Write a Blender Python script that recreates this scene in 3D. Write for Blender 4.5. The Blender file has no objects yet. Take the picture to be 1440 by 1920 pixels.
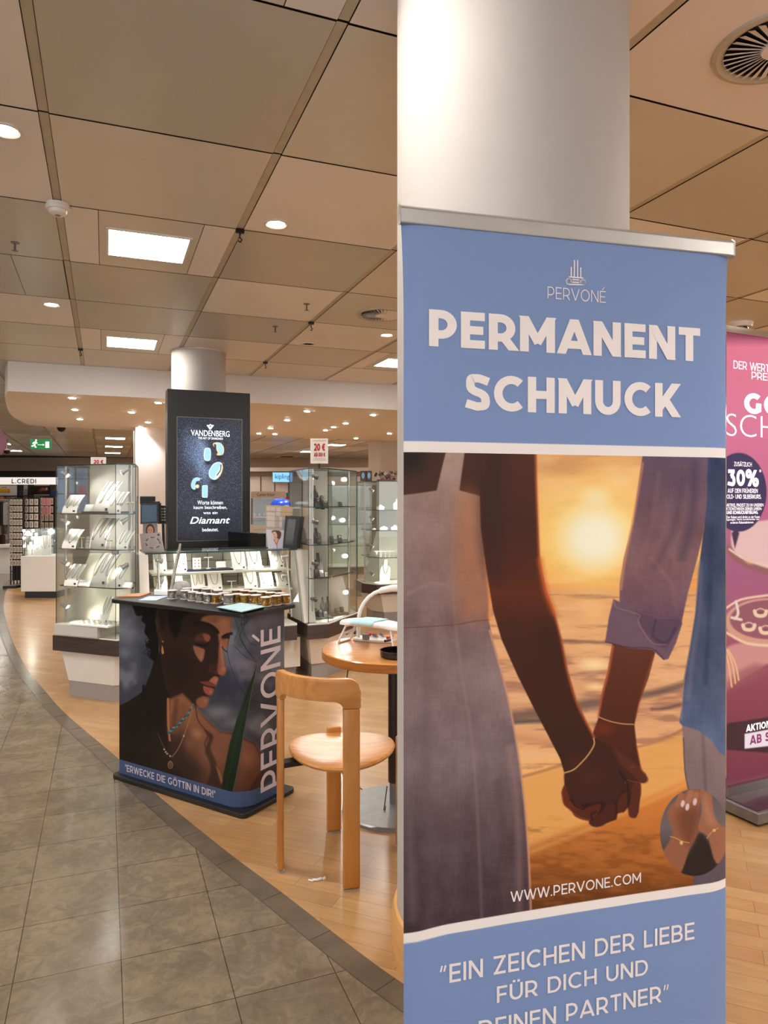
import bpy, bmesh, math, random
import numpy as np
from mathutils import Matrix, Vector
random.seed(7); rng = np.random.default_rng(7)
C = bpy.context.scene.collection
sc = bpy.context.scene

# ------------------------------------------------------------------ camera, world, exposure
CAM_H = 1.42; FPX = 1340.0; U0 = 720.0; V0 = 940.0
cd = bpy.data.cameras.new('camera'); cam = bpy.data.objects.new('camera', cd); C.objects.link(cam)
cam.location = (0, 0, CAM_H); cam.rotation_euler = (math.pi/2, 0, 0)
cd.sensor_fit = 'AUTO'; cd.sensor_width = 36.0; cd.lens = FPX/1920*36.0; cd.shift_y = -20/1920
cd.clip_start = .05; cd.clip_end = 200
sc.camera = cam
sc.view_settings.view_transform = 'Standard'; sc.view_settings.look = 'None'
sc.view_settings.gamma = 1; sc.view_settings.use_curve_mapping = False
sc.view_settings.exposure = 0.22
w = bpy.data.worlds.new('world'); sc.world = w; w.use_nodes = True
w.node_tree.nodes['Background'].inputs[0].default_value = (.97, .975, 1.0, 1)
w.node_tree.nodes['Background'].inputs[1].default_value = 2.5
PANEL_L = 34.0      # ceiling light panels
SPOT_W = 62.0       # recessed downlights
CASE_W = 6.5        # showcase spot lamps
sc.cycles.max_bounces = 8; sc.cycles.transparent_max_bounces = 24
sc.cycles.diffuse_bounces = 3; sc.cycles.glossy_bounces = 3; sc.cycles.transmission_bounces = 4
sc.cycles.caustics_reflective = False; sc.cycles.caustics_refractive = False
sc.cycles.sample_clamp_indirect = 4.0

# ------------------------------------------------------------------ geometry helpers
PI = math.pi
TH = math.radians(21.36)                       # the building grid against the view
D1 = Vector((-math.sin(TH), math.cos(TH), 0))  # "s" axis
D2 = Vector((math.cos(TH), math.sin(TH), 0))   # "t" axis
def ts(t, s, z=0): return Vector((t*D2.x+s*D1.x, t*D2.y+s*D1.y, z))
def at(u, v, y): return Vector(((u-U0)/FPX*y, y, CAM_H-(v-V0)/FPX*y))
def onz(u, v, z=0.0):
    y = (CAM_H-z)*FPX/(v-V0); return Vector(((u-U0)/FPX*y, y, z))
def srgb(c):
    c = np.asarray(c, dtype=float)/255.0
    return np.where(c <= .04045, c/12.92, ((np.maximum(c, 0)+.055)/1.055)**2.4)
def col(r, g, b): return tuple(srgb((r, g, b)))+(1.0,)

def new_mat(name):
    m = bpy.data.materials.new(name); m.use_nodes = True
    return m, m.node_tree.nodes, m.node_tree.links
def bsdf_of(m): return m.node_tree.nodes['Principled BSDF']
def plain(name, rgb, rough=.5, metal=0, spec=.5, var=.06, scale=12, emit=None, es=0, alpha=None, coat=0, bump=0):
    m, n, l = new_mat(name); b = bsdf_of(m)
    c = np.array(col(*rgb)[:3])
    tc = n.new('ShaderNodeTexCoord'); no = n.new('ShaderNodeTexNoise'); no.inputs['Scale'].default_value = scale
    no.inputs['Detail'].default_value = 4
    l.new(tc.outputs['Object'], no.inputs['Vector'])
    r = n.new('ShaderNodeValToRGB'); r.color_ramp.elements[0].position = .3; r.color_ramp.elements[1].position = .7
    r.color_ramp.elements[0].color = tuple(c*(1-var))+(1,); r.color_ramp.elements[1].color = tuple(np.minimum(c*(1+var), 1))+(1,)
    l.new(no.outputs['Fac'], r.inputs['Fac']); l.new(r.outputs['Color'], b.inputs['Base Color'])
    b.inputs['Roughness'].default_value = rough; b.inputs['Metallic'].default_value = metal
    b.inputs['Specular IOR Level'].default_value = spec
    if coat: b.inputs['Coat Weight'].default_value = coat; b.inputs['Coat Roughness'].default_value = .08
    if emit is not None:
        b.inputs['Emission Color'].default_value = col(*emit); b.inputs['Emission Strength'].default_value = es
    if bump:
        bp = n.new('ShaderNodeBump'); bp.inputs['Strength'].default_value = bump; bp.inputs['Distance'].default_value = .002
        n2 = n.new('ShaderNodeTexNoise'); n2.inputs['Scale'].default_value = 260; l.new(tc.outputs['Object'], n2.inputs['Vector'])
        l.new(n2.outputs['Fac'], bp.inputs['Height']); l.new(bp.outputs['Normal'], b.inputs['Normal'])
    return m
def emitter(name, rgb, s):
    m, n, l = new_mat(name); b = bsdf_of(m)
    b.inputs['Base Color'].default_value = col(*rgb); b.inputs['Emission Color'].default_value = col(*rgb)
    b.inputs['Emission Strength'].default_value = s
    return m
def wood(name, c1, c2, rough=.35, scale=(3, 3, 40), coat=.25, axis=None):
    m, n, l = new_mat(name); b = bsdf_of(m)
    tc = n.new('ShaderNodeTexCoord'); mp = n.new('ShaderNodeMapping'); mp.inputs['Scale'].default_value = scale
    no = n.new('ShaderNodeTexNoise'); no.inputs['Scale'].default_value = 2.2; no.inputs['Detail'].default_value = 7; no.inputs['Distortion'].default_value = .6
    r = n.new('ShaderNodeValToRGB'); r.color_ramp.elements[0].position = .3; r.color_ramp.elements[1].position = .68
    r.color_ramp.elements[0].color = col(*c1); r.color_ramp.elements[1].color = col(*c2)
    l.new(tc.outputs['Object'], mp.inputs['Vector']); l.new(mp.outputs['Vector'], no.inputs['Vector'])
    l.new(no.outputs['Fac'], r.inputs['Fac']); l.new(r.outputs['Color'], b.inputs['Base Color'])
    b.inputs['Roughness'].default_value = rough; b.inputs['Coat Weight'].default_value = coat; b.inputs['Coat Roughness'].default_value = .15
    return m
def glass_mat(name, tint=(252, 254, 253), base=.008, k=.45):
    m, n, l = new_mat(name); n.remove(bsdf_of(m)); out = n['Material Output']
    tr = n.new('ShaderNodeBsdfTransparent'); tr.inputs[0].default_value = col(*tint)
    gl = n.new('ShaderNodeBsdfGlossy'); gl.inputs['Roughness'].default_value = .02; gl.inputs[0].default_value = (.9, .93, .93, 1)
    fr = n.new('ShaderNodeFresnel'); fr.inputs[0].default_value = 1.45
    mu = n.new('ShaderNodeMath'); mu.operation = 'MULTIPLY_ADD'; mu.inputs[1].default_value = k; mu.inputs[2].default_value = base
    mx = n.new('ShaderNodeMixShader')
    l.new(fr.outputs[0], mu.inputs[0]); l.new(mu.outputs[0], mx.inputs[0]); l.new(tr.outputs[0], mx.inputs[1]); l.new(gl.outputs[0], mx.inputs[2])
    l.new(mx.outputs[0], out.inputs['Surface'])
    return m
def print_mat(name, rough=.45, gain=1.0, emit=0.0, sat=1.0):
    """a printed picture: its ink is carried by the mesh's own colour attribute"""
    m, n, l = new_mat(name); b = bsdf_of(m)
    a = n.new('ShaderNodeVertexColor'); a.layer_name = 'ink'
    g = n.new('ShaderNodeMix'); g.data_type = 'RGBA'; g.blend_type = 'MULTIPLY'; g.inputs[0].default_value = 1
    g.inputs[7].default_value = (gain, gain, gain, 1)
    l.new(a.outputs['Color'], g.inputs[6])
    if emit:
        b.inputs['Base Color'].default_value = (.02, .02, .02, 1)
        l.new(g.outputs[2], b.inputs['Emission Color']); b.inputs['Emission Strength'].default_value = emit
    else:
        l.new(g.outputs[2], b.inputs['Base Color'])
    b.inputs['Roughness'].default_value = rough; b.inputs['Specular IOR Level'].default_value = .2
    return m

class MB:
    def __init__(s): s.v = []; s.f = []; s.m = []
    def add(s, vs, fs, mi=0):
        o = len(s.v); s.v += [tuple(p) for p in vs]; s.f += [tuple(i+o for i in f) for f in fs]; s.m += [mi]*len(fs); return s
    def box(s, c, d, rz=0, mi=0, rx=0, ry=0):
        R = Matrix.Rotation(rz, 3, 'Z') @ Matrix.Rotation(ry, 3, 'Y') @ Matrix.Rotation(rx, 3, 'X')
        vs = [Vector(c)+R @ Vector((x*d[0]/2, y*d[1]/2, z*d[2]/2)) for z in (-1, 1) for y in (-1, 1) for x in (-1, 1)]
        return s.add(vs, [(0, 2, 3, 1), (4, 5, 7, 6), (0, 1, 5, 4), (2, 6, 7, 3), (0, 4, 6, 2), (1, 3, 7, 5)], mi)
    def prism(s, poly, z0, z1, mi=0, poly2=None, side_mi=None):
        p2 = poly2 or poly; n = len(poly)
        vs = [(p[0], p[1], z0) for p in poly]+[(p[0], p[1], z1) for p in p2]
        s.add(vs, [tuple(reversed(range(n))), tuple(range(n, 2*n))], mi)
        o = len(s.v)-2*n
        for i in range(n):
            j = (i+1) % n; s.f.append((o+i, o+j, o+n+j, o+n+i)); s.m.append(mi if side_mi is None else side_mi)
        return s
    def tube(s, pts, r, n=8, mi=0, cap=True):
        pts = [Vector(p) for p in pts]; rs = r if hasattr(r, '__len__') else [r]*len(pts); o = len(s.v)
        up = None
        for i, p in enumerate(pts):
            d = (pts[min(i+1, len(pts)-1)]-pts[max(i-1, 0)])
            d = d.normalized() if d.length > 0 else Vector((0, 0, 1))
            if up is None:
                up = Vector((0, 0, 1)) if abs(d.z) < .9 else Vector((1, 0, 0))
            x = d.cross(up); x = x.normalized() if x.length > 1e-6 else Vector((1, 0, 0))
            y = d.cross(x).normalized(); up = -y if False else x.cross(d)
            for k in range(n):
                a = 2*PI*k/n; s.v.append(tuple(p+(x*math.cos(a)+y*math.sin(a))*rs[i]))
        for i in range(len(pts)-1):
            for k in range(n):
                a = o+i*n+k; b = o+i*n+(k+1) % n; s.f.append((a, a+n, b+n, b)); s.m.append(mi)
        if cap:
            s.f.append(tuple(o+k for k in range(n))); s.m.append(mi)
            e = o+(len(pts)-1)*n; s.f.append(tuple(e+k for k in reversed(range(n)))); s.m.append(mi)
        return s
    def lathe(s, prof, c=(0, 0, 0), n=32, mi=0):
        o = len(s.v); k = len(prof)
        for i in range(n):
            a = 2*PI*i/n
            for r, z in prof: s.v.append((c[0]+r*math.cos(a), c[1]+r*math.sin(a), c[2]+z))
        for i in range(n):
            j = (i+1) % n
            for q in range(k-1):
                s.f.append((o+i*k+q, o+j*k+q, o+j*k+q+1, o+i*k+q+1)); s.m.append(mi)
        return s
    def quad(s, a, b, c, d, mi=0): return s.add([a, b, c, d], [(0, 1, 2, 3)], mi)
def mat_of(o):
    M = o.matrix_basis.copy()
    if o.parent: M = mat_of(o.parent) @ M
    return M
def build(name, mb, mats, parent=None, world=True, bevel=0, seg=2, smooth=None):
    me = bpy.data.meshes.new(name); me.from_pydata(mb.v, [], mb.f)
    mats = mats if isinstance(mats, (list, tuple)) else [mats]
    for m in mats: me.materials.append(m)
    if len(mats) > 1: me.polygons.foreach_set('material_index', mb.m)
    bm = bmesh.new(); bm.from_mesh(me)
    bmesh.ops.remove_doubles(bm, verts=bm.verts, dist=1e-6)
    if bevel:
        ed = [e for e in bm.edges if len(e.link_faces) == 2 and e.calc_face_angle(0) > .6]
        bmesh.ops.bevel(bm, geom=ed, offset=bevel, segments=seg, profile=.5, affect='EDGES', clamp_overlap=True)
    bmesh.ops.recalc_face_normals(bm, faces=bm.faces)
    if parent is not None and world: bmesh.ops.transform(bm, matrix=mat_of(parent).inverted(), verts=bm.verts)
    bm.to_mesh(me); bm.free()
    if smooth is not None:
        me.shade_smooth(); me.set_sharp_from_angle(angle=smooth)
    o = bpy.data.objects.new(name, me); C.objects.link(o); o.parent = parent
    return o
def tag(o, label=None, cat=None, group=None, kind=None):
    if label: o['label'] = label
    if cat: o['category'] = cat
    if group: o['group'] = group
    if kind: o['kind'] = kind
    return o
def thing(name, label, cat, loc=(0, 0, 0), rz=0, group=None):
    o = bpy.data.objects.new(name, None); C.objects.link(o); o.location = loc; o.rotation_euler = (0, 0, rz)
    o.empty_display_size = .05
    return tag(o, label, cat, group)
def recenter(o):
    """put the origin of a one-mesh thing at its base"""
    me = o.data; co = np.zeros(len(me.vertices)*3); me.vertices.foreach_get('co', co); co = co.reshape(-1, 3)
    c = Vector(((co[:, 0].min()+co[:, 0].max())/2, (co[:, 1].min()+co[:, 1].max())/2, co[:, 2].min()))
    me.transform(Matrix.Translation(-c)); o.location = c; return o
def struct(name, mb, mats, **k): return tag(build(name, mb, mats, None, **k), kind='structure')
def single(name, mb, mats, label, cat, group=None, **k):
    o = build(name, mb, mats, None, **k); recenter(o); return tag(o, label, cat, group)
def kids(o): return [c for c in bpy.data.objects if c.parent == o]
def copy_tree(o, parent=None, _k=None):
    c = o.copy(); C.objects.link(c); c.parent = parent
    for ch in (_k or kids)(o): copy_tree(ch, c)
    return c

# ------------------------------------------------------------------ planes for flat prints and lettering
class Plane:
    """upright flat sheet: origin, running direction (radians from +X), faces the side given by n"""
    def __init__(s, o, ang): s.o = Vector(o); s.r = Vector((math.cos(ang), math.sin(ang), 0)); s.n = Vector((s.r.y, -s.r.x, 0)); s.ang = ang
    def pt(s, a, z, off=0): return Vector((s.o.x+s.r.x*a+s.n.x*off, s.o.y+s.r.y*a+s.n.y*off, z))
    def hit(s, u, v):
        k = (u-U0)/FPX      # x = k*y
        a = (k*s.o.y-s.o.x)/(s.r.x-k*s.r.y); y = s.o.y+s.r.y*a
        return a, CAM_H-(v-V0)/FPX*y
def text_mesh(txt, bold=0, shear=0, space=1.0):
    cu = bpy.data.curves.new('t', 'FONT'); cu.body = txt; cu.size = 1; cu.offset = bold; cu.shear = shear; cu.resolution_u = 4
    cu.space_character = space
    ob = bpy.data.objects.new('t', cu); C.objects.link(ob)
    dg = bpy.context.evaluated_depsgraph_get(); me = bpy.data.meshes.new_from_object(ob.evaluated_get(dg))
    bpy.data.objects.remove(ob); bpy.data.curves.remove(cu)
    n = len(me.vertices); co = np.zeros(n*3); me.vertices.foreach_get('co', co); co = co.reshape(-1, 3)
    return me, co
def lettering(pl, txt, bl, tr, mat, parent=None, bold=0, off=.001, shear=0, space=1.0, vertical=False, name='lettering', box=None, cap_h=None):
    """text whose outline box runs from lower-left to upper-right on the sheet"""
    me, co = text_mesh(txt, bold, shear, space); me.name = name
    if box: a0, z0, a1, z1 = box
    else: a0, z0 = pl.hit(*bl); a1, z1 = pl.hit(*tr)
    mn = co.min(0); mx = co.max(0)
    if vertical:
        y = (co[:, 1]-mn[1])/(mx[1]-mn[1]); x = (co[:, 0]-mn[0])/(mx[0]-mn[0])
        A = a1-(a1-a0)*y; Z = z0+(z1-z0)*x
    else:
        x = (co[:, 0]-mn[0])/(mx[0]-mn[0]); y = (co[:, 1]-mn[1])/(mx[1]-mn[1])
        A = a0+(a1-a0)*x; Z = z0+(z1-z0)*y
    P = np.stack([pl.o.x+pl.r.x*A+pl.n.x*off, pl.o.y+pl.r.y*A+pl.n.y*off, Z], 1)
    me.vertices.foreach_set('co', P.ravel()); me.materials.clear(); me.materials.append(mat)
    if parent is not None: me.transform(mat_of(parent).inverted())
    o = bpy.data.objects.new(name, me); C.objects.link(o); o.parent = parent; me.update()
    return o

# ------------------------------------------------------------------ a small painter for printed pictures
def smooth_poly(p, k=4, closed=True):
    p = np.asarray(p, float); n = len(p); out = []
    rngi = range(n) if closed else range(n-1)
    for i in rngi:
        if closed: a, b, c, d = p[i-1], p[i], p[(i+1) % n], p[(i+2) % n]
        else: a, b, c, d = p[max(i-1, 0)], p[i], p[i+1], p[min(i+2, n-1)]
        for t in np.arange(k)/k:
            out.append(.5*((2*b)+(-a+c)*t+(2*a-5*b+4*c-d)*t*t+(-a+3*b-3*c+d)*t**3))
    if not closed: out.append(p[-1])
    return np.array(out)
def vnoise(x, y, seed=0):
    r = np.random.default_rng(seed).random((64, 64)); xi = np.floor(x).astype(int); yi = np.floor(y).astype(int)
    fx = x-xi; fy = y-yi; fx = fx*fx*(3-2*fx); fy = fy*fy*(3-2*fy)
    g = lambda a, b: r[a % 64, b % 64]
    return (g(xi, yi)*(1-fx)+g(xi+1, yi)*fx)*(1-fy)+(g(xi, yi+1)*(1-fx)+g(xi+1, yi+1)*fx)*fy
def fbm(x, y, seed=0, o=4):
    s = 0; a = .5; t = 0
    for i in range(o): s = s+a*vnoise(x*2**i, y*2**i, seed+i); t += a; a *= .5
    return s/t
class Art:
    def __init__(s, X, Y, base):
        s.X = X; s.Y = Y; s.c = np.zeros(X.shape+(3,)); s.c[:] = base
    def mix(s, a, color):
        a = a[..., None]; s.c = s.c*(1-a)+np.asarray(color, float)*a
    def poly(s, p, color, f=3, sm=True, al=1.0, clip=None):
        p = smooth_poly(p) if sm else np.asarray(p, float)
        x0, y0 = p.min(0)-f*2; x1, y1 = p.max(0)+f*2
        m = (s.X > x0) & (s.X < x1) & (s.Y > y0) & (s.Y < y1)
        if not m.any(): return
        X = s.X[m]; Y = s.Y[m]; ins = np.zeros(X.shape, bool); d = np.full(X.shape, 1e9)
        for i in range(len(p)):
            ax, ay = p[i]; bx, by = p[(i+1) % len(p)]
            if ay != by:
                ins ^= ((ay > Y) != (by > Y)) & (X < (bx-ax)*(Y-ay)/(by-ay)+ax)
            ex, ey = bx-ax, by-ay; L = ex*ex+ey*ey+1e-9
            t = np.clip(((X-ax)*ex+(Y-ay)*ey)/L, 0, 1); d = np.minimum(d, (X-ax-t*ex)**2+(Y-ay-t*ey)**2)
        sd = np.sqrt(d)*np.where(ins, 1, -1); a = np.clip(.5+sd/(2*f), 0, 1); a = a*a*(3-2*a)*al
        if clip is not None: a = a*clip[m]
        cc = color[m] if isinstance(color, np.ndarray) and color.ndim == 3 else np.asarray(color, float)
        s.c[m] = s.c[m]*(1-a[:, None])+cc*a[:, None]
    def line(s, p, wd, color, f=2, sm=True, al=1.0):
        p = smooth_poly(p, closed=False) if sm and len(p) > 2 else np.asarray(p, float)
        x0, y0 = p.min(0)-wd-f*2; x1, y1 = p.max(0)+wd+f*2
        m = (s.X > x0) & (s.X < x1) & (s.Y > y0) & (s.Y < y1)
        if not m.any(): return
        X = s.X[m]; Y = s.Y[m]; d = np.full(X.shape, 1e9)
        for i in range(len(p)-1):
            ax, ay = p[i]; ex, ey = p[i+1]-p[i]; L = ex*ex+ey*ey+1e-9
            t = np.clip(((X-ax)*ex+(Y-ay)*ey)/L, 0, 1); d = np.minimum(d, (X-ax-t*ex)**2+(Y-ay-t*ey)**2)
        a = np.clip(.5+(wd/2-np.sqrt(d))/f, 0, 1)*al
        s.c[m] = s.c[m]*(1-a[:, None])+np.asarray(color, float)*a[:, None]
    def blob(s, cx, cy, rx, ry, color, al=1.0, rot=0, hard=0):
        dx = s.X-cx; dy = s.Y-cy; c, q = math.cos(rot), math.sin(rot)
        r = np.sqrt(((dx*c+dy*q)/rx)**2+((-dx*q+dy*c)/ry)**2)
        a = np.clip((1-r)/(1-hard), 0, 1) if hard < 1 else (r < 1).astype(float); a = a*a*(3-2*a)*al
        s.mix(a, color)
    def grad(s, stops):
        ys = [a for a, _ in stops]; cs = np.array([b for _, b in stops], float)
        return np.stack([np.interp(s.Y, ys, cs[:, k]) for k in range(3)], -1)
def ink_grid(name, P, Cc, mat, parent=None, thick=None):
    """P: (h,w,3) points, Cc: (h,w,3) sRGB 0-255"""
    h, wd = P.shape[:2]
    me = bpy.data.meshes.new(name); n = h*wd
    idx = np.arange(n).reshape(h, wd); q = np.stack([idx[:-1, :-1], idx[:-1, 1:], idx[1:, 1:], idx[1:, :-1]], -1).reshape(-1, 4)
    me.vertices.add(n); me.vertices.foreach_set('co', P.reshape(-1).astype(np.float32))
    me.loops.add(q.size); me.loops.foreach_set('vertex_index', q.ravel().astype(np.int32))
    me.polygons.add(len(q)); me.polygons.foreach_set('loop_start', np.arange(0, q.size, 4, dtype=np.int32))
    me.polygons.foreach_set('loop_total', np.full(len(q), 4, np.int32))
    me.update(calc_edges=True)
    ca = me.color_attributes.new('ink', 'FLOAT_COLOR', 'POINT')
    lin = np.ones((n, 4), np.float32); lin[:, :3] = srgb(np.clip(Cc, 0, 255)).reshape(-1, 3)
    ca.data.foreach_set('color', lin.ravel()); me.materials.append(mat); me.shade_smooth()
    if parent is not None: me.transform(mat_of(parent).inverted())
    o = bpy.data.objects.new(name, me); C.objects.link(o); o.parent = parent
    return o
def flat_print(name, pl, a0, a1, z0, z1, res, paint, mat, parent, off=.0005):
    nx = max(2, int((a1-a0)/res)); nz = max(2, int((z1-z0)/res))
    A, Z = np.meshgrid(np.linspace(a0, a1, nx), np.linspace(z1, z0, nz))
    P = np.stack([pl.o.x+pl.r.x*A+pl.n.x*off, pl.o.y+pl.r.y*A+pl.n.y*off, Z], -1)
    return ink_grid(name, P, paint((A-a0)/(a1-a0), (z1-Z)/(z1-z0)), mat, parent)
# ------------------------------------------------------------------ drawn capitals (geometric sans) for the printed words
def _arc(cx, cy, rx, ry, a0, a1, n=14): return [(cx+rx*math.cos(math.radians(a0+(a1-a0)*i/n)), cy+ry*math.sin(math.radians(a0+(a1-a0)*i/n))) for i in range(n+1)]
def glyph(ch, k):
    """(advance width, strokes); cap height 1, stroke weight k"""
    h = k/2; T = 1-h; B = h
    acc = {'É': 'E', 'Ü': 'U', 'Ö': 'O', 'Ä': 'A'}
    if ch in acc:
        w, s = glyph(acc[ch], k)
        if ch == 'É': s = s+[[(w*.38, 1.07), (w*.80, 1.34)]]
        else: s = s+[[(w*.33-h, 1.07+h), (w*.33+h, 1.07+h)], [(w*.67-h, 1.07+h), (w*.67+h, 1.07+h)]]
        return w, s
    if ch == ' ': return .30, []
    def bowl(w, t, b): r = (t-b)/2; return [(0, t), (w-h-r, t)]+_arc(w-h-r, (t+b)/2, r, r, 90, -90)[1:-1]+[(w-h-r, b), (0, b)]
    if ch == 'I': return k, [[(h, 0), (h, 1)]]
    if ch == 'E': return .60, [[(h, 0), (h, 1)], [(0, T), (.60, T)], [(0, .5), (.56, .5)], [(0, B), (.60, B)]]
    if ch == 'F': return .58, [[(h, 0), (h, 1)], [(0, T), (.58, T)], [(0, .48), (.53, .48)]]
    if ch == 'L': return .54, [[(h, 0), (h, 1)], [(0, B), (.54, B)]]
    if ch == 'H': return .74, [[(h, 0), (h, 1)], [(.74-h, 0), (.74-h, 1)], [(0, .5), (.74, .5)]]
    if ch == 'T': return .64, [[(.32, 0), (.32, 1)], [(0, T), (.64, T)]]
    if ch == 'P': return .68, [[(h, 0), (h, 1)], bowl(.68, T, .33)]
    if ch == 'R': return .70, [[(h, 0), (h, 1)], bowl(.68, T, .35), [(.34, .42), (.34+.30*(.55/.42), -.13)]]
    if ch == 'B': return .70, [[(h, 0), (h, 1)], bowl(.66, T, .5), bowl(.70, .5, B)]
    if ch == 'D': return .78, [[(h, 0), (h, 1)], [(0, T), (.36, T)]+_arc(.36, .5, .42-h, .5-h, 90, -90)[1:-1]+[(.36, B), (0, B)]]
    if ch == 'O': return .92, [_arc(.46, .5, .46-h, .5-h, 0, 360, 36)]
    if ch == '0': return .70, [_arc(.35, .5, .35-h, .5-h, 0, 360, 30)]
    if ch == 'C': return .80, [_arc(.47, .5, .47-h, .5-h, 48, 312, 26)]
    if ch == 'G': return .86, [_arc(.47, .5, .47-h, .5-h, 48, 318, 26), [(.82-h, .12), (.82-h, .52)], [(.56, .5-h), (.82, .5-h)]]
    if ch == 'U': return .74, [[(h, 1), (h, .40)]+_arc(.37, .40, .37-h, .40-h, 180, 360, 18)[1:-1]+[(.74-h, .40), (.74-h, 1)]]
    if ch == 'J': return .5, [[(.5-h, 1), (.5-h, .34)]+_arc(.25, .34, .25-h, .34-h, 0, -150)[1:]]
    if ch == 'N': return .76, [[(h, 0), (h, 1)], [(.76-h, 0), (.76-h, 1)], [(h*.9-.02, 1.04), (.76-h*.9+.02, -.04)]]
    if ch == 'M': return .92, [[(h, 0), (h, 1)], [(.92-h, 0), (.92-h, 1)], [(h*.9-.05, 1.08), (.46+.02, .25)], [(.92-h*.9+.05, 1.08), (.46-.02, .25)]]
    if ch == 'A': return .84, [[(h*.62-.04, -.1), (.42+.03, 1.09-.02)], [(.84-h*.62+.04, -.1), (.42-.03, 1.07)], [(.17, .27), (.67, .27)]]
    if ch == 'V': return .82, [[(h*.62-.04, 1.1), (.41+.03, -.07)], [(.82-h*.62+.04, 1.1), (.41-.03, -.07)]]
    if ch == 'W': return 1.20, [[(h*.6-.03, 1.1), (.33+.02, -.07)], [(.33-.02, -.07), (.60+.03, 1.1)], [(.60-.03, 1.1), (.87+.02, -.07)], [(.87-.02, -.07), (1.20-h*.6+.03, 1.1)]]
    if ch == 'K': return .74, [[(h, 0), (h, 1)], [(h, .24), (.74-h*1.0+.09, 1.1)], [(.30, .52), (.74-h*.9+.08, -.1)]]
    if ch == 'Z': return .66, [[(0, T), (.66, T)], [(0, B), (.66, B)], [(h*.8, -.0), (.66-h*.8, 1.0)]]
    if ch == 'S':
        w = .64; return w, [[tuple(p) for p in smooth_poly([(w-.03, .80), (.50*w+.06, T-.005), (.42*w, T), (h+.035, .86), (h+.025, .64), (.36*w, .54), (.66*w, .46), (w-h-.01, .36), (w-h-.01, .16), (.58*w, B), (.45*w, B), (.02, .19)], 5, closed=False)]]
    if ch == '3':
        w = .62; return w, [[(.04, T), (w-.06, T)], [(w-h-.03, T), (.28, .58)], [tuple(p) for p in smooth_poly([(.26, .57), (.42, .56), (w-h, .32), (.45, B+.01), (.28, B), (.0, .16)], 5, closed=False)]]
    if ch == '2':
        w = .62; return w, [[tuple(p) for p in smooth_poly([(.05, .78), (.2, T-.02), (.4, T), (w-h, .70), (.45, .42), (.1, .06)], 5, closed=False)], [(.0, B), (w, B)]]
    if ch == '1': return .32, [[(.32-h, 0), (.32-h, 1)], [(0, T), (.32, T)]]
    if ch == '€':
        return .72, [_arc(.45, .5, .40-h, .5-h, 50, 310, 22), [(0, .60), (.55, .60)], [(0, .42), (.52, .42)]]
    if ch == '%': return 1.0, [_arc(.21, .76, .16, .18, 0, 360, 18), _arc(.79, .24, .16, .18, 0, 360, 18), [(.2, -.05), (.8, 1.05)]]
    if ch == '-': return .34, [[(0, .42), (.34, .42)]]
    if ch == '.': return k*1.15, [[(0, h*1.1), (k*1.15, h*1.1)]]
    if ch == ':': return k*1.15, [[(0, h*1.1), (k*1.15, h*1.1)], [(0, .62), (k*1.15, .62)]]
    if ch == '!': return k*1.15, [[(0, h*1.1), (k*1.15, h*1.1)], [(h, .3), (h, 1)]]
    if ch == '"': return .26, [[(.05, .68), (.05, 1)], [(.21, .68), (.21, 1)]]
    if ch == '“': return .34, [[(.02, .66), (.10, .98)], [(.20, .66), (.28, .98)]]
    if ch == '”': return .34, [[(.04, .66), (.12, .98)], [(.22, .66), (.30, .98)]]
    return .5, []
def _clip(poly, y0, y1):
    for sgn, yy in ((1, y0), (-1, y1)):
        out = []
        for i in range(len(poly)):
            a, b = poly[i], poly[(i+1) % len(poly)]; ia = sgn*(a[1]-yy) >= 0; ib = sgn*(b[1]-yy) >= 0
            if ia: out.append(a)
            if ia != ib: t = (yy-a[1])/(b[1]-a[1]); out.append((a[0]+(b[0]-a[0])*t, yy))
        poly = out
        if not poly: return []
    return poly
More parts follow.
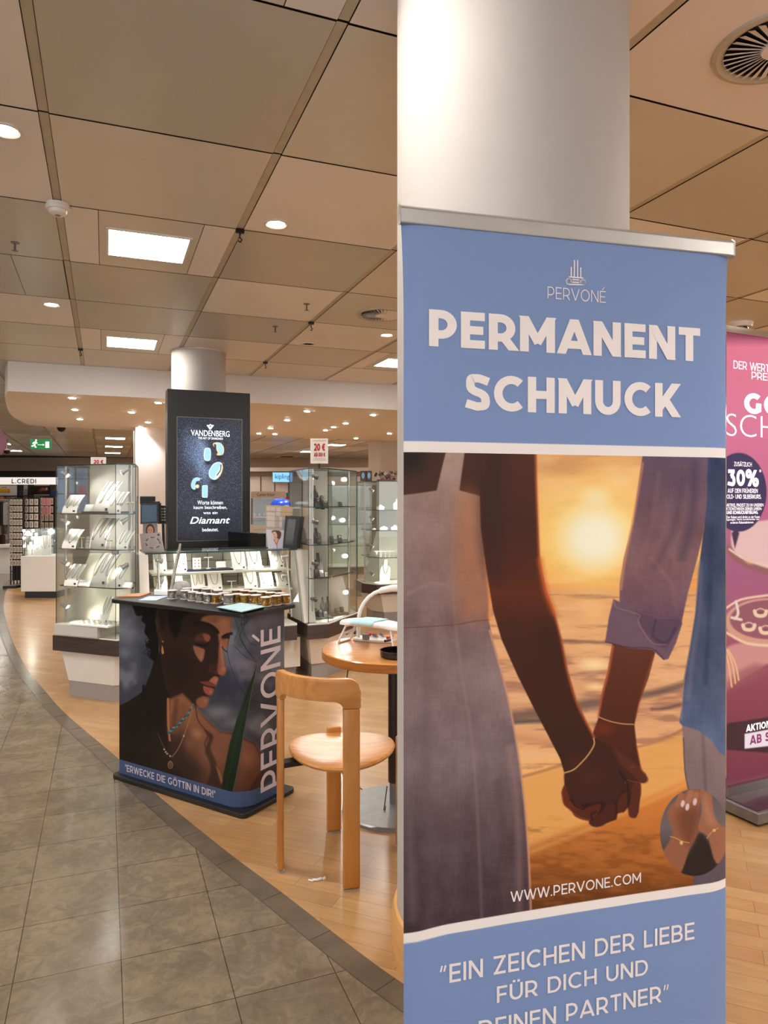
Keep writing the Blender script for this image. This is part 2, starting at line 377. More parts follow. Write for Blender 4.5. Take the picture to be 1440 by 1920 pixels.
def caps(pl, txt, bl, tr, k, mat, parent, off=.0015, gap=.13, vertical=False, box=None, name='lettering'):
    """words in drawn capitals between lower-left and cap-top-right corners of the line"""
    if box: a0, z0, a1, z1 = box
    else: a0, z0 = pl.hit(*bl); a1, z1 = pl.hit(*tr); z1 = pl.hit(*tr)[1]
    x = 0; polys = []
    for ch in txt:
        w, st = glyph(ch, k); for_ = k*.62 if ch in '"“”' else k
        for si, s in enumerate(st):
            kk = for_*.62 if ch == 'É' and si == len(st)-1 else for_
            closed = len(s) > 20 and math.dist(s[0], s[-1]) < 1e-6; n = len(s); L = []; R = []
            for i in range(n):
                if closed: p, q = s[(i-1) % (n-1)], s[(i+1) % (n-1)] if i < n-1 else s[1]
                else: p, q = s[max(i-1, 0)], s[min(i+1, n-1)]
                dx, dy = q[0]-p[0], q[1]-p[1]; d = math.hypot(dx, dy) or 1; nx, ny = -dy/d*kk/2, dx/d*kk/2
                L.append((s[i][0]+nx, s[i][1]+ny)); R.append((s[i][0]-nx, s[i][1]-ny))
            for i in range(n-1):
                q = [L[i], L[i+1], R[i+1], R[i]]
                if n == 2 and max(p[1] for p in s) <= 1.12: q = _clip(q, 0, 1)
                if q and len(q) > 2: polys.append(([(x+p[0], p[1]) for p in q], si))
        x += w+gap
    W_ = x-gap; mb = MB(); q_ = 0
    if vertical:
        bands = []
        for p, si in polys:
            for k_ in range(-1, 10):
                c_ = _clip(p, k_/7, (k_+1)/7)
                if len(c_) > 2: bands.append((c_, si))
        polys = bands
    for p, si in polys:
        pts = []
        for X, Y in p:
            if vertical: a = a1-(a1-a0)*Y; z = z0+(z1-z0)*X/W_
            else: a = a0+(a1-a0)*X/W_; z = z0+(z1-z0)*Y
            pts.append(tuple(pl.pt(a, z, off+si*.00025)))
        mb.add(pts, [tuple(range(len(pts)))])
    me = bpy.data.meshes.new(name); me.from_pydata(mb.v, [], mb.f); me.materials.append(mat)
    if parent is not None: me.transform(mat_of(parent).inverted())
    o = bpy.data.objects.new(name, me); C.objects.link(o); o.parent = parent
    return o
# ------------------------------------------------------------------ materials
M = {}
M['white'] = plain('white_plastic', (232, 228, 224), .35)
M['column'] = plain('painted_column', (186, 179, 174), .7, var=.02, scale=6, bump=.12)
M['case_white'] = plain('white_laminate', (222, 214, 204), .4, var=.02)
M['cream'] = plain('cream_board', (238, 232, 214), .55, var=.02)
M['greywall'] = plain('grey_back_panel', (150, 146, 136), .5, var=.03)
M['panelgrey'] = plain('pale_grey_panel', (196, 192, 182), .5, var=.02)
M['plinth'] = plain('grey_plinth', (150, 142, 138), .35, var=.04)
M['dark_wood'] = wood('dark_wood_trim', (48, 36, 34), (72, 56, 52), .4, (2, 2, 60), .1)
M['black'] = plain('black_plastic', (18, 17, 18), .35, var=.05)
M['black_gloss'] = plain('black_gloss', (14, 13, 14), .12, var=.03)
M['black_top'] = plain('black_laminate', (22, 21, 22), .38, var=.08)
M['chrome'] = plain('chrome', (200, 200, 205), .12, 1, var=.02)
M['steel'] = plain('brushed_steel', (132, 130, 128), .4, .7, var=.1, scale=30)
M['alu'] = plain('silver_aluminium', (190, 188, 186), .32, .6, var=.04)
M['grey_metal'] = plain('grey_lamp_metal', (120, 118, 114), .3, .7)
M['glass'] = glass_mat('clear_glass')
M['glass_far'] = glass_mat('clear_glass_far', (251, 254, 253), .02, .5)
M['edge'] = plain('glass_edge', (34, 62, 58), .2)
M['bulb'] = emitter('lamp_glow', (255, 244, 224), 9)
M['bulb_small'] = emitter('downlight_glow', (255, 246, 230), 60)
M['panel_light'] = emitter('light_diffuser', (255, 249, 240), PANEL_L)
M['gold'] = plain('gold', (150, 112, 50), .35, .7, var=.15, scale=90)
M['silver'] = plain('silver', (142, 138, 132), .34, .8, var=.2, scale=90)
M['jewel_dark'] = plain('dark_jewel', (40, 44, 66), .3)
M['navy'] = plain('navy_card', (28, 36, 70), .5)
M['card'] = plain('white_display_card', (242, 238, 230), .55, var=.015)
M['bust'] = plain('charcoal_velvet', (58, 52, 50), .7)
M['tray_grey'] = plain('grey_tray', (92, 94, 88), .6)
M['oak'] = wood('chair_oak', (176, 112, 50), (200, 138, 72), .36, (6, 6, 1.3))
M['oak_flat'] = wood('seat_oak', (182, 118, 56), (208, 148, 84), .32, (2, 26, 8))
M['table_oak'] = wood('table_oak', (184, 114, 52), (208, 144, 78), .2, (1.6, 22, 4), .4)
M['table_edge'] = wood('table_edge', (158, 94, 30), (182, 116, 46), .35, (3, 3, 30))
M['skirting'] = wood('skirting_oak', (206, 150, 84), (226, 172, 108), .35, (2, 2, 20))
M['dark_stem'] = plain('dark_brown_post', (38, 24, 22), .3)
M['lid'] = plain('clear_lid', (222, 206, 200), .3)
M['soffit'] = plain('white_soffit', (242, 236, 230), .6, var=.015)
M['fascia'] = plain('fascia_paint', (238, 234, 232), .6, var=.015)
M['wallbeige'] = plain('beige_wall', (196, 172, 150), .7, var=.03)
M['wallbrown'] = plain('brown_wall', (140, 108, 86), .7, var=.04)
M['wallwhite'] = plain('white_wall', (226, 214, 204), .6, var=.02)
M['text_white'] = plain('white_ink', (244, 236, 236), .5, var=0)
M['blue_cloth'] = plain('pale_blue_cloth', (176, 214, 220), .8, var=.03)
M['teal_paper'] = plain('teal_leaflet', (150, 186, 190), .4, var=.12, scale=25)
M['red'] = plain('red_plastic', (190, 40, 44), .35)
M['blue_pl'] = plain('blue_plastic', (36, 50, 104), .35)
M['stone'] = plain('grey_stone', (150, 144, 140), .7, var=.2, scale=40)
M['driftwood'] = wood('driftwood', (130, 120, 108), (176, 168, 156), .8, (20, 20, 3), 0)

def tile_mat():
    m, n, l = new_mat('stone_floor_tiles'); b = bsdf_of(m)
    tc = n.new('ShaderNodeTexCoord'); mp = n.new('ShaderNodeMapping'); mp.vector_type = 'POINT'
    # rotate the world into the tile grid, then shift to its joints
    mp.inputs['Rotation'].default_value = (0, 0, -TH); mp.inputs['Location'].default_value = (-.048+3, -2.358+6, 0)
    l.new(tc.outputs['Object'], mp.inputs['Vector'])
    br = n.new('ShaderNodeTexBrick'); br.offset = 0; br.squash = 1; br.inputs['Scale'].default_value = 1
    br.inputs['Brick Width'].default_value = .3; br.inputs['Row Height'].default_value = .3
    br.inputs['Mortar Size'].default_value = .0016; br.inputs['Mortar Smooth'].default_value = .1; br.inputs['Bias'].default_value = 0
    br.inputs['Color1'].default_value = (.92, .92, .92, 1); br.inputs['Color2'].default_value = (1, 1, 1, 1); br.inputs['Mortar'].default_value = (.3, .27, .24, 1)
    l.new(mp.outputs['Vector'], br.inputs['Vector'])
    no = n.new('ShaderNodeTexNoise'); no.inputs['Scale'].default_value = 4.2; no.inputs['Detail'].default_value = 9; no.inputs['Roughness'].default_value = .55; no.inputs['Distortion'].default_value = .25
    l.new(mp.outputs['Vector'], no.inputs['Vector'])
    r = n.new('ShaderNodeValToRGB'); e = r.color_ramp.elements
    e[0].position = .25; e[0].color = col(98, 85, 70); e[1].position = .8; e[1].color = col(142, 123, 101)
    x = e.new(.45); x.color = col(112, 98, 81); x = e.new(.56); x.color = col(124, 109, 90)
    fn = n.new('ShaderNodeTexNoise'); fn.inputs['Scale'].default_value = 16; fn.inputs['Detail'].default_value = 8; fn.inputs['Roughness'].default_value = .7; fn.inputs['Distortion'].default_value = 1.2
    l.new(mp.outputs['Vector'], fn.inputs['Vector'])
    av = n.new('ShaderNodeMath'); av.operation = 'MULTIPLY_ADD'; av.inputs[1].default_value = .75; l.new(fn.outputs['Fac'], av.inputs[0])
    hv = n.new('ShaderNodeMath'); hv.operation = 'MULTIPLY_ADD'; hv.inputs[1].default_value = .55; hv.inputs[2].default_value = -.15; l.new(no.outputs['Fac'], hv.inputs[0]); l.new(hv.outputs[0], av.inputs[2])
    l.new(av.outputs[0], r.inputs['Fac'])
    mx = n.new('ShaderNodeMix'); mx.data_type = 'RGBA'; mx.blend_type = 'MULTIPLY'; mx.inputs[0].default_value = 1
    l.new(r.outputs['Color'], mx.inputs[6]); l.new(br.outputs['Color'], mx.inputs[7]); l.new(mx.outputs[2], b.inputs['Base Color'])
    r2 = n.new('ShaderNodeMapRange'); r2.inputs[3].default_value = .10; r2.inputs[4].default_value = .24
    l.new(no.outputs['Fac'], r2.inputs[0]); l.new(r2.outputs[0], b.inputs['Roughness'])
    bp = n.new('ShaderNodeBump'); bp.inputs['Strength'].default_value = .12; bp.inputs['Distance'].default_value = .003
    n3 = n.new('ShaderNodeTexNoise'); n3.inputs['Scale'].default_value = 14; n3.inputs['Detail'].default_value = 3; l.new(mp.outputs['Vector'], n3.inputs['Vector'])
    l.new(n3.outputs['Fac'], bp.inputs['Height']); l.new(bp.outputs['Normal'], b.inputs['Normal'])
    return m
def strip_mat():
    m = plain('stone_border_strip', (98, 86, 72), .2, var=.16, scale=9)
    return m
def board_mat():
    m, n, l = new_mat('maple_floor_boards'); b = bsdf_of(m)
    tc = n.new('ShaderNodeTexCoord'); mp = n.new('ShaderNodeMapping')
    # planks run 67.5 deg to the left of the view axis
    mp.inputs['Rotation'].default_value = (0, 0, -math.radians(90+67.5)); mp.inputs['Location'].default_value = (20, 20.03, 0)
    l.new(tc.outputs['Object'], mp.inputs['Vector'])
    br = n.new('ShaderNodeTexBrick'); br.offset = .37; br.offset_frequency = 2; br.squash = 1; br.inputs['Scale'].default_value = 1
    br.inputs['Brick Width'].default_value = .52; br.inputs['Row Height'].default_value = .0757
    br.inputs['Mortar Size'].default_value = .0008; br.inputs['Mortar Smooth'].default_value = .15; br.inputs['Bias'].default_value = 0
    br.inputs['Color1'].default_value = col(166, 122, 76); br.inputs['Color2'].default_value = col(182, 142, 94); br.inputs['Mortar'].default_value = col(108, 66, 32)
    l.new(mp.outputs['Vector'], br.inputs['Vector'])
    mp2 = n.new('ShaderNodeMapping'); mp2.inputs['Scale'].default_value = (3, 34, 1); l.new(mp.outputs['Vector'], mp2.inputs['Vector'])
    no = n.new('ShaderNodeTexNoise'); no.inputs['Scale'].default_value = 1.6; no.inputs['Detail'].default_value = 6; l.new(mp2.outputs['Vector'], no.inputs['Vector'])
    n2 = n.new('ShaderNodeTexNoise'); n2.inputs['Scale'].default_value = 7; n2.inputs['Detail'].default_value = 5; l.new(mp.outputs['Vector'], n2.inputs['Vector'])
    ad = n.new('ShaderNodeMath'); ad.operation = 'ADD'; l.new(no.outputs['Fac'], ad.inputs[0]); l.new(n2.outputs['Fac'], ad.inputs[1])
    mr = n.new('ShaderNodeMapRange'); mr.inputs[1].default_value = .6; mr.inputs[2].default_value = 1.4; mr.inputs[3].default_value = .78; mr.inputs[4].default_value = 1.12
    l.new(ad.outputs[0], mr.inputs[0])
    mx = n.new('ShaderNodeMix'); mx.data_type = 'RGBA'; mx.blend_type = 'MULTIPLY'; mx.inputs[0].default_value = 1
    l.new(br.outputs['Color'], mx.inputs[6]); l.new(mr.outputs[0], mx.inputs[7]); l.new(mx.outputs[2], b.inputs['Base Color'])
    b.inputs['Roughness'].default_value = .3; b.inputs['Coat Weight'].default_value = .3; b.inputs['Coat Roughness'].default_value = .16
    bp = n.new('ShaderNodeBump'); bp.inputs['Strength'].default_value = .1; bp.inputs['Distance'].default_value = .002
    l.new(n2.outputs['Fac'], bp.inputs['Height']); l.new(bp.outputs['Normal'], b.inputs['Normal'])
    return m
M['tiles'] = tile_mat(); M['strip'] = strip_mat(); M['boards'] = board_mat()
CEIL = [plain('ceiling_panel_'+k, c, r, mt, var=.03, scale=1.2) for k, c, r, mt in (
    ('olive', (200, 195, 184), .30, .0), ('tan', (222, 217, 206), .32, .0), ('pink', (244, 239, 238), .42, 0), ('sand', (214, 209, 198), .3, .0), ('bright', (248, 245, 244), .45, 0))]
M['joint'] = plain('ceiling_joint', (60, 50, 40), .8); M['channel'] = plain('ceiling_channel', (196, 186, 168), .5)
# ------------------------------------------------------------------ the room: floors
CH = 3.06
curve = [(6.5, -1.6), (3.2, .0), (1.6, .95), (.75, 1.52), (.3, 1.87), (.063, 2.098), (-.093, 2.268), (-.372, 2.596), (-.647, 2.91), (-1.094, 3.454), (-1.45, 3.924), (-2.112, 4.757),
         (-2.502, 5.30), (-3.052, 6.10), (-3.807, 7.32), (-4.742, 8.934), (-5.33, 10.02), (-6.145, 11.67), (-6.9, 13.6), (-7.8, 17), (-8.6, 22), (-9, 27)]
cs = smooth_poly(curve, 6, closed=False)
tan_ = np.gradient(cs, axis=0); tan_ /= np.linalg.norm(tan_, axis=1)[:, None]
inner = cs+np.stack([-tan_[:, 1], tan_[:, 0]], 1)*.085
inner2 = cs-np.stack([-tan_[:, 1], tan_[:, 0]], 1)*.085
if (inner[40]-cs[40])[0] > 0: inner = inner2      # towards the tiles (left)
def strip_poly(a, b):
    mb = MB(); n = len(a)
    mb.add([(p[0], p[1], 0) for p in a]+[(p[0], p[1], 0) for p in b], [(i, i+1, n+i+1, n+i) for i in range(n-1)]); return mb
struct('floor', strip_poly(cs, inner), M['strip'])
left = np.array([(-15.7, p[1]) for p in inner]); left[0] = (-15.7, -9)
mb = strip_poly(inner, left); mb.add([(inner[0][0], inner[0][1], 0), (-15.7, -9, 0), (6.4, -9, 0)], [(0, 1, 2)])
struct('floor', mb, M['tiles'])
right = np.array([(14, p[1]) for p in cs]); right[0] = (14, -9)
mb = strip_poly(cs, right); mb.add([(6.5, -1.6, 0), (14, -9, 0), (6.4, -9, 0)], [(0, 1, 2)])
struct('floor', mb, M['boards'])
# narrow joint line between strip and tiles, and the strip's own cross joints
mb = MB()
for i in range(0, len(cs)-1, 1):
    a, b = inner[i], inner[i+1]; mb.box(((a[0]+b[0])/2, (a[1]+b[1])/2, 0), (np.linalg.norm(b-a)+.001, .003, .0012), math.atan2(b[1]-a[1], b[0]-a[0]))
acc = 0
for i in range(1, len(cs)):
    acc += np.linalg.norm(cs[i]-cs[i-1])
    if acc > .3:
        acc = 0; a, b = cs[i], inner[i]; mb.box(((a[0]+b[0])/2, (a[1]+b[1])/2, 0), (np.linalg.norm(b-a), .003, .0012), math.atan2(b[1]-a[1], b[0]-a[0]))
struct('trim_1', mb, plain('floor_joint', (60, 52, 44), .8))

# ------------------------------------------------------------------ ceiling of metal panels on a 1 m grid
T0, S0 = -.24, .33
tab = {(0, 1): 2, (0, 2): 0, (0, 3): 1, (0, 4): 1, (0, 5): 0, (0, 6): 0, (0, 7): 1, (0, 8): 1, (-1, 1): 4, (-1, 2): 2, (-1, 3): 2, (-1, 4): 0, (-1, 5): 0, (-1, 6): 2, (-1, 7): 1,
       (1, 1): 2, (1, 2): 1, (1, 3): 2, (1, 4): 0, (1, 5): 4, (1, 6): 0, (1, 7): 2, (1, 8): 1, (2, 1): 2, (2, 2): 1, (2, 3): 1, (2, 4): 1, (2, 5): 3, (2, 6): 2, (2, 7): 3, (3, 2): 3, (3, 3): 4, (3, 4): 4, (2, 8): 1}  # tone per panel: differing reflections on the metal put into base colour
mb = MB()
LIGHT_T = lambda i: i % 3 == 0
def is_light(i, j): return i % 3 == 0 and (j-1) % 3 == 0
VENTS = []
cells = {}
def rect(t0, t1, s0, s1, mi, z=CH): mb.quad(ts(t0, s0, z), ts(t1, s0, z), ts(t1, s1, z), ts(t0, s1, z), mi)
for i in range(-15, 16):
    for j in range(-9, 28):
        c = ts(T0+i+.5, S0+j+.5)
        if c.y > 27.5 or abs(c.x) > 15.7 or c.y < -9: continue
        mi = tab.get((i, j), random.Random(i*97+j*31).choice([0, 1, 2, 3, 3, 1]))
        a, b, e, f = T0+i+.022, T0+i+1-.022, S0+j+.006, S0+j+1-.006
        if is_light(i, j):
            m1 = T0+i+.5
            for x0, x1 in ((a, m1-.295), (m1+.295, b)): rect(x0, x1, e, f, 2)
            rect(m1-.291, m1-.235, e, f, 1); rect(m1+.235, m1+.291, e, f, 1); rect(m1-.235, m1+.235, e, S0+j+.265, 1); rect(m1-.235, m1+.235, S0+j+.735, f, 1)
        elif (i+j*5) % 7 == 3 and i < 0:
            for k in range(3):
                x0 = a+(b-a)*k/3; rect(x0, x0+(b-a)/3-.004, e, f, mi)
        else: rect(a, b, e, f, mi)
        rect(T0+i-.019, T0+i+.019, e, f, 5, CH+.004)
mb.quad(ts(-22, -16, CH+.012), ts(22, -16, CH+.012), ts(22, 32, CH+.012), ts(-22, 32, CH+.012), 6)
struct('ceiling', mb, CEIL+[M['channel'], M['joint']])

# ceiling light panels: recessed diffusers in their frames
nlab = 0
for i in range(-15, 16):
    for j in range(-9, 28):
        if not is_light(i, j): continue
        c = ts(T0+i+.5, S0+j+.5)
        if c.y > 26 or abs(c.x) > 13 or c.y < -8: continue
        if 2.0 < (c-Vector((-.8, 9.8, 0))).length and False: continue
        # panels over the lowered soffit are left out
        soff = c.y > 8.36+(c.x+4.4)*.378 and c.y < 12.2+(c.x+6)*.49 and c.x > -6
        if soff: continue
        far = c.y > 11
        if (i, j) == (0, 4): lab = 'large square ceiling light panel nearest the smoke detector'
        elif (i, j) == (0, 7): lab = 'square ceiling light panel above left, just before the white round pillar'
        elif (i, j) == (3, 7): lab = 'ceiling light panel half hidden by the big white column'
        elif far: lab = 'square ceiling light panel in the rows beyond the lowered soffit'
        else: lab = 'square ceiling light panel in the ceiling over the aisle'
        r = thing('ceiling_light', lab, 'ceiling light', (c.x, c.y, CH-.006), TH, 'ceiling light panels beyond the soffit' if far else 'ceiling light panels near the aisle')
        b = MB(); b.box((0, 0, .003), (.47, .47, .004)); build('diffuser', b, M['panel_light'], r, False)
        b = MB()
        for sx in (-1, 1): b.box((sx*.243, 0, .002), (.016, .5, .012)); b.box((0, sx*.243, .002), (.47, .016, .012))
        build('frame', b, M['white'], r, False)

# downlights
def downlight(t, s, lab, on=True, power=SPOT_W, grp='recessed downlights in the panel ceiling', tilt=(0, 0)):
    p = ts(t, s, CH); r = thing('downlight', lab, 'downlight', (p.x, p.y, CH), 0, grp)
    b = MB(); b.lathe([(.072, .001), (.074, -.004), (.062, -.008), (.052, -.003), (.05, .02)], n=28); build('trim_ring', b, M['white'], r, False, smooth=.6)
    b = MB(); b.lathe([(.0001, 0), (.05, 0)], n=24); o = build('bulb', b, M['bulb_small'] if on else M['lid'], r, False)
    if on and power:
        L = bpy.data.lights.new('downlight_beam', 'SPOT'); L.energy = power; L.spot_size = math.radians(115); L.spot_blend = .6; L.shadow_soft_size = .04; L.color = (.95, .97, 1)
        lo = bpy.data.objects.new('downlight_beam', L); C.objects.link(lo); lo.location = (p.x, p.y, CH-.02); lo.rotation_euler = (tilt[0], tilt[1], 0)
dl = {(-1, 1): 'downlight at the left edge of the ceiling, brightest and nearest', (-1, 2): 'small lit downlight left of the two light panels', (0, 2): 'lit downlight beside the round air vent'}
for k in range(-3, 4):
    for m in range(-3, 8):
        t, s = -.41+3*k, .55+3*m; c = ts(t, s)
        if c.y > 8.3+(c.x+4.4)*.37 or abs(c.x) > 9 or c.y < -7: continue
        near = c.length < 7.5
        lab = {(0, 1): 'bright recessed downlight at the left edge of the ceiling', (0, 2): 'small lit downlight in a pale panel left of the ceiling light panels', (1, 2): 'lit downlight beside the far round air diffuser'}.get((k, m), 'lit recessed downlight outside the middle of the ceiling')
        downlight(t, s, lab, True, {(0, 0): 14, (0, 1): SPOT_W*2.0, (1, 0): SPOT_W*1.6}.get((k, m), SPOT_W) if near else 0)
downlight(.946, 4.167, 'white tilting downlight showing a half lit lens, above the black totem', True, SPOT_W*.5)
downlight(1.977, 7.22, 'unlit recessed downlight near the white round pillar', False)

# round swirl diffusers
def vent(t, s, lab):
    p = ts(t, s, CH); r = thing('air_vent', lab, 'air vent', (p.x, p.y, CH), 0, 'round swirl air diffusers')
    b = MB(); b.lathe([(.225, .0), (.222, -.008), (.205, -.012), (.19, -.006), (.182, 0), (.18, .03)], n=64); build('rim', b, M['channel'], r, False, smooth=.6)
    b = MB(); b.lathe([(.0001, -.0005), (.181, -.0005)], n=48); build('backing', b, M['black'], r, False)
    b = MB(); n = 32
    for k in range(n):
        a = 2*PI*k/n; ca, sa = math.cos(a), math.sin(a); wd0, wd1 = .0045, .0125
        q = [(.055, -wd0, -.002), (.181, -wd1, -.002), (.181, wd1, -.012), (.055, wd0, -.012)]
        vs = [(x*ca-y*sa, x*sa+y*ca, z) for x, y, z in q]+[(x*ca-y*sa, x*sa+y*ca, z-.0015) for x, y, z in q]
        b.add(vs, [(0, 1, 2, 3), (7, 6, 5, 4), (0, 4, 5, 1), (3, 2, 6, 7)])
    build('vanes', b, CEIL[2], r, False)
    b = MB(); b.lathe([(.0001, -.014), (.055, -.014), (.06, -.008), (.06, -.001)], n=32); build('hub', b, CEIL[2], r, False, smooth=.6)
tv = lambda x, y: (x*D2.x+y*D2.y, x*D1.x+y*D1.y)
vent(*tv(1.425, 2.58), 'large round swirl air vent at the upper right corner of the ceiling')
vent(*tv(-.02, 6.28), 'distant round swirl air vent beside the big white column')

# smoke detector, hooks, sprinklers, camera domes
p = ts(T0, S0+4, CH); b = MB(); b.lathe([(.0001, -.062), (.03, -.062), (.045, -.052), (.05, -.036), (.062, -.034), (.064, -.016), (.058, -.012), (.06, 0)], (p.x, p.y, CH), 40)
sd = thing('smoke_detector', 'white round smoke detector on a ceiling panel joint', 'smoke detector', (p.x, p.y, CH)); build('housing', b, M['white'], sd, smooth=.6)
b = MB(); b.lathe([(.0001, -.064), (.014, -.064), (.014, -.06)], (p.x, p.y, CH), 16); build('sensor_window', b, M['grey_metal'], sd)
hk = [((1, 4), 'dark hanging hook at a panel joint right of the nearest light panel'), ((2, 6), 'dark hanging hook at a panel joint before the far air vent'), ((2, 8), 'small dark hook on the ceiling channel by the white fascia'), ((0, 8), 'dark hook at the ceiling channel left of the round pillar')]
for (i, j), lab in hk:
    p = ts(T0+i, S0+j, CH); b = MB()
    b.box((p.x, p.y, CH-.012), (.05, .02, .022), TH); b.tube([(p.x, p.y, CH-.02), (p.x, p.y, CH-.05), (p.x+.012, p.y, CH-.062), (p.x+.004, p.y, CH-.078), (p.x-.008, p.y, CH-.07)], .005, 6)
    o = single('ceiling_hook', b, M['black'], lab, 'hook', 'ceiling hooks')
for (u, v), lab in (((28, 455), 'small sprinkler head hanging from a dark hole in the ceiling at left'), ((575, 570), 'small wire hook under the pale ceiling panel'), ((516, 612), 'small wire hook under the olive ceiling panel')):
    p = onz(u, v, CH); b = MB(); b.lathe([(.0001, 0), (.028, 0), (.024, -.004), (.0001, -.004)], (p.x, p.y, CH), 20); b.tube([(p.x, p.y, CH), (p.x, p.y, CH-.05)], .006, 6); b.lathe([(.0001, -.05), (.02, -.052), (.0001, -.056)], (p.x, p.y, CH), 12)
    single('sprinkler_head', b, M['grey_metal'], lab, 'sprinkler', smooth=.6)

# ------------------------------------------------------------------ columns
def column(name, x, y, r, z1=CH, mat='column'):
    b = MB(); b.lathe([(r, 0), (r, z1+.02)], (x, y, 0), 96); return struct(name, b, M[mat], smooth=.6)
column('column', .400, 2.265, .358)
b = MB(); b.lathe([(.359, 0), (.372, 0), (.374, .012), (.374, .13), (.368, .148), (.359, .152)], (.4, 2.265, 0), 96); struct('baseboard_column', b, M['skirting'], smooth=.5)
column('column', -2.04, 7.87, .29)
b = MB(); b.lathe([(.29, CH-.002), (.3, CH-.012), (.298, CH-.016), (.289, CH-.016)], (-2.04, 7.87, 0), 64); struct('trim_2', b, M['white'])

# ------------------------------------------------------------------ lowered soffit over the jewellery island
front = [(-4.4, 8.36), (.15, 10.08), (9, 13.4)]
edge = [(-4.4, 8.36), (-4.72, 8.9), (-5.02, 9.5), (-5.36, 10.2), (-5.66, 10.9), (-5.86, 11.5), (-5.98, 11.95), (-6.0, 12.2), (-5.7, 12.42)]
back = [(-5.7, 12.42), (.27, 15.3), (9, 19.5)]
poly = [tuple(p) for p in smooth_poly(edge, 3, closed=False)]+back[1:]+[front[2], front[1]]
b = MB(); b.prism(list(reversed(poly)), 2.71, CH+.01, 0, side_mi=1); struct('ceiling_soffit', b, [M['soffit'], M['fascia']])['kind'] = 'structure'
# spots in the soffit (real lamps at the place the photo has them)
sp = [(135, 745), (140, 767), (149, 785), (246, 772), (296, 754), (277, 791), (263, 800), (507, 802), (538, 787), (575, 770), (625, 820-20), (648, 793), (699, 777), (515, 813), (485, 812), (667, 821), (730, 812), (610, 806)]
for q, (u, v) in enumerate(sp):
    z = 2.71; y = (CAM_H-z)*FPX/(v-V0); x = (u-U0)/FPX*y
    place = 'left of the black totem' if u < 314 else 'right of the black totem'
    r = thing('soffit_spotlight', 'small lit tilting spotlight in the white soffit '+place, 'spotlight', (x, y, z), 0, 'soffit spotlights '+place)
    b = MB(); b.lathe([(.055, 0), (.056, -.006), (.045, -.008), (.042, .004)], n=20); build('trim_ring', b, M['white'], r, False, smooth=.6)
    b = MB(); b.box((.005, .01, -.012), (.07, .012, .012), .2); b.lathe([(.0001, -.003), (.04, -.003)], n=16); build('bulb', b, M['bulb_small'], r, False)
    if q % 2 == 0 and q != 4:
        L = bpy.data.lights.new('soffit_beam', 'SPOT'); L.energy = SPOT_W*1.7; L.spot_size = math.radians(110); L.spot_blend = .7; L.shadow_soft_size = .05; L.color = (.95, .97, 1)
        lo = bpy.data.objects.new('soffit_beam', L); C.objects.link(lo); lo.location = (x, y, z-.03)

# ------------------------------------------------------------------ far walls
b = MB(); b.box((0, 27.1, CH/2), (32, .2, CH)); struct('wall_back', b, M['wallbeige'])
b = MB(); b.box((-15.7, 9, CH/2), (.2, 37, CH)); struct('wall_left', b, M['wallbeige'])
b = MB(); b.box((14.1, 9, CH/2), (.2, 37, CH)); struct('wall_right', b, M['wallwhite'])
# square pillars under and behind the soffit
def pillar(x, y, wx, wy, rz, z1=CH, mat='wallwhite'):
    b = MB(); b.box((x, y, z1/2), (wx, wy, z1), rz); return struct('column', b, M[mat])
pillar(-4.08, 12.95, .84, .84, math.radians(21.4), 2.71)
pillar(.15, 16.6, .8, .8, math.radians(21.4), CH)
# ------------------------------------------------------------------ roll-up banner in front of the column
BO = Vector((.040, 1.566, 0)); BANG = math.atan2(.214, .823); BW = .852
PB = Plane(BO, BANG)
ban = thing('roll_up_banner', 'tall blue and white roll-up banner showing a couple holding hands at sunset', 'banner', PB.pt(BW/2, 0), BANG)
b = MB(); b.box(PB.pt(BW/2, .045, -.06), (BW+.02, .16, .09), BANG); build('base', b, M['alu'], ban, bevel=.012)
b = MB(); b.tube([PB.pt(BW/2, .05, -.06), PB.pt(BW/2, 2.06, -.03)], .011, 10); build('pole', b, M['alu'], ban, smooth=.6)
b = MB()
r0 = [(-.003, 2.030), (-.003, 2.064), (-.012, 2.072), (-.022, 2.064), (-.022, 2.030)]
n = len(r0)
for a in (-.006, BW+.006): b.v += [tuple(PB.pt(a, z, o+.008)) for o, z in r0]
b.f += [(0, 1, 2, 3, 4), (9, 8, 7, 6, 5)]+[(i, (i+1) % 5, (i+1) % 5+5, i+5) for i in range(5)]; b.m += [0]*7
build('top_rail', b, M['alu'], ban, bevel=.003)

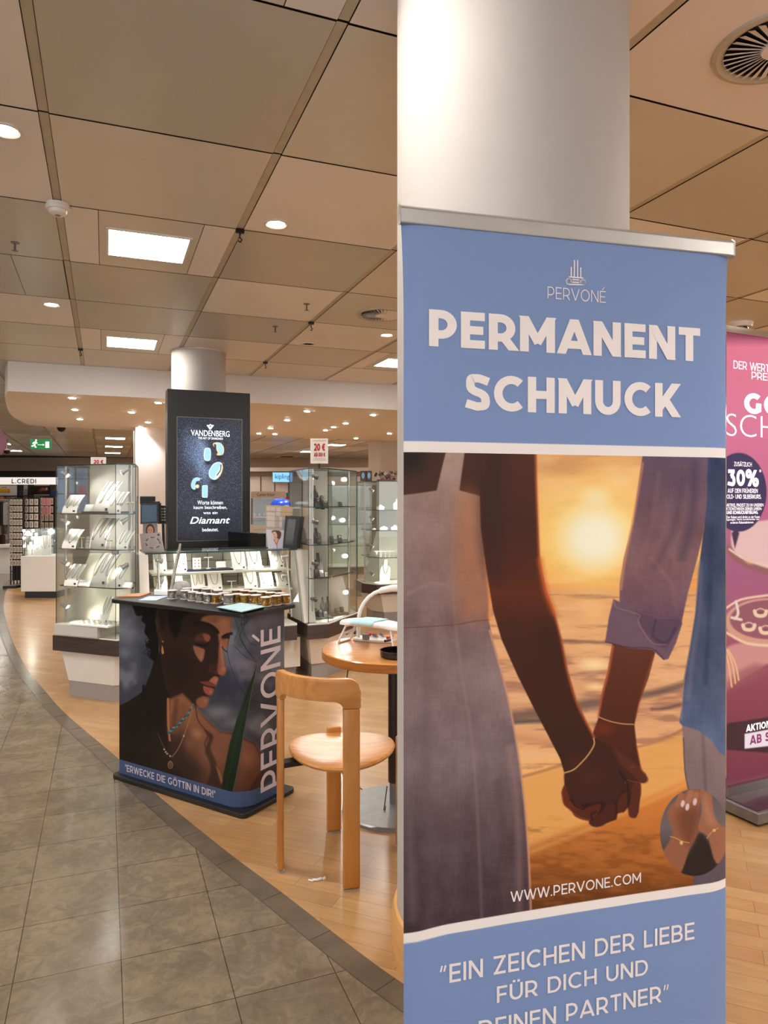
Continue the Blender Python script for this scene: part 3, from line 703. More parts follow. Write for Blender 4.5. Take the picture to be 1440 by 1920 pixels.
def banner_paint(X, Y):
    """X, Y in picture units of the printed photograph (0-1348 across, 20-1850 down)"""
    A = Art(X, Y, (210, 150, 90))
    sky = A.grad([(0, (228, 172, 112)), (120, (246, 192, 124)), (300, (252, 196, 112)), (450, (252, 188, 100)), (530, (240, 164, 90)), (545, (226, 166, 110)), (700, (236, 178, 124)), (850, (228, 172, 126)), (1000, (216, 160, 120)), (1110, (234, 176, 126)), (1200, (244, 186, 122)), (1400, (246, 180, 100)), (1600, (160, 98, 40)), (1850, (110, 62, 26))])
    A.c = sky
    cl = fbm(X/170, Y/42, 3); m = (Y < 520)
    A.mix(np.clip((cl-.5)*2.2, 0, .5)*m, (250, 214, 168)); A.mix(np.clip((.45-cl)*2.2, 0, .35)*m, (192, 132, 84))
    A.blob(640, 80, 190, 50, (196, 144, 96), .5); A.blob(860, 130, 110, 40, (255, 226, 180), .6); A.blob(600, 190, 120, 45, (250, 208, 150), .5)
    A.blob(770, 320, 420, 360, (255, 206, 112), .95); A.blob(765, 335, 280, 260, (255, 232, 160), .95, 0, .1); A.blob(765, 345, 170, 165, (255, 250, 224), 1, 0, .25); A.blob(770, 190, 90, 60, (255, 240, 196), .8)
    # sea
    sea = (Y > 535) & (Y < 1230)
    wv = fbm(X/150, Y/22, 11, 4); A.mix(np.clip((wv-.52)*3, 0, .6)*sea*(Y > 560), (148, 104, 84)); A.mix(np.clip((.42-wv)*3.5, 0, .55)*sea, (240, 194, 144))
    A.blob(760, 620, 80, 110, (250, 196, 130), .6); A.blob(765, 830, 95, 38, (255, 226, 172), .95); A.blob(770, 915, 60, 22, (255, 220, 160), .85); A.blob(750, 760, 60, 20, (240, 190, 130), .6)
    A.line([(560, 742), (660, 738), (780, 745), (830, 742)], 10, (122, 86, 70), 10, al=.7)
    A.line([(440, 1030), (540, 1020), (640, 1010), (720, 985), (790, 975)], 42, (96, 78, 76), 26, al=.75); A.line([(455, 1050), (560, 1045)], 16, (70, 58, 60), 14, al=.7)
    A.line([(930, 950), (1010, 935), (1110, 905)], 26, (104, 82, 78), 18, al=.75); A.line([(985, 1000), (1030, 998), (1100, 980)], 12, (84, 66, 66), 10, al=.6)
    A.line([(480, 1262), (560, 1240), (640, 1215), (700, 1195)], 12, (150, 98, 70), 10, al=.7); A.line([(930, 1145), (1010, 1125), (1110, 1075)], 10, (166, 108, 76), 8, al=.7)
    A.line([(460, 1110), (640, 1130)], 30, (190, 130, 96), 30, al=.5)
    # sand: lit part and the dark slope
    A.poly([(480, 1270), (700, 1200), (940, 1150), (1120, 1090), (1120, 1310), (800, 1430), (490, 1560)], (230, 168, 96), 14, False, .9)
    A.poly([(470, 1545), (600, 1495), (800, 1415), (960, 1345), (1120, 1275), (1300, 1200), (1300, 1900), (470, 1900)], A.grad([(1270, (222, 138, 66)), (1450, (196, 118, 54)), (1600, (166, 98, 44)), (1720, (112, 62, 26)), (1800, (90, 48, 20))]), 22, False)
    g = fbm(X/60, Y/16, 21, 5); A.mix(np.clip((g-.5)*1.6, 0, .3)*(Y > 1450), (96, 52, 22)); A.mix(np.clip((.45-g)*1.4, 0, .22)*(Y > 1400), (206, 134, 70))
    A.line([(490, 1560), (620, 1508), (800, 1435), (960, 1362), (1115, 1292)], 10, (244, 190, 118), 20, al=.5)
    # woman: hair, back, dress
    tex = (fbm(X/3.5, Y/38, 31, 3)-.5)*11+(fbm(X/38, Y/3.5, 32, 3)-.5)*11+(fbm(X/75, Y/110, 33, 4)-.5)*34
    A.poly([(0, -20), (350, -20), (350, 200), (0, 200)], (70, 40, 28), 3, False)
    A.blob(60, 40, 110, 110, (24, 16, 16), .9)
    A.line([(235, -10), (255, 60), (225, 100)], 5, (40, 24, 20), 4)
    dress = A.grad([(20, (170, 142, 132)), (200, (150, 124, 116)), (500, (138, 112, 108)), (660, (128, 102, 102)), (900, (138, 116, 118)), (1200, (122, 102, 108)), (1500, (92, 74, 82)), (1850, (70, 54, 62))])+tex[..., None]
    A.poly([(205, -20), (272, -20), (262, 60), (246, 175), (158, 175), (180, 80)], dress, 3, False)
    dp = [(0, 184), (100, 172), (165, 162), (246, 162), (330, 184), (338, 330), (355, 450), (362, 560), (360, 660), (382, 760), (420, 900), (455, 1060), (482, 1230), (500, 1390), (512, 1560), (526, 1800), (526, 1900), (0, 1900)]
    A.poly(dp, dress, 3, False)
    A.poly([(240, 200), (325, 190), (345, 330), (362, 480), (362, 640), (300, 660), (235, 600)], (196, 112, 64), 60, True, .45)
    A.line([(345, 420), (360, 560), (362, 660)], 8, (232, 140, 76), 10, al=.8)
    A.line([(364, 700), (420, 900), (455, 1060), (482, 1230), (500, 1390), (514, 1580), (524, 1850)], 8, (206, 150, 118), 6, al=.85)
    A.line([(20, 690), (130, 684), (235, 676), (300, 664), (360, 658)], 3, (96, 70, 66), 3)
    A.line([(222, 280), (222, 500), (232, 676), (262, 900), (300, 1150), (322, 1500), (335, 1850)], 9, (160, 136, 130), 12, al=.35)
    A.line([(395, 1280), (415, 1450), (425, 1650), (420, 1850)], 26, (90, 66, 70), 22, al=.45)
    A.line([(440, 1150), (470, 1400), (480, 1850)], 22, (160, 126, 116), 20, al=.4)
    A.line([(130, 700), (120, 1100), (140, 1500), (130, 1850)], 30, (96, 78, 86), 40, al=.35); A.line([(60, 700), (50, 1200), (70, 1800)], 26, (150, 132, 134), 30, al=.25)
    A.line([(50, 560), (130, 520), (200, 525)], 12, (170, 146, 138), 12, al=.35)
    # man: shirt body, trousers
    shirt = A.grad([(20, (46, 58, 92)), (300, (58, 68, 98)), (600, (66, 76, 106)), (900, (80, 90, 120)), (1165, (86, 104, 142))])+(tex*.9)[..., None]
    tr = A.grad([(1050, (140, 118, 118)), (1300, (128, 108, 112)), (1700, (88, 76, 90))])+(tex*.6)[..., None]
    A.poly([(1100, 1040), (1180, 1040), (1300, 1150), (1300, 1720), (1146, 1720), (1142, 1500), (1132, 1340), (1112, 1250), (1104, 1120)], tr, 3, False)
    A.line([(1180, 1090), (1190, 1300), (1210, 1700)], 10, (92, 76, 84), 12, al=.5); A.line([(1106, 1110), (1112, 1240), (1130, 1330)], 4, (90, 70, 70), 3)
    A.poly([(1180, -20), (1300, -20), (1300, 1200), (1245, 1168), (1215, 1120), (1160, 1080), (1100, 1062), (1090, 1050), (1100, 990), (1108, 880), (1130, 760), (1150, 640), (1162, 480), (1185, 300)], shirt, 3, False)
    A.line([(1170, 440), (1168, 620), (1140, 800), (1125, 960)], 18, (120, 120, 140), 16, al=.4); A.line([(1215, 300), (1205, 600), (1190, 900)], 14, (38, 46, 74), 18, al=.5)
    A.line([(1168, 430), (1152, 620), (1128, 780), (1108, 900), (1098, 1040)], 3, (190, 150, 130), 3, al=.6)
    # man's sleeve
    slv = A.grad([(20, (98, 78, 100)), (250, (112, 84, 96)), (420, (126, 92, 98)), (560, (116, 84, 96)), (700, (104, 78, 98)), (810, (92, 70, 92))])+(tex*.8)[..., None]
    A.poly([(956, -20), (1200, -20), (1196, 200), (1184, 320), (1160, 420), (1122, 560), (1092, 700), (960, 700), (860, 640), (862, 520), (878, 420), (912, 290), (935, 130)], slv, 3, False)
    A.line([(950, 60), (930, 180), (905, 320), (880, 440), (866, 540)], 9, (214, 140, 100), 8, al=.7)
    A.line([(1100, 130), (1070, 300), (1000, 450)], 26, (84, 62, 82), 26, al=.5); A.line([(1150, 60), (1140, 260), (1100, 420)], 30, (70, 56, 80), 30, al=.55); A.line([(980, 420), (1060, 520), (1070, 600)], 14, (150, 112, 110), 14, al=.35); A.line([(1010, 100), (985, 300), (920, 480)], 18, (140, 106, 110), 20, al=.35)
    # forearm of the man, under the cuff
    skin = A.grad([(740, (98, 52, 36)), (1000, (84, 40, 27)), (1200, (72, 34, 23)), (1450, (62, 30, 22))])
    A.poly([(835, 740), (1000, 775), (972, 880), (935, 980), (918, 1060), (928, 1150), (945, 1235), (962, 1248), (968, 1266), (955, 1282), (938, 1282), (940, 1340), (934, 1395), (922, 1417), (905, 1410), (893, 1370), (870, 1390), (800, 1430), (700, 1300), (752, 1110), (778, 1040), (790, 950), (815, 860)], skin, 3, False)
    A.line([(836, 760), (818, 860), (794, 950), (780, 1030)], 7, (206, 104, 58), 8, al=.8); A.line([(990, 800), (950, 930), (924, 1030)], 5, (170, 84, 48), 8, al=.6)
    A.blob(800, 1075, 60, 40, (128, 48, 26), .7); A.line([(925, 1130), (945, 1230), (960, 1256)], 4, (180, 86, 48), 5, al=.7)
    # cuff
    A.poly([(838, 578), (920, 620), (1010, 650), (1095, 648), (1101, 672), (1078, 745), (1048, 808), (1030, 812), (985, 772), (900, 768), (806, 742), (820, 650)], (110, 84, 100), 3, False)
    A.poly([(920, 622), (948, 690), (1000, 755), (1040, 770), (1100, 672), (1092, 650), (1010, 655)], (86, 64, 84), 6, False, .8)
    A.line([(838, 582), (850, 610), (905, 628), (938, 640), (934, 670), (985, 745), (1040, 752)], 4, (150, 116, 124), 4, al=.7)
    A.line([(808, 742), (900, 764), (985, 768), (1030, 808)], 4, (64, 44, 58), 4, al=.8); A.line([(1000, 660), (990, 720), (1040, 745), (1075, 690)], 8, (60, 46, 70), 8, al=.6)
    # woman's arm
    arm = A.grad([(20, (78, 42, 28)), (300, (68, 34, 22)), (480, (80, 36, 20)), (560, (92, 40, 20)), (700, (66, 32, 20)), (1000, (64, 33, 22)), (1300, (54, 29, 22))])
    A.poly([(338, -20), (542, -20), (544, 150), (550, 300), (556, 430), (580, 545), (612, 630), (638, 730), (662, 850), (694, 960), (730, 1040), (765, 1108), (830, 1150), (880, 1190), (930, 1235), (960, 1260), (940, 1282), (890, 1262), (880, 1300), (900, 1335), (892, 1370), (850, 1395), (842, 1425), (808, 1438), (770, 1450), (748, 1440), (742, 1420), (700, 1412), (680, 1388), (652, 1370), (638, 1320), (650, 1290), (650, 1245), (634, 1190), (590, 1105), (540, 1010), (470, 870), (410, 735), (376, 620), (352, 470), (330, 310), (326, 180)], arm, 3, False)
    A.poly([(345, 20), (420, 20), (405, 300), (400, 500), (350, 440), (330, 250)], (52, 28, 24), 50, True, .7)
    A.line([(540, 20), (543, 150), (549, 300), (555, 430), (578, 545), (610, 630), (636, 730), (660, 850), (692, 960), (728, 1040), (764, 1108)], 9, (196, 98, 50), 9, al=.75)
    A.line([(556, 430), (578, 545), (610, 630)], 22, (206, 96, 40), 22, al=.6)
    A.blob(600, 760, 60, 160, (56, 28, 20), .5, -.3); A.blob(690, 1200, 60, 60, (92, 42, 28), .5)
    # the interlaced hands
    hc = lambda L: [(612.7+.468*x, 1103+.468*y) for x, y in L]
    A.poly(hc([(95, 400), (60, 450), (70, 550), (120, 600), (150, 625), (285, 685), (300, 620), (180, 560), (130, 520)]), (100, 44, 26), 4); A.poly(hc([(150, 600), (160, 650), (230, 685), (300, 690), (360, 640), (385, 580), (350, 545), (290, 570), (240, 600)]), (84, 38, 26), 4)
    A.poly(hc([(285, 690), (290, 725), (330, 745), (390, 735), (440, 700), (500, 680), (505, 610), (490, 560), (440, 545), (400, 600), (350, 640)]), (74, 34, 25), 4); A.poly(hc([(505, 600), (510, 630), (560, 620), (600, 570), (622, 500), (600, 460), (560, 470), (520, 530)]), (82, 38, 26), 4)
    A.poly(hc([(600, 560), (605, 640), (625, 668), (660, 668), (678, 640), (690, 540), (706, 480), (700, 380), (640, 400), (620, 470)]), (86, 40, 28), 4)
    A.poly(hc([(90, 300), (200, 220), (320, 60), (480, 100), (640, 200), (700, 290), (756, 345), (750, 375), (700, 378), (600, 350), (540, 300), (560, 400), (500, 520), (380, 545), (220, 560), (120, 480), (85, 380)]), (64, 33, 26), 6)
    A.poly(hc([(480, 90), (560, 150), (640, 205), (690, 255), (755, 340), (748, 374), (700, 376), (620, 300), (540, 230)]), (88, 44, 31), 8); A.blob(*hc([(300, 330)])[0], 90, 80, (80, 42, 32), .5)
    for p in ([(130, 520), (170, 570), (235, 600)], [(235, 598), (250, 580), (300, 560)], [(360, 640), (385, 590), (390, 560)], [(500, 680), (508, 630), (500, 560)], [(530, 280), (560, 340), (590, 380), (600, 470), (602, 560)], [(620, 470), (600, 570), (560, 620)], [(310, 690), (300, 640), (340, 620)], [(225, 570), (300, 555), (400, 545)]):
        A.line(hc(p), 5, (26, 13, 14), 7, al=.8)
    for p in ([(62, 450), (72, 548), (120, 600), (200, 660), (285, 688)], [(600, 360), (655, 376), (700, 378)], [(690, 250), (755, 335), (752, 370)]): A.line(hc(p), 3, (176, 84, 46), 4, al=.6)
    A.blob(*hc([(580, 380)])[0], 5, 9, (120, 66, 60), .8); A.blob(*hc([(640, 250)])[0], 20, 12, (120, 60, 44), .5)
    A.line([(762, 1112), (764, 1135), (745, 1170), (715, 1205), (685, 1232), (650, 1244)], 4.5, (216, 168, 112), 3)
    A.line([(776, 1028), (820, 1045), (870, 1056), (914, 1058)], 4, (206, 150, 96), 3)
    # small round inset photograph
    cx, cy, rx, ry = 1148, 1472, 133, 168
    rr = np.sqrt(((X-cx)/rx)**2+((Y-cy)/ry)**2); keep = A.c.copy()
    A.c = A.grad([(1300, (96, 88, 96)), (1450, (112, 100, 104)), (1640, (44, 36, 36))])
    A.poly([(1160, 1480), (1190, 1490), (1230, 1590), (1220, 1660), (1080, 1660), (1100, 1600), (1140, 1530)], (44, 34, 32), 8)
    h1 = [(1045, 1395), (1060, 1365), (1085, 1350), (1110, 1325), (1130, 1308), (1160, 1305), (1172, 1330), (1165, 1400), (1168, 1450), (1150, 1500), (1128, 1540), (1100, 1620), (1075, 1625), (1020, 1570), (1050, 1510), (1064, 1470), (1050, 1430)]
    A.poly(h1, (150, 96, 72), 4); A.poly([(1085, 1400), (1160, 1380), (1160, 1450), (1130, 1520), (1100, 1480)], (108, 62, 46), 30, True, .8)
    A.poly([(1170, 1310), (1200, 1300), (1216, 1340), (1222, 1400), (1245, 1440), (1300, 1480), (1300, 1560), (1232, 1590), (1200, 1490), (1164, 1460), (1176, 1390)], (158, 104, 80), 4); A.poly([(1190, 1330), (1212, 1390), (1230, 1440), (1200, 1440), (1185, 1380)], (190, 136, 108), 16, True, .6)
    A.line([(1082, 1365), (1098, 1330)], 22, (160, 104, 80), 4); A.line([(1120, 1360), (1134, 1320)], 22, (170, 112, 88), 4); A.line([(1148, 1352), (1156, 1326)], 20, (166, 110, 84), 4)
    for x, y in ((1103, 1362), (1121, 1375), (1150, 1355)): A.blob(x, y, 9, 17, (226, 196, 204), 1, .2, .6)
    A.line([(1055, 1488), (1080, 1495), (1100, 1506), (1128, 1512)], 3, (206, 160, 90), 2); A.blob(1098, 1512, 8, 10, (226, 186, 116), 1, 0, .5)
    A.line([(1196, 1495), (1215, 1470), (1240, 1455)], 3, (206, 160, 90), 2); A.blob(1224, 1464, 8, 8, (226, 186, 116), 1, 0, .5)
    a = np.clip((1-rr)*60, 0, 1)[..., None]; A.c = keep*(1-a)+A.c*a
    return A.c
# print sheet: a regular grid over the flexible sheet; edges curl back a little
BX = lambda u: (u-740)/.4896
BY = lambda v: (v-840)/.4896
def sheet_pts(A_, Z_, off=0.0):
    t = A_/BW; top = np.clip((Z_-1.80)/.23, 0, 1); ins = .012*(1-top**2)        # the sheet is a touch narrower below the rail
    a = ins*.5+t*(BW-ins); back = -.010*np.clip((.06-t)/.06, 0, 1)**2-.012*np.clip((t-.93)/.07, 0, 1)**2
    o = back+off
    return np.stack([PB.o.x+PB.r.x*a+PB.n.x*o, PB.o.y+PB.r.y*a+PB.n.y*o, Z_], -1)
def pix(P):
    return U0+FPX*P[..., 0]/P[..., 1], V0-FPX*(P[..., 2]-CAM_H)/P[..., 1]
zt = 2.034; z_lo = .06
nx, nz = 600, 1380
ZZ = np.linspace(zt, z_lo, nz)
# fine sheets: blue head, photograph, blue foot are one print
def band_z(A_): # lower white wave: height of its upper edge across the sheet
    t = A_/BW; return .477+.004*np.sin(PI*t)+.010*np.clip((.12-t)/.12, 0, 1)**1.5*-1+.0*t
def sheet(name, z1, z0, nx, nz, fn, mat):
    A_, Z_ = np.meshgrid(np.linspace(0, BW, nx), np.linspace(z1, z0, nz)); P = sheet_pts(A_, Z_)
    return ink_grid(name, P, fn(A_, Z_, P), mat, ban)
M['print'] = print_mat('printed_banner_sheet', .5)
def f_photo(A_, Z_, P):
    u, v = pix(P); c = banner_paint(BX(u), BY(v))
    wv = band_z(A_); a = np.clip((wv-Z_)/.0015, 0, 1)[..., None]
    return c*(1-a)+np.array((244, 236, 234.))*a
def f_head(A_, Z_, P):
    c = np.zeros(A_.shape+(3,)); c[:] = (126, 150, 198)
    a = np.clip((1.5525-Z_)/.0008, 0, 1)[..., None]; return c*(1-a)+np.array((244, 236, 234.))*a
def f_foot(A_, Z_, P):
    c = np.zeros(A_.shape+(3,)); c[:] = (126, 150, 198)
    a = np.clip((Z_-(band_z(A_)-.0235))/.0008, 0, 1)[..., None]; return c*(1-a)+np.array((244, 236, 234.))*a
sheet('print_head', zt, 1.5285, 60, 220, f_head, M['print'])
sheet('print_photo', 1.5285, .462, 430, 760, f_photo, M['print'])
sheet('print_foot', .462, .06, 60, 300, f_foot, M['print'])
W = M['text_white']; O = .0015
caps(PB, 'PERMANENT', (804, 649), (1312, 616), .23, W, ban, gap=.10)
caps(PB, 'SCHMUCK', (872, 769), (1273, 720), .23, W, ban, gap=.11)
caps(PB, 'PERVONÉ', (1026, 560), (1134.7, 546.5), .085, W, ban, gap=.15)
caps(PB, 'WWW.PERVONE.COM', (957, 1691), (1201, 1635), .135, W, ban, gap=.13)
caps(PB, '“EIN ZEICHEN DER LIEBE', (825, 1845), (1301, 1728), .145, W, ban, gap=.14)
caps(PB, 'FÜR DICH UND', (931, 1880), (1214, 1797), .145, W, ban, gap=.14)
caps(PB, 'DEINEN PARTNER”', (897, 1947), (1253, 1844), .145, W, ban, gap=.14)
# the column emblem above the small name
def ribbon(mb, pl, pts, wd, off, closed=False):
    """flat stroke on the sheet through pixel-free sheet points (a, z)"""
    pts = [Vector((p[0], p[1])) for p in pts]
    for i in range(len(pts)-1):
        d = (pts[i+1]-pts[i]).normalized(); nrm = Vector((-d.y, d.x))*wd/2; e = d*wd*.3
        q = [pts[i]-e+nrm, pts[i]-e-nrm, pts[i+1]+e-nrm, pts[i+1]+e+nrm]
        mb.quad(*[pl.pt(k.x, k.y, off) for k in q])
def strokes(name, pl, lists, wd, mat, parent, off=.0015, conv=None):
    mb = MB()
    for k, L in enumerate(lists):
        ribbon(mb, pl, [pl.hit(*(conv(*p) if conv else p)) for p in L], wd, off+k*.00002)
    return build(name, mb, mat, parent)
cv = lambda x, y: (1020+x*.0903, 480+y*.0903)
arc = lambda cx, cy, r, a0, a1, n=10: [(cx+r*math.cos(math.radians(a0+(a1-a0)*i/n)), cy+r*math.sin(math.radians(a0+(a1-a0)*i/n))) for i in range(n+1)]
strokes('emblem', PB, [[(560, 240), (560, 440)], [(625, 95), (622, 440)], [(690, 95), (690, 440)], [(755, 250), (757, 445)], [(515, 437), (800, 462)], [(590, 492), (720, 502)], [(585, 545), (715, 555)],
    arc(505, 530, 50, 10, -180, 12)+arc(515, 540, 55, 180, 95, 5)+[(790, 602)]+arc(800, 560, 48, 80, 0, 5)+arc(800, 545, 48, 0, -190, 12)], .0031, W, ban, conv=cv)

# ------------------------------------------------------------------ backlit pink advertising stand at the right edge
LO = Vector((1.5693, 3.30, 0)); LANG = math.radians(25); PL = Plane(LO, LANG); LWd = .86
lb = thing('advertising_stand', 'pink backlit advertising stand in a chrome frame at the right edge', 'advertising stand', PL.pt(LWd/2, 0), LANG)
def pink_paint(u, v, x0, y0):
    X, Y = u, v
    A = Art(X, Y, (220, 110, 140)); A.c = A.grad([(630, (150, 60, 90)), (650, (226, 112, 140)), (800, (222, 116, 150)), (950, (196, 96, 134)), (1080, (166, 88, 120)), (1150, (168, 86, 112)), (1250, (150, 66, 86)), (1340, (132, 52, 68)), (1480, (118, 44, 66))])
    A.poly([(1372, 990), (1384, 985), (1440, 975), (1540, 970), (1560, 1090), (1440, 1068), (1378, 1040)], (232, 186, 180), 3); A.poly([(1372, 1000), (1380, 990), (1386, 1000), (1378, 1028)], (60, 36, 64), 2, False)
    A.line([(1366, 1028), (1380, 1046), (1410, 1062), (1450, 1074), (1520, 1080)], 12, (150, 92, 90), 4); A.line([(1368, 1030), (1400, 1050), (1450, 1062)], 4, (240, 196, 180), 3)
    A.blob(1405, 1052, 16, 9, (236, 186, 150), .9, .4)
    A.poly([(1356, 1250), (1352, 1225), (1370, 1210), (1400, 1205), (1470, 1206), (1560, 1215), (1560, 1250), (1470, 1235), (1410, 1262), (1374, 1285), (1352, 1296)], (206, 138, 132), 4); A.poly([(1352, 1290), (1380, 1262), (1420, 1245), (1440, 1262), (1380, 1290), (1352, 1300)], (150, 80, 84), 8, True, .7)
    A.blob(1440, 1166, 84, 46, (214, 150, 128), 1, 0, .93); A.blob(1442, 1162, 76, 38, (150, 84, 96), 1, 0, .93); A.line([(1362, 1140), (1390, 1124), (1440, 1116)], 4, (246, 206, 170), 3); A.line([(1362, 1186), (1400, 1206), (1450, 1211)], 5, (240, 196, 160), 3)
    for x, y in ((1404, 1172), (1426, 1146), (1436, 1178)):
        A.blob(x, y+6, 13, 9, (116, 60, 66), .8); A.line([(x-11, y), (x-8, y+7), (x, y+9), (x+8, y+7), (x+11, y)], 7, (238, 200, 168), 2); A.line([(x-11, y), (x, y-5), (x+11, y)], 2, (238, 200, 168), 2)
    A.line([(1380, 1128), (1384, 1150), (1378, 1160)], 5, (236, 206, 190), 2); A.line([(1372, 1158), (1390, 1162)], 5, (236, 206, 190), 2)
    for o in (0, 7, 13): A.line([(1358+o*.6, 1216+o*.2), (1366+o, 1245), (1372+o, 1288-o)], 3, (236, 180, 130), 2)
    A.poly([(1358, 1364), (1366, 1356), (1440, 1345), (1560, 1335), (1560, 1420), (1364, 1406), (1358, 1400)], (58, 22, 34), 2, False)
    A.poly([(1396, 1376), (1440, 1368), (1560, 1355), (1560, 1385), (1440, 1399), (1396, 1404)], (240, 222, 228), 1.5, False)
    A.blob(1385, 923, 53, 75, (54, 40, 84), 1, 0, .97)
    return A.c
A_, Z_ = np.meshgrid(np.linspace(.0, LWd, 260), np.linspace(2.20, .085, 560))
P = np.stack([PL.o.x+PL.r.x*A_+PL.n.x*.002, PL.o.y+PL.r.y*A_+PL.n.y*.002, Z_], -1); uu, vv = pix(P)
M['backlit'] = print_mat('backlit_poster', .3, 1, .82)
ink_grid('poster', P, pink_paint(uu, vv, 0, 0), M['backlit'], lb)
b = MB(); b.box(PL.pt(LWd/2, 1.14, -.03), (LWd+.02, .05, 2.13), LANG); build('light_box', b, M['alu'], lb)
b = MB()
for a in (-.008, LWd+.008): b.box(PL.pt(a, 1.15, -.02), (.014, .07, 2.16), LANG)
b.box(PL.pt(LWd/2, 2.215, -.02), (LWd+.03, .07, .03), LANG)
build('frame', b, M['chrome'], lb, bevel=.003)
b = MB(); b.box(PL.pt(LWd/2, .035, .05), (LWd+.06, .30, .05), LANG); build('base', b, M['steel'], lb, bevel=.004)
b = MB(); b.box(PL.pt(LWd/2, .0608, .1), (LWd+.02, .16, .003), LANG); build('base_plate', b, plain('plum_plate', (70, 44, 58), .25), lb)
b = MB(); b.box(PL.pt(LWd/2, .082, .012), (LWd, .02, .045), LANG, ); build('foot_strip', b, M['chrome'], lb)
b = MB(); b.box(PL.pt(LWd/2, .005, .05), (LWd+.02, .26, .01), LANG); build('rubber_foot', b, M['black'], lb)
b = MB(); b.box(PL.pt(-.0165, 1.18, -.02), (.002, .03, 1.1), LANG); build('edge_light', b, emitter('blue_edge_glow', (120, 170, 255), 1.6), lb)
WE = emitter('backlit_lettering', (250, 240, 244), .95)
O = .004
def let(txt, u0, vb, u1, vt, bold=0, mat=None, shear=0):
    a0, z0 = PL.hit(u0, vb); a1, _ = PL.hit(u1, vb); z1 = PL.hit(u0, vt)[1]
    return lettering(PL, txt, 0, 0, mat or WE, lb, bold=bold, off=O, box=(a0, z0, a1, z1), shear=shear)
def lc(txt, u0, vb, u1, vt, k, mat=None, gap=.13):
    a0, z0 = PL.hit(u0, vb); a1, _ = PL.hit(u1, vb); z1 = PL.hit(u0, vt)[1]
    return caps(PL, txt, 0, 0, k, mat or WE, lb, off=O, gap=gap, box=(a0, z0, a1, z1))
lc('DER WERT', 1374, 691, 1441, 676, .11); lc('PREISE', 1408, 711, 1459, 697, .11)
lc('GOLD', 1394, 775, 1520, 736, .24, gap=.1)
let('SCHMUCK', 1361, 817, 1590, 775, -.02)
lc('ZUSÄTZLICH', 1375, 874, 1408, 866, .12); lc('30%', 1363, 911, 1420, 880, .22, gap=.1)
let('*', 1422, 886, 1426, 880)
lc('AUF DEN FRÜHEREN', 1363, 924, 1419, 916, .13); lc('GOLD- UND SILBERKURS.', 1356.5, 935, 1426, 927, .13)
let('E ARTIKEL FINDEST DU IN UNSEREN', 1357.5, 950, 1430, 944)
let('AKTIONSTHEKEN DEINER UHREN-', 1357.5, 957, 1427, 951)
let('UND SCHMUCKABTEILUNG.', 1361, 964, 1420, 958, .02)
let('*Der Rabatt wird direkt an der Kasse', 1359, 972, 1423, 967)
let('abgezogen. Nicht kombinierbar mit', 1359, 977, 1422, 972.5)
let('anderen Rabattaktionen.', 1368, 982, 1412, 977.5)
lc('AKTION:', 1398, 1372, 1446, 1359, .2)
lc('AB SOFORT', 1405, 1396, 1496, 1379, .22, emitter('plum_lettering', (110, 44, 86), .8))
# ------------------------------------------------------------------ promotional counter
F_ = onz(457, 1538); L_ = onz(207, 1459); R_ = onz(566, 1487)
e1 = (L_-F_); LL = e1.length; e1.normalize(); e2 = Vector((-e1.y, e1.x, 0));
if e2.dot(R_-F_) < 0: e2 = -e2
RR = (R_-F_).dot(e2)
def cp(a, c_, z=0): return Vector((F_.x+e1.x*a+e2.x*c_, F_.y+e1.y*a+e2.y*c_, z))
def rrect(x0, x1, y0, y1, rs, n=6):
    """rounded rectangle in counter coordinates; rs = radii at (x0,y0),(x1,y0),(x1,y1),(x0,y1)"""
    out = []
    for (cx, cy, a0), r in zip(((x0, y0, 180), (x1, y0, 270), (x1, y1, 0), (x0, y1, 90)), rs):
        sx = 1 if cx == x0 else -1; sy = 1 if cy == y0 else -1
        for k in range(n+1):
            a = math.radians(a0+90*k/n); out.append((cx+sx*r+r*math.cos(a), cy+sy*r+r*math.sin(a)))
    return out
ctr = thing('promotional_counter', 'black topped promotional counter wrapped with a portrait of a woman looking down', 'counter', cp(LL/2, RR/2), math.atan2(e1.y, e1.x))
def cprism(name, poly, z0, z1, mat, bevel=0):
    b = MB(); b.prism([tuple(cp(x, y)[:2]) for x, y in poly], z0, z1); return build(name, b, mat, ctr, bevel=bevel)
cprism('base_plate', rrect(0, LL, 0, RR, [.03]*4), 0, .022, M['black_top'], .003)
cprism('tabletop', rrect(-.005, LL+.005, -.005, RR+.005, [.03]*4), .900, .920, M['black_top'], .003)
# wrap: from the left end along the long side, round the front corner, along the short side
ins = .032; rad = .10; xe = LL-.022; ye = RR-.035
path = [(xe, ins+.10)]+[(xe-.10+.10*math.cos(a), ins+.10-.10*math.sin(a)) for a in np.linspace(0, PI/2, 9)]
path = []
for a in np.linspace(0, PI/2, 9): path.append((xe-.012+.012*math.cos(a), ins+.012-.012*math.sin(a)))
path = [(xe, ye)]+path
for k in range(1, 2): pass
for a in np.linspace(0, PI/2, 13): path.append((ins+rad-rad*math.sin(a), ins+rad-rad*math.cos(a)))
for a in np.linspace(0, PI/2, 5): path.append((ins+.03-.03*math.cos(a), ye-.03+.03*math.sin(a)))
path = np.array(path); dd = np.r_[0, np.cumsum(np.linalg.norm(np.diff(path, axis=0), axis=1))]
body = [tuple(p) for p in path]
b = MB(); b.prism([tuple(cp(x, y)[:2]) for x, y in body], .022, .90); build('cabinet_body', b, M['black'], ctr)
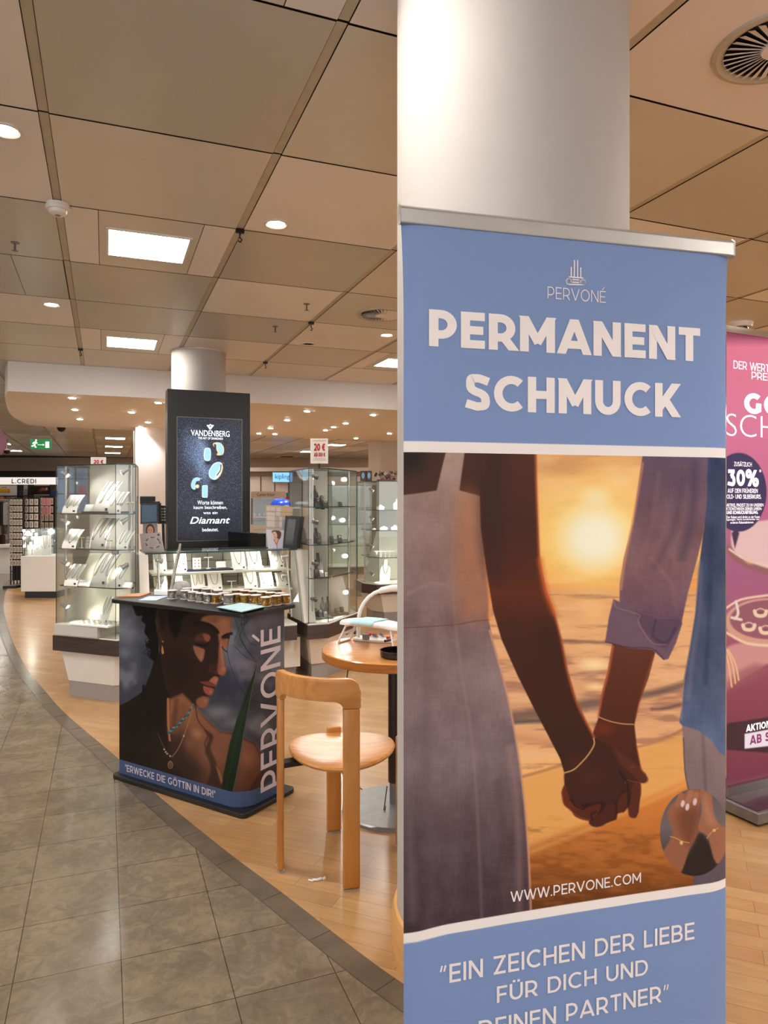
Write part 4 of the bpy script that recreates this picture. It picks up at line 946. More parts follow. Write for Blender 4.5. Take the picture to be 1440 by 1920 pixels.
def counter_paint(X, Y):
    """X, Y in picture units of the printed portrait (0-1440 across, 100-1650 down)"""
    A = Art(X, Y, (80, 84, 100))
    A.c = A.grad([(150, (96, 100, 112)), (500, (84, 88, 100)), (750, (64, 67, 78)), (1000, (76, 77, 87)), (1300, (62, 62, 72))])
    n = fbm(X/130, Y/170, 5, 3); A.mix(np.clip((n-.52)*3, 0, .6), (146, 148, 156)); A.mix(np.clip((.44-n)*3, 0, .6), (46, 50, 62))
    A.blob(150, 380, 120, 130, (134, 134, 146), .6); A.blob(120, 520, 70, 60, (140, 138, 148), .55); A.blob(900, 590, 240, 70, (132, 126, 142), .6); A.blob(760, 920, 150, 80, (148, 140, 142), .7); A.blob(880, 990, 180, 60, (134, 126, 132), .6); A.blob(880, 740, 200, 70, (54, 54, 74), .7); A.blob(1080, 300, 200, 90, (120, 122, 140), .5)
    # neck and shoulders (dark side first)
    A.poly([(60, 890), (140, 850), (230, 790), (262, 745), (300, 640), (330, 540), (420, 440), (620, 720), (600, 900), (690, 980), (760, 1050), (860, 1062), (1000, 1130), (1045, 1210), (1060, 1320), (1030, 1450), (985, 1545), (60, 1545), (60, 1200)], (26, 19, 17), 3, False)
    A.poly([(420, 830), (515, 785), (600, 880), (690, 980), (765, 1048), (860, 1065), (1000, 1130), (1045, 1215), (1062, 1320), (1030, 1440), (985, 1540), (720, 1540), (640, 1450), (560, 1400), (470, 1300), (420, 1200), (440, 1080), (415, 1060), (410, 930)], A.grad([(790, (150, 96, 64)), (900, (150, 98, 70)), (1050, (138, 90, 66)), (1200, (128, 82, 62)), (1400, (100, 62, 46)), (1540, (72, 44, 36))]), 22, False, .97)
    A.poly([(400, 1080), (520, 1060), (560, 1180), (640, 1300), (600, 1420), (500, 1500), (350, 1500), (300, 1200)], (46, 32, 28), 90, True, .85)
    A.poly([(500, 860), (560, 900), (520, 1000), (440, 1060), (425, 960)], (122, 76, 52), 20, True, .6); A.line([(414, 830), (416, 1000), (426, 1110)], 14, (186, 118, 78), 8); A.line([(470, 840), (455, 1000)], 30, (96, 58, 42), 20, al=.7)
    A.blob(610, 1065, 70, 55, (176, 122, 92), .75, .3); A.blob(560, 1130, 60, 90, (140, 92, 68), .6); A.blob(700, 1230, 110, 120, (150, 100, 76), .55); A.blob(960, 1230, 90, 110, (160, 106, 80), .7)
    A.poly([(660, 1040), (690, 1100), (664, 1180), (690, 1250), (700, 1330), (660, 1430), (640, 1500), (740, 1480), (760, 1380), (740, 1260), (700, 1160), (720, 1080)], (56, 36, 30), 12, True, .8)
    A.line([(600, 880), (612, 960), (640, 1010), (676, 1050), (680, 1090), (662, 1140), (690, 1200)], 8, (70, 42, 32), 5, al=.8)
    A.poly([(740, 1300), (800, 1380), (830, 1520), (760, 1500), (700, 1480)], (60, 38, 32), 10, True, .85); A.poly([(735, 1280), (770, 1320), (792, 1400), (770, 1400)], (150, 98, 74), 6, False, .9)
    A.poly([(860, 1180), (900, 1120), (880, 1300), (850, 1420), (830, 1400)], (60, 40, 34), 14, True, .7); A.poly([(1000, 1380), (1060, 1300), (1070, 1300), (1040, 1420), (1000, 1530), (920, 1530)], (66, 44, 40), 10, True, .8)
    # head: dark face plane
    A.poly([(330, 200), (430, 150), (842, 150), (842, 300), (836, 390), (818, 470), (790, 480), (782, 520), (800, 590), (808, 635), (800, 660), (785, 674), (752, 676), (762, 690), (750, 712), (742, 728), (716, 752), (722, 768), (716, 790), (700, 806), (682, 814), (688, 850), (676, 880), (655, 898), (628, 892), (590, 862), (540, 812), (512, 786), (430, 820), (400, 760), (370, 600), (350, 430), (325, 320)], (46, 30, 26), 4, False)
    A.blob(480, 620, 160, 230, (34, 22, 20), .7); A.blob(600, 760, 120, 90, (52, 30, 26), .8); A.blob(590, 460, 130, 100, (54, 35, 30), .6)
    # sun lit planes
    A.poly([(690, 262), (842, 255), (842, 320), (838, 392), (800, 400), (760, 440), (752, 400), (725, 350), (650, 320), (640, 290)], (164, 106, 80), 12, True); A.blob(790, 310, 60, 70, (188, 126, 96), .8); A.blob(720, 300, 70, 30, (130, 82, 64), .6)
    A.poly([(762, 440), (790, 420), (788, 500), (800, 590), (807, 640), (790, 672), (760, 668), (740, 640), (752, 560), (756, 500)], (150, 94, 72), 10, True); A.blob(790, 630, 26, 34, (178, 118, 90), .8); A.line([(772, 440), (776, 520), (790, 590)], 10, (180, 118, 88), 10, al=.7)
    A.poly([(690, 620), (720, 590), (745, 630), (750, 664), (715, 668), (690, 645)], (84, 48, 40), 8, True, .9); A.line([(700, 655), (730, 668), (760, 672)], 8, (36, 20, 20), 6)
    A.poly([(586, 470), (640, 486), (662, 500), (656, 550), (640, 580), (618, 560), (596, 520)], (148, 94, 74), 7, True); A.blob(640, 540, 22, 40, (170, 112, 88), .7)
    A.poly([(600, 405), (650, 380), (690, 398), (700, 420), (680, 452), (640, 440), (600, 440)], (84, 50, 42), 8, True); A.poly([(650, 392), (690, 396), (700, 418), (684, 444), (662, 430)], (158, 92, 66), 6, True, .85)
    A.line([(596, 450), (620, 462), (650, 468), (672, 462), (688, 448)], 8, (16, 12, 14), 4)
    for k in range(8): A.line([(606+k*10, 458+min(k, 4)*2), (598+k*10, 476+k)], 3, (14, 10, 12), 2)
    A.line([(596, 322), (640, 316), (690, 330), (725, 352), (750, 380)], 22, (28, 18, 18), 10); A.line([(784, 412), (812, 396), (842, 388)], 18, (34, 22, 22), 8)
    A.poly([(790, 430), (822, 424), (820, 470), (795, 482), (778, 470)], (158, 96, 66), 6, True); A.line([(778, 478), (795, 500), (815, 514)], 5, (20, 14, 16), 3)
    A.poly([(740, 520), (755, 600), (740, 640), (700, 640), (700, 560)], (50, 30, 28), 24, True, .6)
    # mouth and chin
    A.poly([(708, 690), (730, 676), (756, 690), (748, 715), (735, 742), (700, 735), (690, 712)], (164, 104, 78), 7, True); A.blob(736, 700, 10, 24, (190, 128, 96), .7)
    A.poly([(640, 712), (690, 712), (716, 722), (740, 740), (735, 750), (700, 748), (660, 736), (616, 716)], (118, 60, 50), 6, True); A.poly([(655, 742), (700, 752), (722, 764), (718, 790), (700, 806), (676, 800), (655, 775)], (156, 84, 70), 6, True); A.blob(700, 782, 18, 16, (184, 112, 94), .7)
    A.line([(620, 714), (660, 738), (700, 750), (728, 752)], 6, (48, 20, 20), 4)
    A.poly([(610, 830), (650, 812), (688, 822), (688, 856), (672, 886), (650, 896), (622, 886), (604, 860)], (146, 92, 68), 9, True); A.blob(664, 845, 22, 26, (172, 114, 86), .6)
    # ear and earring
    A.poly([(326, 260), (345, 220), (390, 200), (418, 230), (420, 300), (400, 380), (385, 430), (360, 430), (338, 360)], (52, 34, 32), 5, True); A.poly([(350, 250), (390, 225), (404, 280), (385, 360), (365, 340)], (30, 20, 20), 8, True, .8); A.line([(334, 300), (350, 380), (372, 430)], 6, (86, 56, 48), 5, al=.7)
    A.blob(379, 442, 10, 10, (140, 110, 70), 1, 0, .5); A.poly([(376, 470), (384, 500), (386, 522), (376, 528), (370, 512), (372, 480)], (196, 140, 76), 2, True)
    # hair
    A.poly([(170, 150), (345, 150), (340, 220), (328, 280), (334, 360), (350, 430), (346, 520), (330, 572), (312, 570), (290, 545), (298, 500), (262, 470), (285, 430), (255, 380), (262, 330), (235, 300), (242, 268), (205, 268), (184, 225)], (7, 8, 11), 5, True)
    A.poly([(418, 150), (600, 150), (560, 240), (510, 290), (500, 340), (480, 400), (460, 420), (445, 390), (420, 330), (412, 230)], (10, 9, 12), 14, True); A.poly([(580, 150), (842, 150), (842, 235), (700, 255), (600, 250)], (84, 54, 44), 16, True, .9)
    r_ = random.Random(3)
    for k in range(16):
        x = 262+r_.random()*40; y = 290+r_.random()*260; A.line([(x+20, y-20), (x-10, y), (x-6, y+18), (x+14, y+22)], 4, (14, 15, 20), 3)
    for q in ([(880, 250), (930, 300), (900, 380), (920, 460), (1000, 560)], [(960, 260), (930, 330), (905, 330), (860, 440)], [(850, 250), (880, 330), (905, 420), (990, 560), (1040, 560)], [(940, 250), (910, 300), (918, 360), (960, 440), (1010, 470)], [(820, 440), (815, 520), (840, 620), (880, 720), (940, 806)], [(860, 470), (930, 540), (1010, 580)], [(1000, 260), (940, 320), (900, 400)], [(990, 840), (1060, 856), (1100, 840)]):
        A.line(q, 3, (30, 30, 42), 2, al=.85)
    A.poly([(240, 745), (262, 745), (262, 830), (300, 930), (280, 950), (250, 880)], (16, 16, 18), 4, True)
    # necklaces
    for k in range(34):
        t = k/33; x = 582-168*t**1.05; y = 868+(1060-868)*t**.72+6*math.sin(k*2.1); c = [(70, 120, 128), (46, 90, 104), (110, 148, 142), (40, 70, 84)][k % 4]; A.blob(x, y, 9, 9, c, 1, 0, .5)
    A.line([(578, 880), (560, 960), (520, 1080), (480, 1170), (440, 1222)], 5, (176, 116, 80), 3); A.line([(440, 1222), (400, 1180), (370, 1120), (345, 1060)], 4, (120, 84, 60), 3)
    for x, y in ((388, 1170), (398, 1188), (408, 1200), (428, 1216), (520, 1080)): A.blob(x, y, 8, 8, (206, 190, 160), 1, 0, .4)
    A.blob(430, 1275, 20, 30, (150, 106, 72), 1, 0, .8); A.blob(430, 1277, 14, 22, (76, 48, 38), 1, 0, .7); A.line([(424, 1268), (436, 1268), (426, 1280), (438, 1284)], 3, (160, 116, 80), 2)
    # long leaf
    A.poly([(1032, 540), (1016, 600), (985, 760), (940, 1000), (905, 1200), (868, 1400), (838, 1532), (762, 1520), (790, 1330), (830, 1130), (880, 960), (945, 780), (1000, 640)], A.grad([(560, (34, 46, 38)), (900, (36, 54, 36)), (1200, (28, 44, 26)), (1530, (20, 30, 20))]), 3, False)
    A.line([(1026, 560), (975, 800), (930, 1040), (885, 1300), (850, 1470)], 4, (120, 124, 110), 3, al=.8); A.line([(1000, 680), (900, 1010), (840, 1270), (795, 1500)], 5, (56, 80, 50), 5, al=.6)
    A.poly([(1000, 1545), (1060, 1470), (1180, 1400), (1300, 1330), (1300, 1545)], (22, 24, 26), 10, False)
    for k in range(7): A.line([(1010+k*24, 1540), (1060+k*26, 1440-k*12)], 4, (120, 116, 116), 4, al=.6)
    return A.c
n_s, n_z = 560, 480
S = np.linspace(0, dd[-1], n_s); px_ = np.interp(S, dd, path[:, 0]); py_ = np.interp(S, dd, path[:, 1])
off = .0012
tx = np.gradient(px_); ty = np.gradient(py_); tl = np.hypot(tx, ty); nxv, nyv = ty/tl, -tx/tl
cxm, cym = LL/2, RR/2
flip = np.where((px_-cxm)*nxv+(py_-cym)*nyv < 0, -1, 1); px2 = px_+nxv*flip*off; py2 = py_+nyv*flip*off
Zc = np.linspace(.899, .023, n_z)
Pw = np.zeros((n_z, n_s, 3)); Pw[..., 0] = F_.x+e1.x*px2+e2.x*py2; Pw[..., 1] = F_.y+e1.y*px2+e2.y*py2; Pw[..., 2] = Zc[:, None]
uu, vv = pix(Pw); cc = counter_paint((uu-200)/.27778, (vv-1080)/.27778)
hid = (uu < 224)   # left end of the wrap, turned away: plain dark
wave = .095+.0*uu
lo = np.clip((.094-Pw[..., 2])/.0015, 0, 1)[..., None]; cc = cc*(1-lo)+np.array((74, 92, 130.))*lo
M['counter_print'] = print_mat('printed_counter_wrap', .35, .8)
ink_grid('wrap_print', Pw, cc, M['counter_print'], ctr)
# lettering along the blue hem (on the flat long side) and up the short side
q0 = cp(xe, ins); PLs = Plane((q0.x, q0.y, 0), math.atan2(-e1.y, -e1.x))
Wc = plain('counter_lettering', (206, 196, 204), .5, var=0)
a0, z0 = PLs.hit(236, 1459); a1, z1 = PLs.hit(405, 1500)
caps(PLs, '"ERWECKE DIE GÖTTIN IN DIR!"', 0, 0, .15, Wc, ctr, off=.004, box=(a0, .044, a1, .078))
class Wrap:
    """the wrap as a developable sheet: a runs along the outline"""
    def __init__(s):
        s.S = np.linspace(0, dd[-1], 900); s.x = np.interp(s.S, dd, path[:, 0]); s.y = np.interp(s.S, dd, path[:, 1])
        s.w = [cp(a, b_) for a, b_ in zip(s.x, s.y)]
    def pt(s, a, z, off=0):
        i = int(np.clip(a/dd[-1]*899, 1, 897)); p = s.w[i]; t = (s.w[i+1]-s.w[i-1]).normalized(); n = Vector((t.y, -t.x, 0))
        if n.y > 0 and n.x < .2: n = -n
        q = p+n*off; q.z = z; return q
    def hit(s, u, v):
        us = [U0+FPX*w_.x/w_.y for w_ in s.w]; i = min(range(80, 860), key=lambda i: abs(us[i]-u)); return s.S[i], CAM_H-(v-V0)/FPX*s.w[i].y
PSs = Wrap()
a0 = PSs.hit(488, 1300)[0]; a1 = PSs.hit(525, 1300)[0]; z0 = PSs.hit(508, 1477)[1]; z1 = PSs.hit(508, 1177)[1]
caps(PSs, 'PERVONÉ', 0, 0, .15, Wc, ctr, off=.003, box=(a0, z0, a1, z1), vertical=True)

# ------------------------------------------------------------------ things on the counter
zt_ = .920
def spool(x, y, kind, lab, grp):
    r = thing('chain_spool', lab, 'spool', (x, y, zt_), random.random()*3, grp)
    return r
def make_spool(mat):
    r = thing('chain_spool', 'x', 'spool', (0, 0, 0))
    b = MB(); prof = [(.0001, .003)]
    for k in range(9): z = .004+k*.004; prof += [(.0215, z), (.0232, z+.002)]
    prof += [(.0215, .041), (.0001, .041)]
    b.lathe(prof, n=28)
    for i in range(len(b.v)):
        x, y, z = b.v[i]; f = 1+.03*math.sin(x*2300+z*900)*math.cos(y*2100-z*700); b.v[i] = (x*f, y*f, z)
    build('chain', b, mat, r, False)
    b = MB(); b.lathe([(.0001, .0415), (.026, .0415), (.0265, .0425), (.026, .0445), (.0001, .0445)], n=28); build('lid', b, M['lid'], r, False, smooth=.5)
    b = MB(); b.lathe([(.0001, 0), (.026, 0), (.0265, .001), (.026, .0028), (.0001, .0028)], n=28); build('foot_disc', b, M['lid'], r, False, smooth=.5)
    return r
spS = [(310, 518), (425, 520), (488, 533), (556, 543), (622, 552), (755, 543), (797, 560), (440, 500), (520, 500), (590, 503), (655, 506), (700, 515), (570, 488)]
spG = [(688, 556), (868, 552), (935, 560), (1025, 562), (1115, 582), (1200, 570), (1270, 562), (860, 515), (925, 520), (985, 525), (1050, 530), (1110, 535), (1170, 540), (960, 500)]
def on_counter(x, y): u = 255+x*.21875; v = 1010+y*.21875; return onz(u, v, zt_)
ordn = ['first', 'second', 'third', 'fourth', 'fifth', 'sixth', 'seventh', 'eighth', 'ninth', 'tenth', 'eleventh', 'twelfth', 'thirteenth', 'fourteenth']
for kind, lst, mt, cn in (('silver', spS, 'silver', 'silver'), ('gold', spG, 'gold', 'gold')):
    proto = make_spool(M[mt]); first = True; placed = []; kk = kids(proto)
    order = sorted(range(len(lst)), key=lambda i: lst[i][0])
    rank = {i: q for q, i in enumerate(order)}
    for i, (x, y) in enumerate(lst):
        p = on_counter(x, y-4)
        for q in placed:
            d = p-q
            if d.length < .0545: p = q+d.normalized()*.0545
        placed.append(p)
        if first: o = proto; first = False
        else:
            o = proto.copy(); C.objects.link(o)
            for ch in kk: c = ch.copy(); C.objects.link(c); c.parent = o
        o.location = p; o.rotation_euler = (0, 0, random.random()*3)
        row = 'front row' if i < 7 else 'back row'
        o['label'] = f'{kind} chain spool with clear lid on the black counter, {ordn[rank[i]]} {kind} one from the left'
        o['group'] = f'{kind} chain spools on the counter'; o['category'] = 'spool'
def slab_px(name, pts, z0, h, mat, lab, cat, grp=None):
    b = MB(); b.prism([tuple(onz(u, v, z0)[:2]) for u, v in pts], z0, z0+h); return single(name, b, mat, lab, cat, grp)
K = lambda x, y: (255+x*.21875, 1010+y*.21875)
for k in range(5):
    ex = k*.8
    slab_px('leaflet', [K(692+ex*2, 590), K(905, 556-ex*.3), K(1112-ex*2, 584), K(905+ex, 634-ex)], zt_+k*.0032, .003, M['teal_paper'] if k < 4 else plain('leaflet_cover', (176, 206, 208), .35, var=.1, scale=30),
            'pale teal leaflet on top of the stack at the counter edge' if k == 4 else 'teal leaflet inside the stack at the counter edge', 'leaflet', 'teal leaflets stacked on the counter')
slab_px('brochure', [(217, 1120.5), (245, 1115), (284, 1113), (262, 1120)], zt_, .006, plain('brown_brochure', (176, 118, 78), .4, var=.2, scale=20), 'brown printed brochures lying at the left end of the black counter', 'brochure')
slab_px('flyer', [K(20, 530), K(110, 496), K(285, 492), K(170, 532)], zt_, .002, plain('blue_flyer', (168, 184, 214), .4, var=.08), 'pale blue flyer lying flat on the left part of the counter', 'flyer')
slab_px('card_stack', [K(155, 482), K(165, 470), K(268, 470), K(270, 486)], zt_+.0021, .022, M['card'], 'small stack of white cards standing on the blue flyer', 'cards')
# driftwood stick in a grey stone
p0 = on_counter(295, 480); p1 = p0+Vector((.035, .06, .27))
b = MB(); st = [(p0+(p1-p0)*t+Vector((math.sin(t*9)*.002, 0, 0))) for t in np.linspace(0, 1, 10)]
b.tube(st, [.010, .011, .010, .0105, .009, .010, .009, .009, .0075, .005], 7); o = thing('driftwood_stick', 'grey driftwood stick wound with thin chains, standing on the counter', 'stick', p0)
build('stick', b, M['driftwood'], o)
b = MB()
for k in range(5):
    t = .2+.16*k; q = p0+(p1-p0)*t; b.tube([q+Vector((.0125*math.cos(a), .0125*math.sin(a), .006*a/6)) for a in np.linspace(0, 2*PI, 13)], .0012, 4)
build('wrapped_chain', b, M['silver'], o)
b = MB(); b.lathe([(.0001, 0), (.052, 0), (.056, .02), (.046, .05), (.03, .066), (.0001, .07)], tuple(p0+Vector((.045, .04, 0))), 20)
single('stone', b, M['stone'], 'rounded grey stone behind the card stack on the counter', 'stone', smooth=1)

# ------------------------------------------------------------------ wooden chair
CC = Vector((-.168, 2.865, 0))
ch = thing('wooden_chair', 'round seated oak chair with a curved backrest, beside the black topped counter', 'chair', CC)
def cyl(r, a, z): return Vector((CC.x+r*math.cos(a), CC.y+r*math.sin(a), z))
AB = [math.radians(-156), math.radians(-79)]; AF = [math.radians(103), math.radians(15)]
for a in AB+AF:
    bk = a in AB; r = .255 if bk else (.212 if a > 1 else .242); z1 = .664 if bk else .452
    b = MB()
    p = cyl(r, a, 0); top = cyl(r, a, 0)
    b.box((p.x, p.y, z1/2+.003), (.062, .024, z1-.006), a+PI/2-(math.radians(11) if a < -2.5 else 0)); o = build('leg', b, M['oak'], ch, bevel=.007, seg=3, smooth=.6)
    b = MB(); b.box((p.x, p.y, .003), (.06, .022, .006), a+PI/2); f = build('foot_glide', b, M['alu'], o)
# backrest: an inverted U cut from a bent board
R0 = .255; am = (AB[0]+AB[1])/2; half = (AB[1]-AB[0])/2*R0+.031
def zhi(s):
    d = half-abs(s); r = .045; return .772-(r-math.sqrt(max(0, r*r-(r-d)**2)) if d < r else 0)
def zlo(s):
    d = half-.062-abs(s); r = .035
    if d < 0: return .664
    if d >= r: return .690
    return .690-(.026)*(1-math.sqrt(max(0, 1-((r-d)/r)**2)))
b = MB(); ns = 70; ss = np.linspace(-half, half, ns); ss = np.sort(np.r_[ss, -(half-.062)+1e-4, (half-.062)-1e-4, -(half-.062)-1e-4, (half-.062)+1e-4])
nr = 7
for s in ss:
    a = am+s/R0; zl, zh = zlo(s), zhi(s)
    for rr_ in (R0-.0125, R0+.0125):
        for k in range(nr): b.v.append(tuple(cyl(rr_, a, zl+(zh-zl)*k/(nr-1))))
n2 = 2*nr
for i in range(len(ss)-1):
    for q in range(nr-1):
        o_ = i*n2+q; b.f += [(o_, o_+1, o_+n2+1, o_+n2), (o_+nr, o_+nr+n2, o_+nr+n2+1, o_+nr+1)]; b.m += [0, 0]
    o_ = i*n2; b.f += [(o_, o_+n2, o_+n2+nr, o_+nr), (o_+nr-1, o_+2*nr-1, o_+n2+2*nr-1, o_+n2+nr-1)]; b.m += [0, 0]
for o_ in (0, (len(ss)-1)*n2):
    for q in range(nr-1): b.f.append((o_+q, o_+nr+q, o_+nr+q+1, o_+q+1)); b.m.append(0)
build('backrest', b, M['oak_flat'], ch, bevel=.004, seg=2, smooth=.6)
b = MB(); b.lathe([(.0001, .428), (.08, .429), (.15, .434), (.195, .440), (.208, .4395), (.2125, .432), (.209, .423), (.19, .418), (.0001, .412)], (CC.x, CC.y, 0), 64)
for i, (x, y, z) in enumerate(b.v):
    dx, dy = x-CC.x, y-CC.y; b.v[i] = (x, y, z+.010*(dx*dx-dy*dy)/.04)
build('seat', b, M['oak_flat'], ch, smooth=.8)
b = MB()
for a in AB:
    q0, q1 = cyl(.16, a, .405), cyl(.248, a, .405); b.box(tuple((q0+q1)/2), ((q1-q0).length, .05, .022), a)
for a in AF:
    q0, q1 = cyl(.13, a, .405), cyl(.205, a, .405); b.box(tuple((q0+q1)/2), ((q1-q0).length, .05, .02), a)
build('seat_bracket', b, M['black'], ch, bevel=.004)

# ------------------------------------------------------------------ round table
TC = Vector((.050, 3.32, 0)); TR = .338
tb = thing('round_table', 'small round oak table on a dark post with a steel disc foot', 'table', TC)
b = MB(); b.lathe([(.0001, .74), (TR-.004, .74), (TR, .736)], tuple(TC), 72); b.lathe([(TR, .736), (TR, .702), (TR-.004, .698), (.0001, .698)], tuple(TC), 72, 1); build('tabletop', b, [M['table_oak'], M['table_edge']], tb, smooth=.6)
b = MB(); b.lathe([(.031, .12), (.031, .698)], tuple(TC), 32); b.lathe([(.0001, .685), (.09, .685), (.09, .697), (.0001, .697)], tuple(TC), 32); build('post', b, M['dark_stem'], tb, smooth=.6)
b = MB(); b.lathe([(.024, .02), (.024, .12)], tuple(TC), 24); build('post_sleeve', b, M['steel'], tb, smooth=.6)
b = MB(); b.lathe([(.0001, .022), (.235, .018), (.243, .012), (.244, 0), (.0001, 0)], tuple(TC+Vector((0, -.02, 0))), 64); build('base_disc', b, M['steel'], tb, smooth=.6)

# nail lamp
lp = onz(690, 1201, .74); nl = thing('desk_lamp', 'white arched desk lamp standing on the round table', 'lamp', lp)
def rbox(w_, d_, r, n=5):
    out = []
    for cx, cy, a0 in ((w_/2-r, d_/2-r, 0), (-w_/2+r, d_/2-r, 90), (-w_/2+r, -d_/2+r, 180), (w_/2-r, -d_/2+r, 270)):
        for k in range(n+1): a = math.radians(a0+90*k/n); out.append((cx+r*math.cos(a), cy+r*math.sin(a)))
    return out
def place(poly, c, rz): return [(c.x+x*math.cos(rz)-y*math.sin(rz), c.y+x*math.sin(rz)+y*math.cos(rz)) for x, y in poly]
b = MB(); b.prism(place(rbox(.20, .10, .03), lp+Vector((.03, 0, 0)), math.radians(-22)), .7402, .752); build('base', b, M['white'], nl, bevel=.003, smooth=.6)
pts = [(672, 1197), (672, 1175), (673, 1155), (676, 1143), (682, 1131), (691, 1120), (702, 1112), (712, 1108)]
yl = lp.y+.02
b = MB(); b.tube([at(u, v, yl) for u, v in pts]+[at(722, 1105, yl)], .0095, 12); build('arched_arm', b, M['white'], nl, smooth=.8)
b = MB(); hp = [at(710, 1110, yl), at(716, 1106.5, yl), at(735, 1103, yl), at(760, 1103, yl), at(790, 1110, yl)]
for k in range(1, len(hp)):
    pass
b.tube(hp, [.011, .015, .0175, .0175, .012], 12); build('lamp_head', b, M['white'], nl, smooth=.8)

# padded hand rest with folding legs
A0 = onz(637, 1207, .74); B0 = onz(727, 1219, .74); dr = (B0-A0); dr.z = 0; ang = math.atan2(dr.y, dr.x)
hr = thing('hand_rest', 'white manicure hand rest with folding legs on the round table', 'hand rest', A0, ang)
mid = A0+dr.normalized()*.155+Vector((-math.sin(ang), math.cos(ang), 0))*.05
L = .36; b = MB()
pad = []
for k in range(40):
    a = 2*PI*k/40; pad.append((L/2*math.copysign(abs(math.cos(a))**.6, math.cos(a)), .058*math.copysign(abs(math.sin(a))**.75, math.sin(a))))
pz = lambda x: .835+.012*(1-(x/(L/2))**2)
n = len(pad)
for sc_, dz in ((.9, -.012), (1, -.008), (1, .004), (.94, .012), (.6, .015)):
    for x, y in pad:
        X, Y = x*sc_, y*sc_; b.v.append((mid.x+X*math.cos(ang)-Y*math.sin(ang), mid.y+X*math.sin(ang)+Y*math.cos(ang), pz(X)+dz))
for r_ in range(4):
    for k in range(n): j = (k+1) % n; b.f.append((r_*n+k, r_*n+j, (r_+1)*n+j, (r_+1)*n+k)); b.m.append(0)
b.f += [tuple(range(n)), tuple(range(4*n, 5*n))]; b.m += [0, 0]
build('pad', b, M['white'], hr, smooth=1)
hx = lambda X, Y, z: Vector((mid.x+X*math.cos(ang)-Y*math.sin(ang), mid.y+X*math.sin(ang)+Y*math.cos(ang), z))
for sx in (-1, 1):
    b = MB(); xt = sx*.125; xb = sx*.165 if sx < 0 else sx*.15
    f0, f1, g0, g1 = hx(xb, -.05, .7445), hx(xt, -.04, .83), hx(xb, .05, .7445), hx(xt, .04, .83)
    for p, q in ((f0, f1), (g0, g1), (f0, g0), (hx((xb+xt)/2, -.045, .787), hx((xb+xt)/2, .045, .787)), (hx(xt*.98+xb*.02, -.04, .826), hx(xt, .04, .826))): b.tube([p, q], .0048, 8)
    build('folding_leg', b, M['white'], hr, smooth=.8)
b = MB(); xs = np.linspace(-.075, .05, 10); ys = np.linspace(-1, 1, 17); g = []
for i, x in enumerate(xs):
    for y in ys:
        Y = y*.066; lift = .0175 if abs(Y) < .052 else .0175-(abs(Y)-.052)*1.7
        g.append(hx(x+Y*.15+.002*math.sin(y*7), max(-.0615, min(.0615, Y)), pz(x)+lift+.0006*math.sin(x*200)))
b.v = [tuple(p) for p in g]; m_ = len(ys)
b.f = [(i*m_+j, i*m_+j+1, (i+1)*m_+j+1, (i+1)*m_+j) for i in range(9) for j in range(m_-1)]; b.m = [0]*len(b.f)
o = single('cloth', b, M['blue_cloth'], 'pale blue cloth draped over the white hand rest', 'cloth', smooth=1)
md = o.modifiers.new('thick', 'SOLIDIFY'); md.thickness = .0015

# black tray and small tools
tc_ = Vector((.063, 3.13, .74)); b = MB(); b.lathe([(.0001, .001), (.074, .001), (.080, .006), (.081, .030), (.077, .030), (.075, .006), (.0001, .005)], tuple(tc_), 48)
single('round_tray', b, M['black_gloss'], 'round black tray near the front edge of the table', 'tray', smooth=.6)
b = MB(); bp_ = onz(686, 1199, .752); b.lathe([(.0001, .0), (.016, 0), (.016, .026), (.0001, .026)], tuple(bp_+Vector((0, 0, .0005))), 24)
b.v = [(x, y, z) for x, y, z in b.v]
o = thing('ribbed_pot', 'small grey ribbed pot on the lamp base', 'pot', bp_); b2 = MB()
for k in range(20): a = 2*PI*k/20; b2.tube([(bp_.x+.0155*math.cos(a), bp_.y+.0155*math.sin(a), .753), (bp_.x+.0155*math.cos(a), bp_.y+.0155*math.sin(a), .778)], .002, 5)
build('pot', b, M['stone'], o); build('ribs', b2, M['grey_metal'], o)
tools = [((694, 1190), (684, 1186), 'red', 'red capped tool lying behind the ribbed pot'), ((705, 1191), (693, 1187), 'red', 'short red handled pliers beside the ribbed pot'), ((700, 1190), (716, 1198), 'blue_pl', 'dark blue handled pliers in the middle of the table tools'), ((714, 1189), (724, 1196), 'blue_pl', 'blue marker pen behind the hand rest leg'),
         ((726, 1196), (738, 1192), 'red', 'red tipped pen at the right of the table tools'), ((722, 1202), (741, 1197), 'black', 'black pen in front, right of the hand rest leg'), ((650, 1188), (658, 1183), 'black', 'black small bottle behind the left folding leg'), ((665, 1187), (668, 1181), 'black', 'black pen standing behind the hand rest')]
for (u0, v0), (u1, v1), mt, lab in tools:
    b = MB(); p, q = onz(u0, v0, .762), onz(u1, v1, .762); d = (q-p); L_t = min(d.length, .07); q = p+d.normalized()*L_t
    r = thing('craft_tool', lab, 'tool', (p.x, p.y, .754), 0, 'tools on the round table'); m_ = p+(q-p)*.6
    b.tube([p, m_], .0065, 8); build('handle', b, M[mt], r, smooth=.7); b = MB(); b.tube([m_, q], [.005, .002], 8); build('tip', b, M['steel'] if mt != 'black' else M['black'], r, smooth=.7)
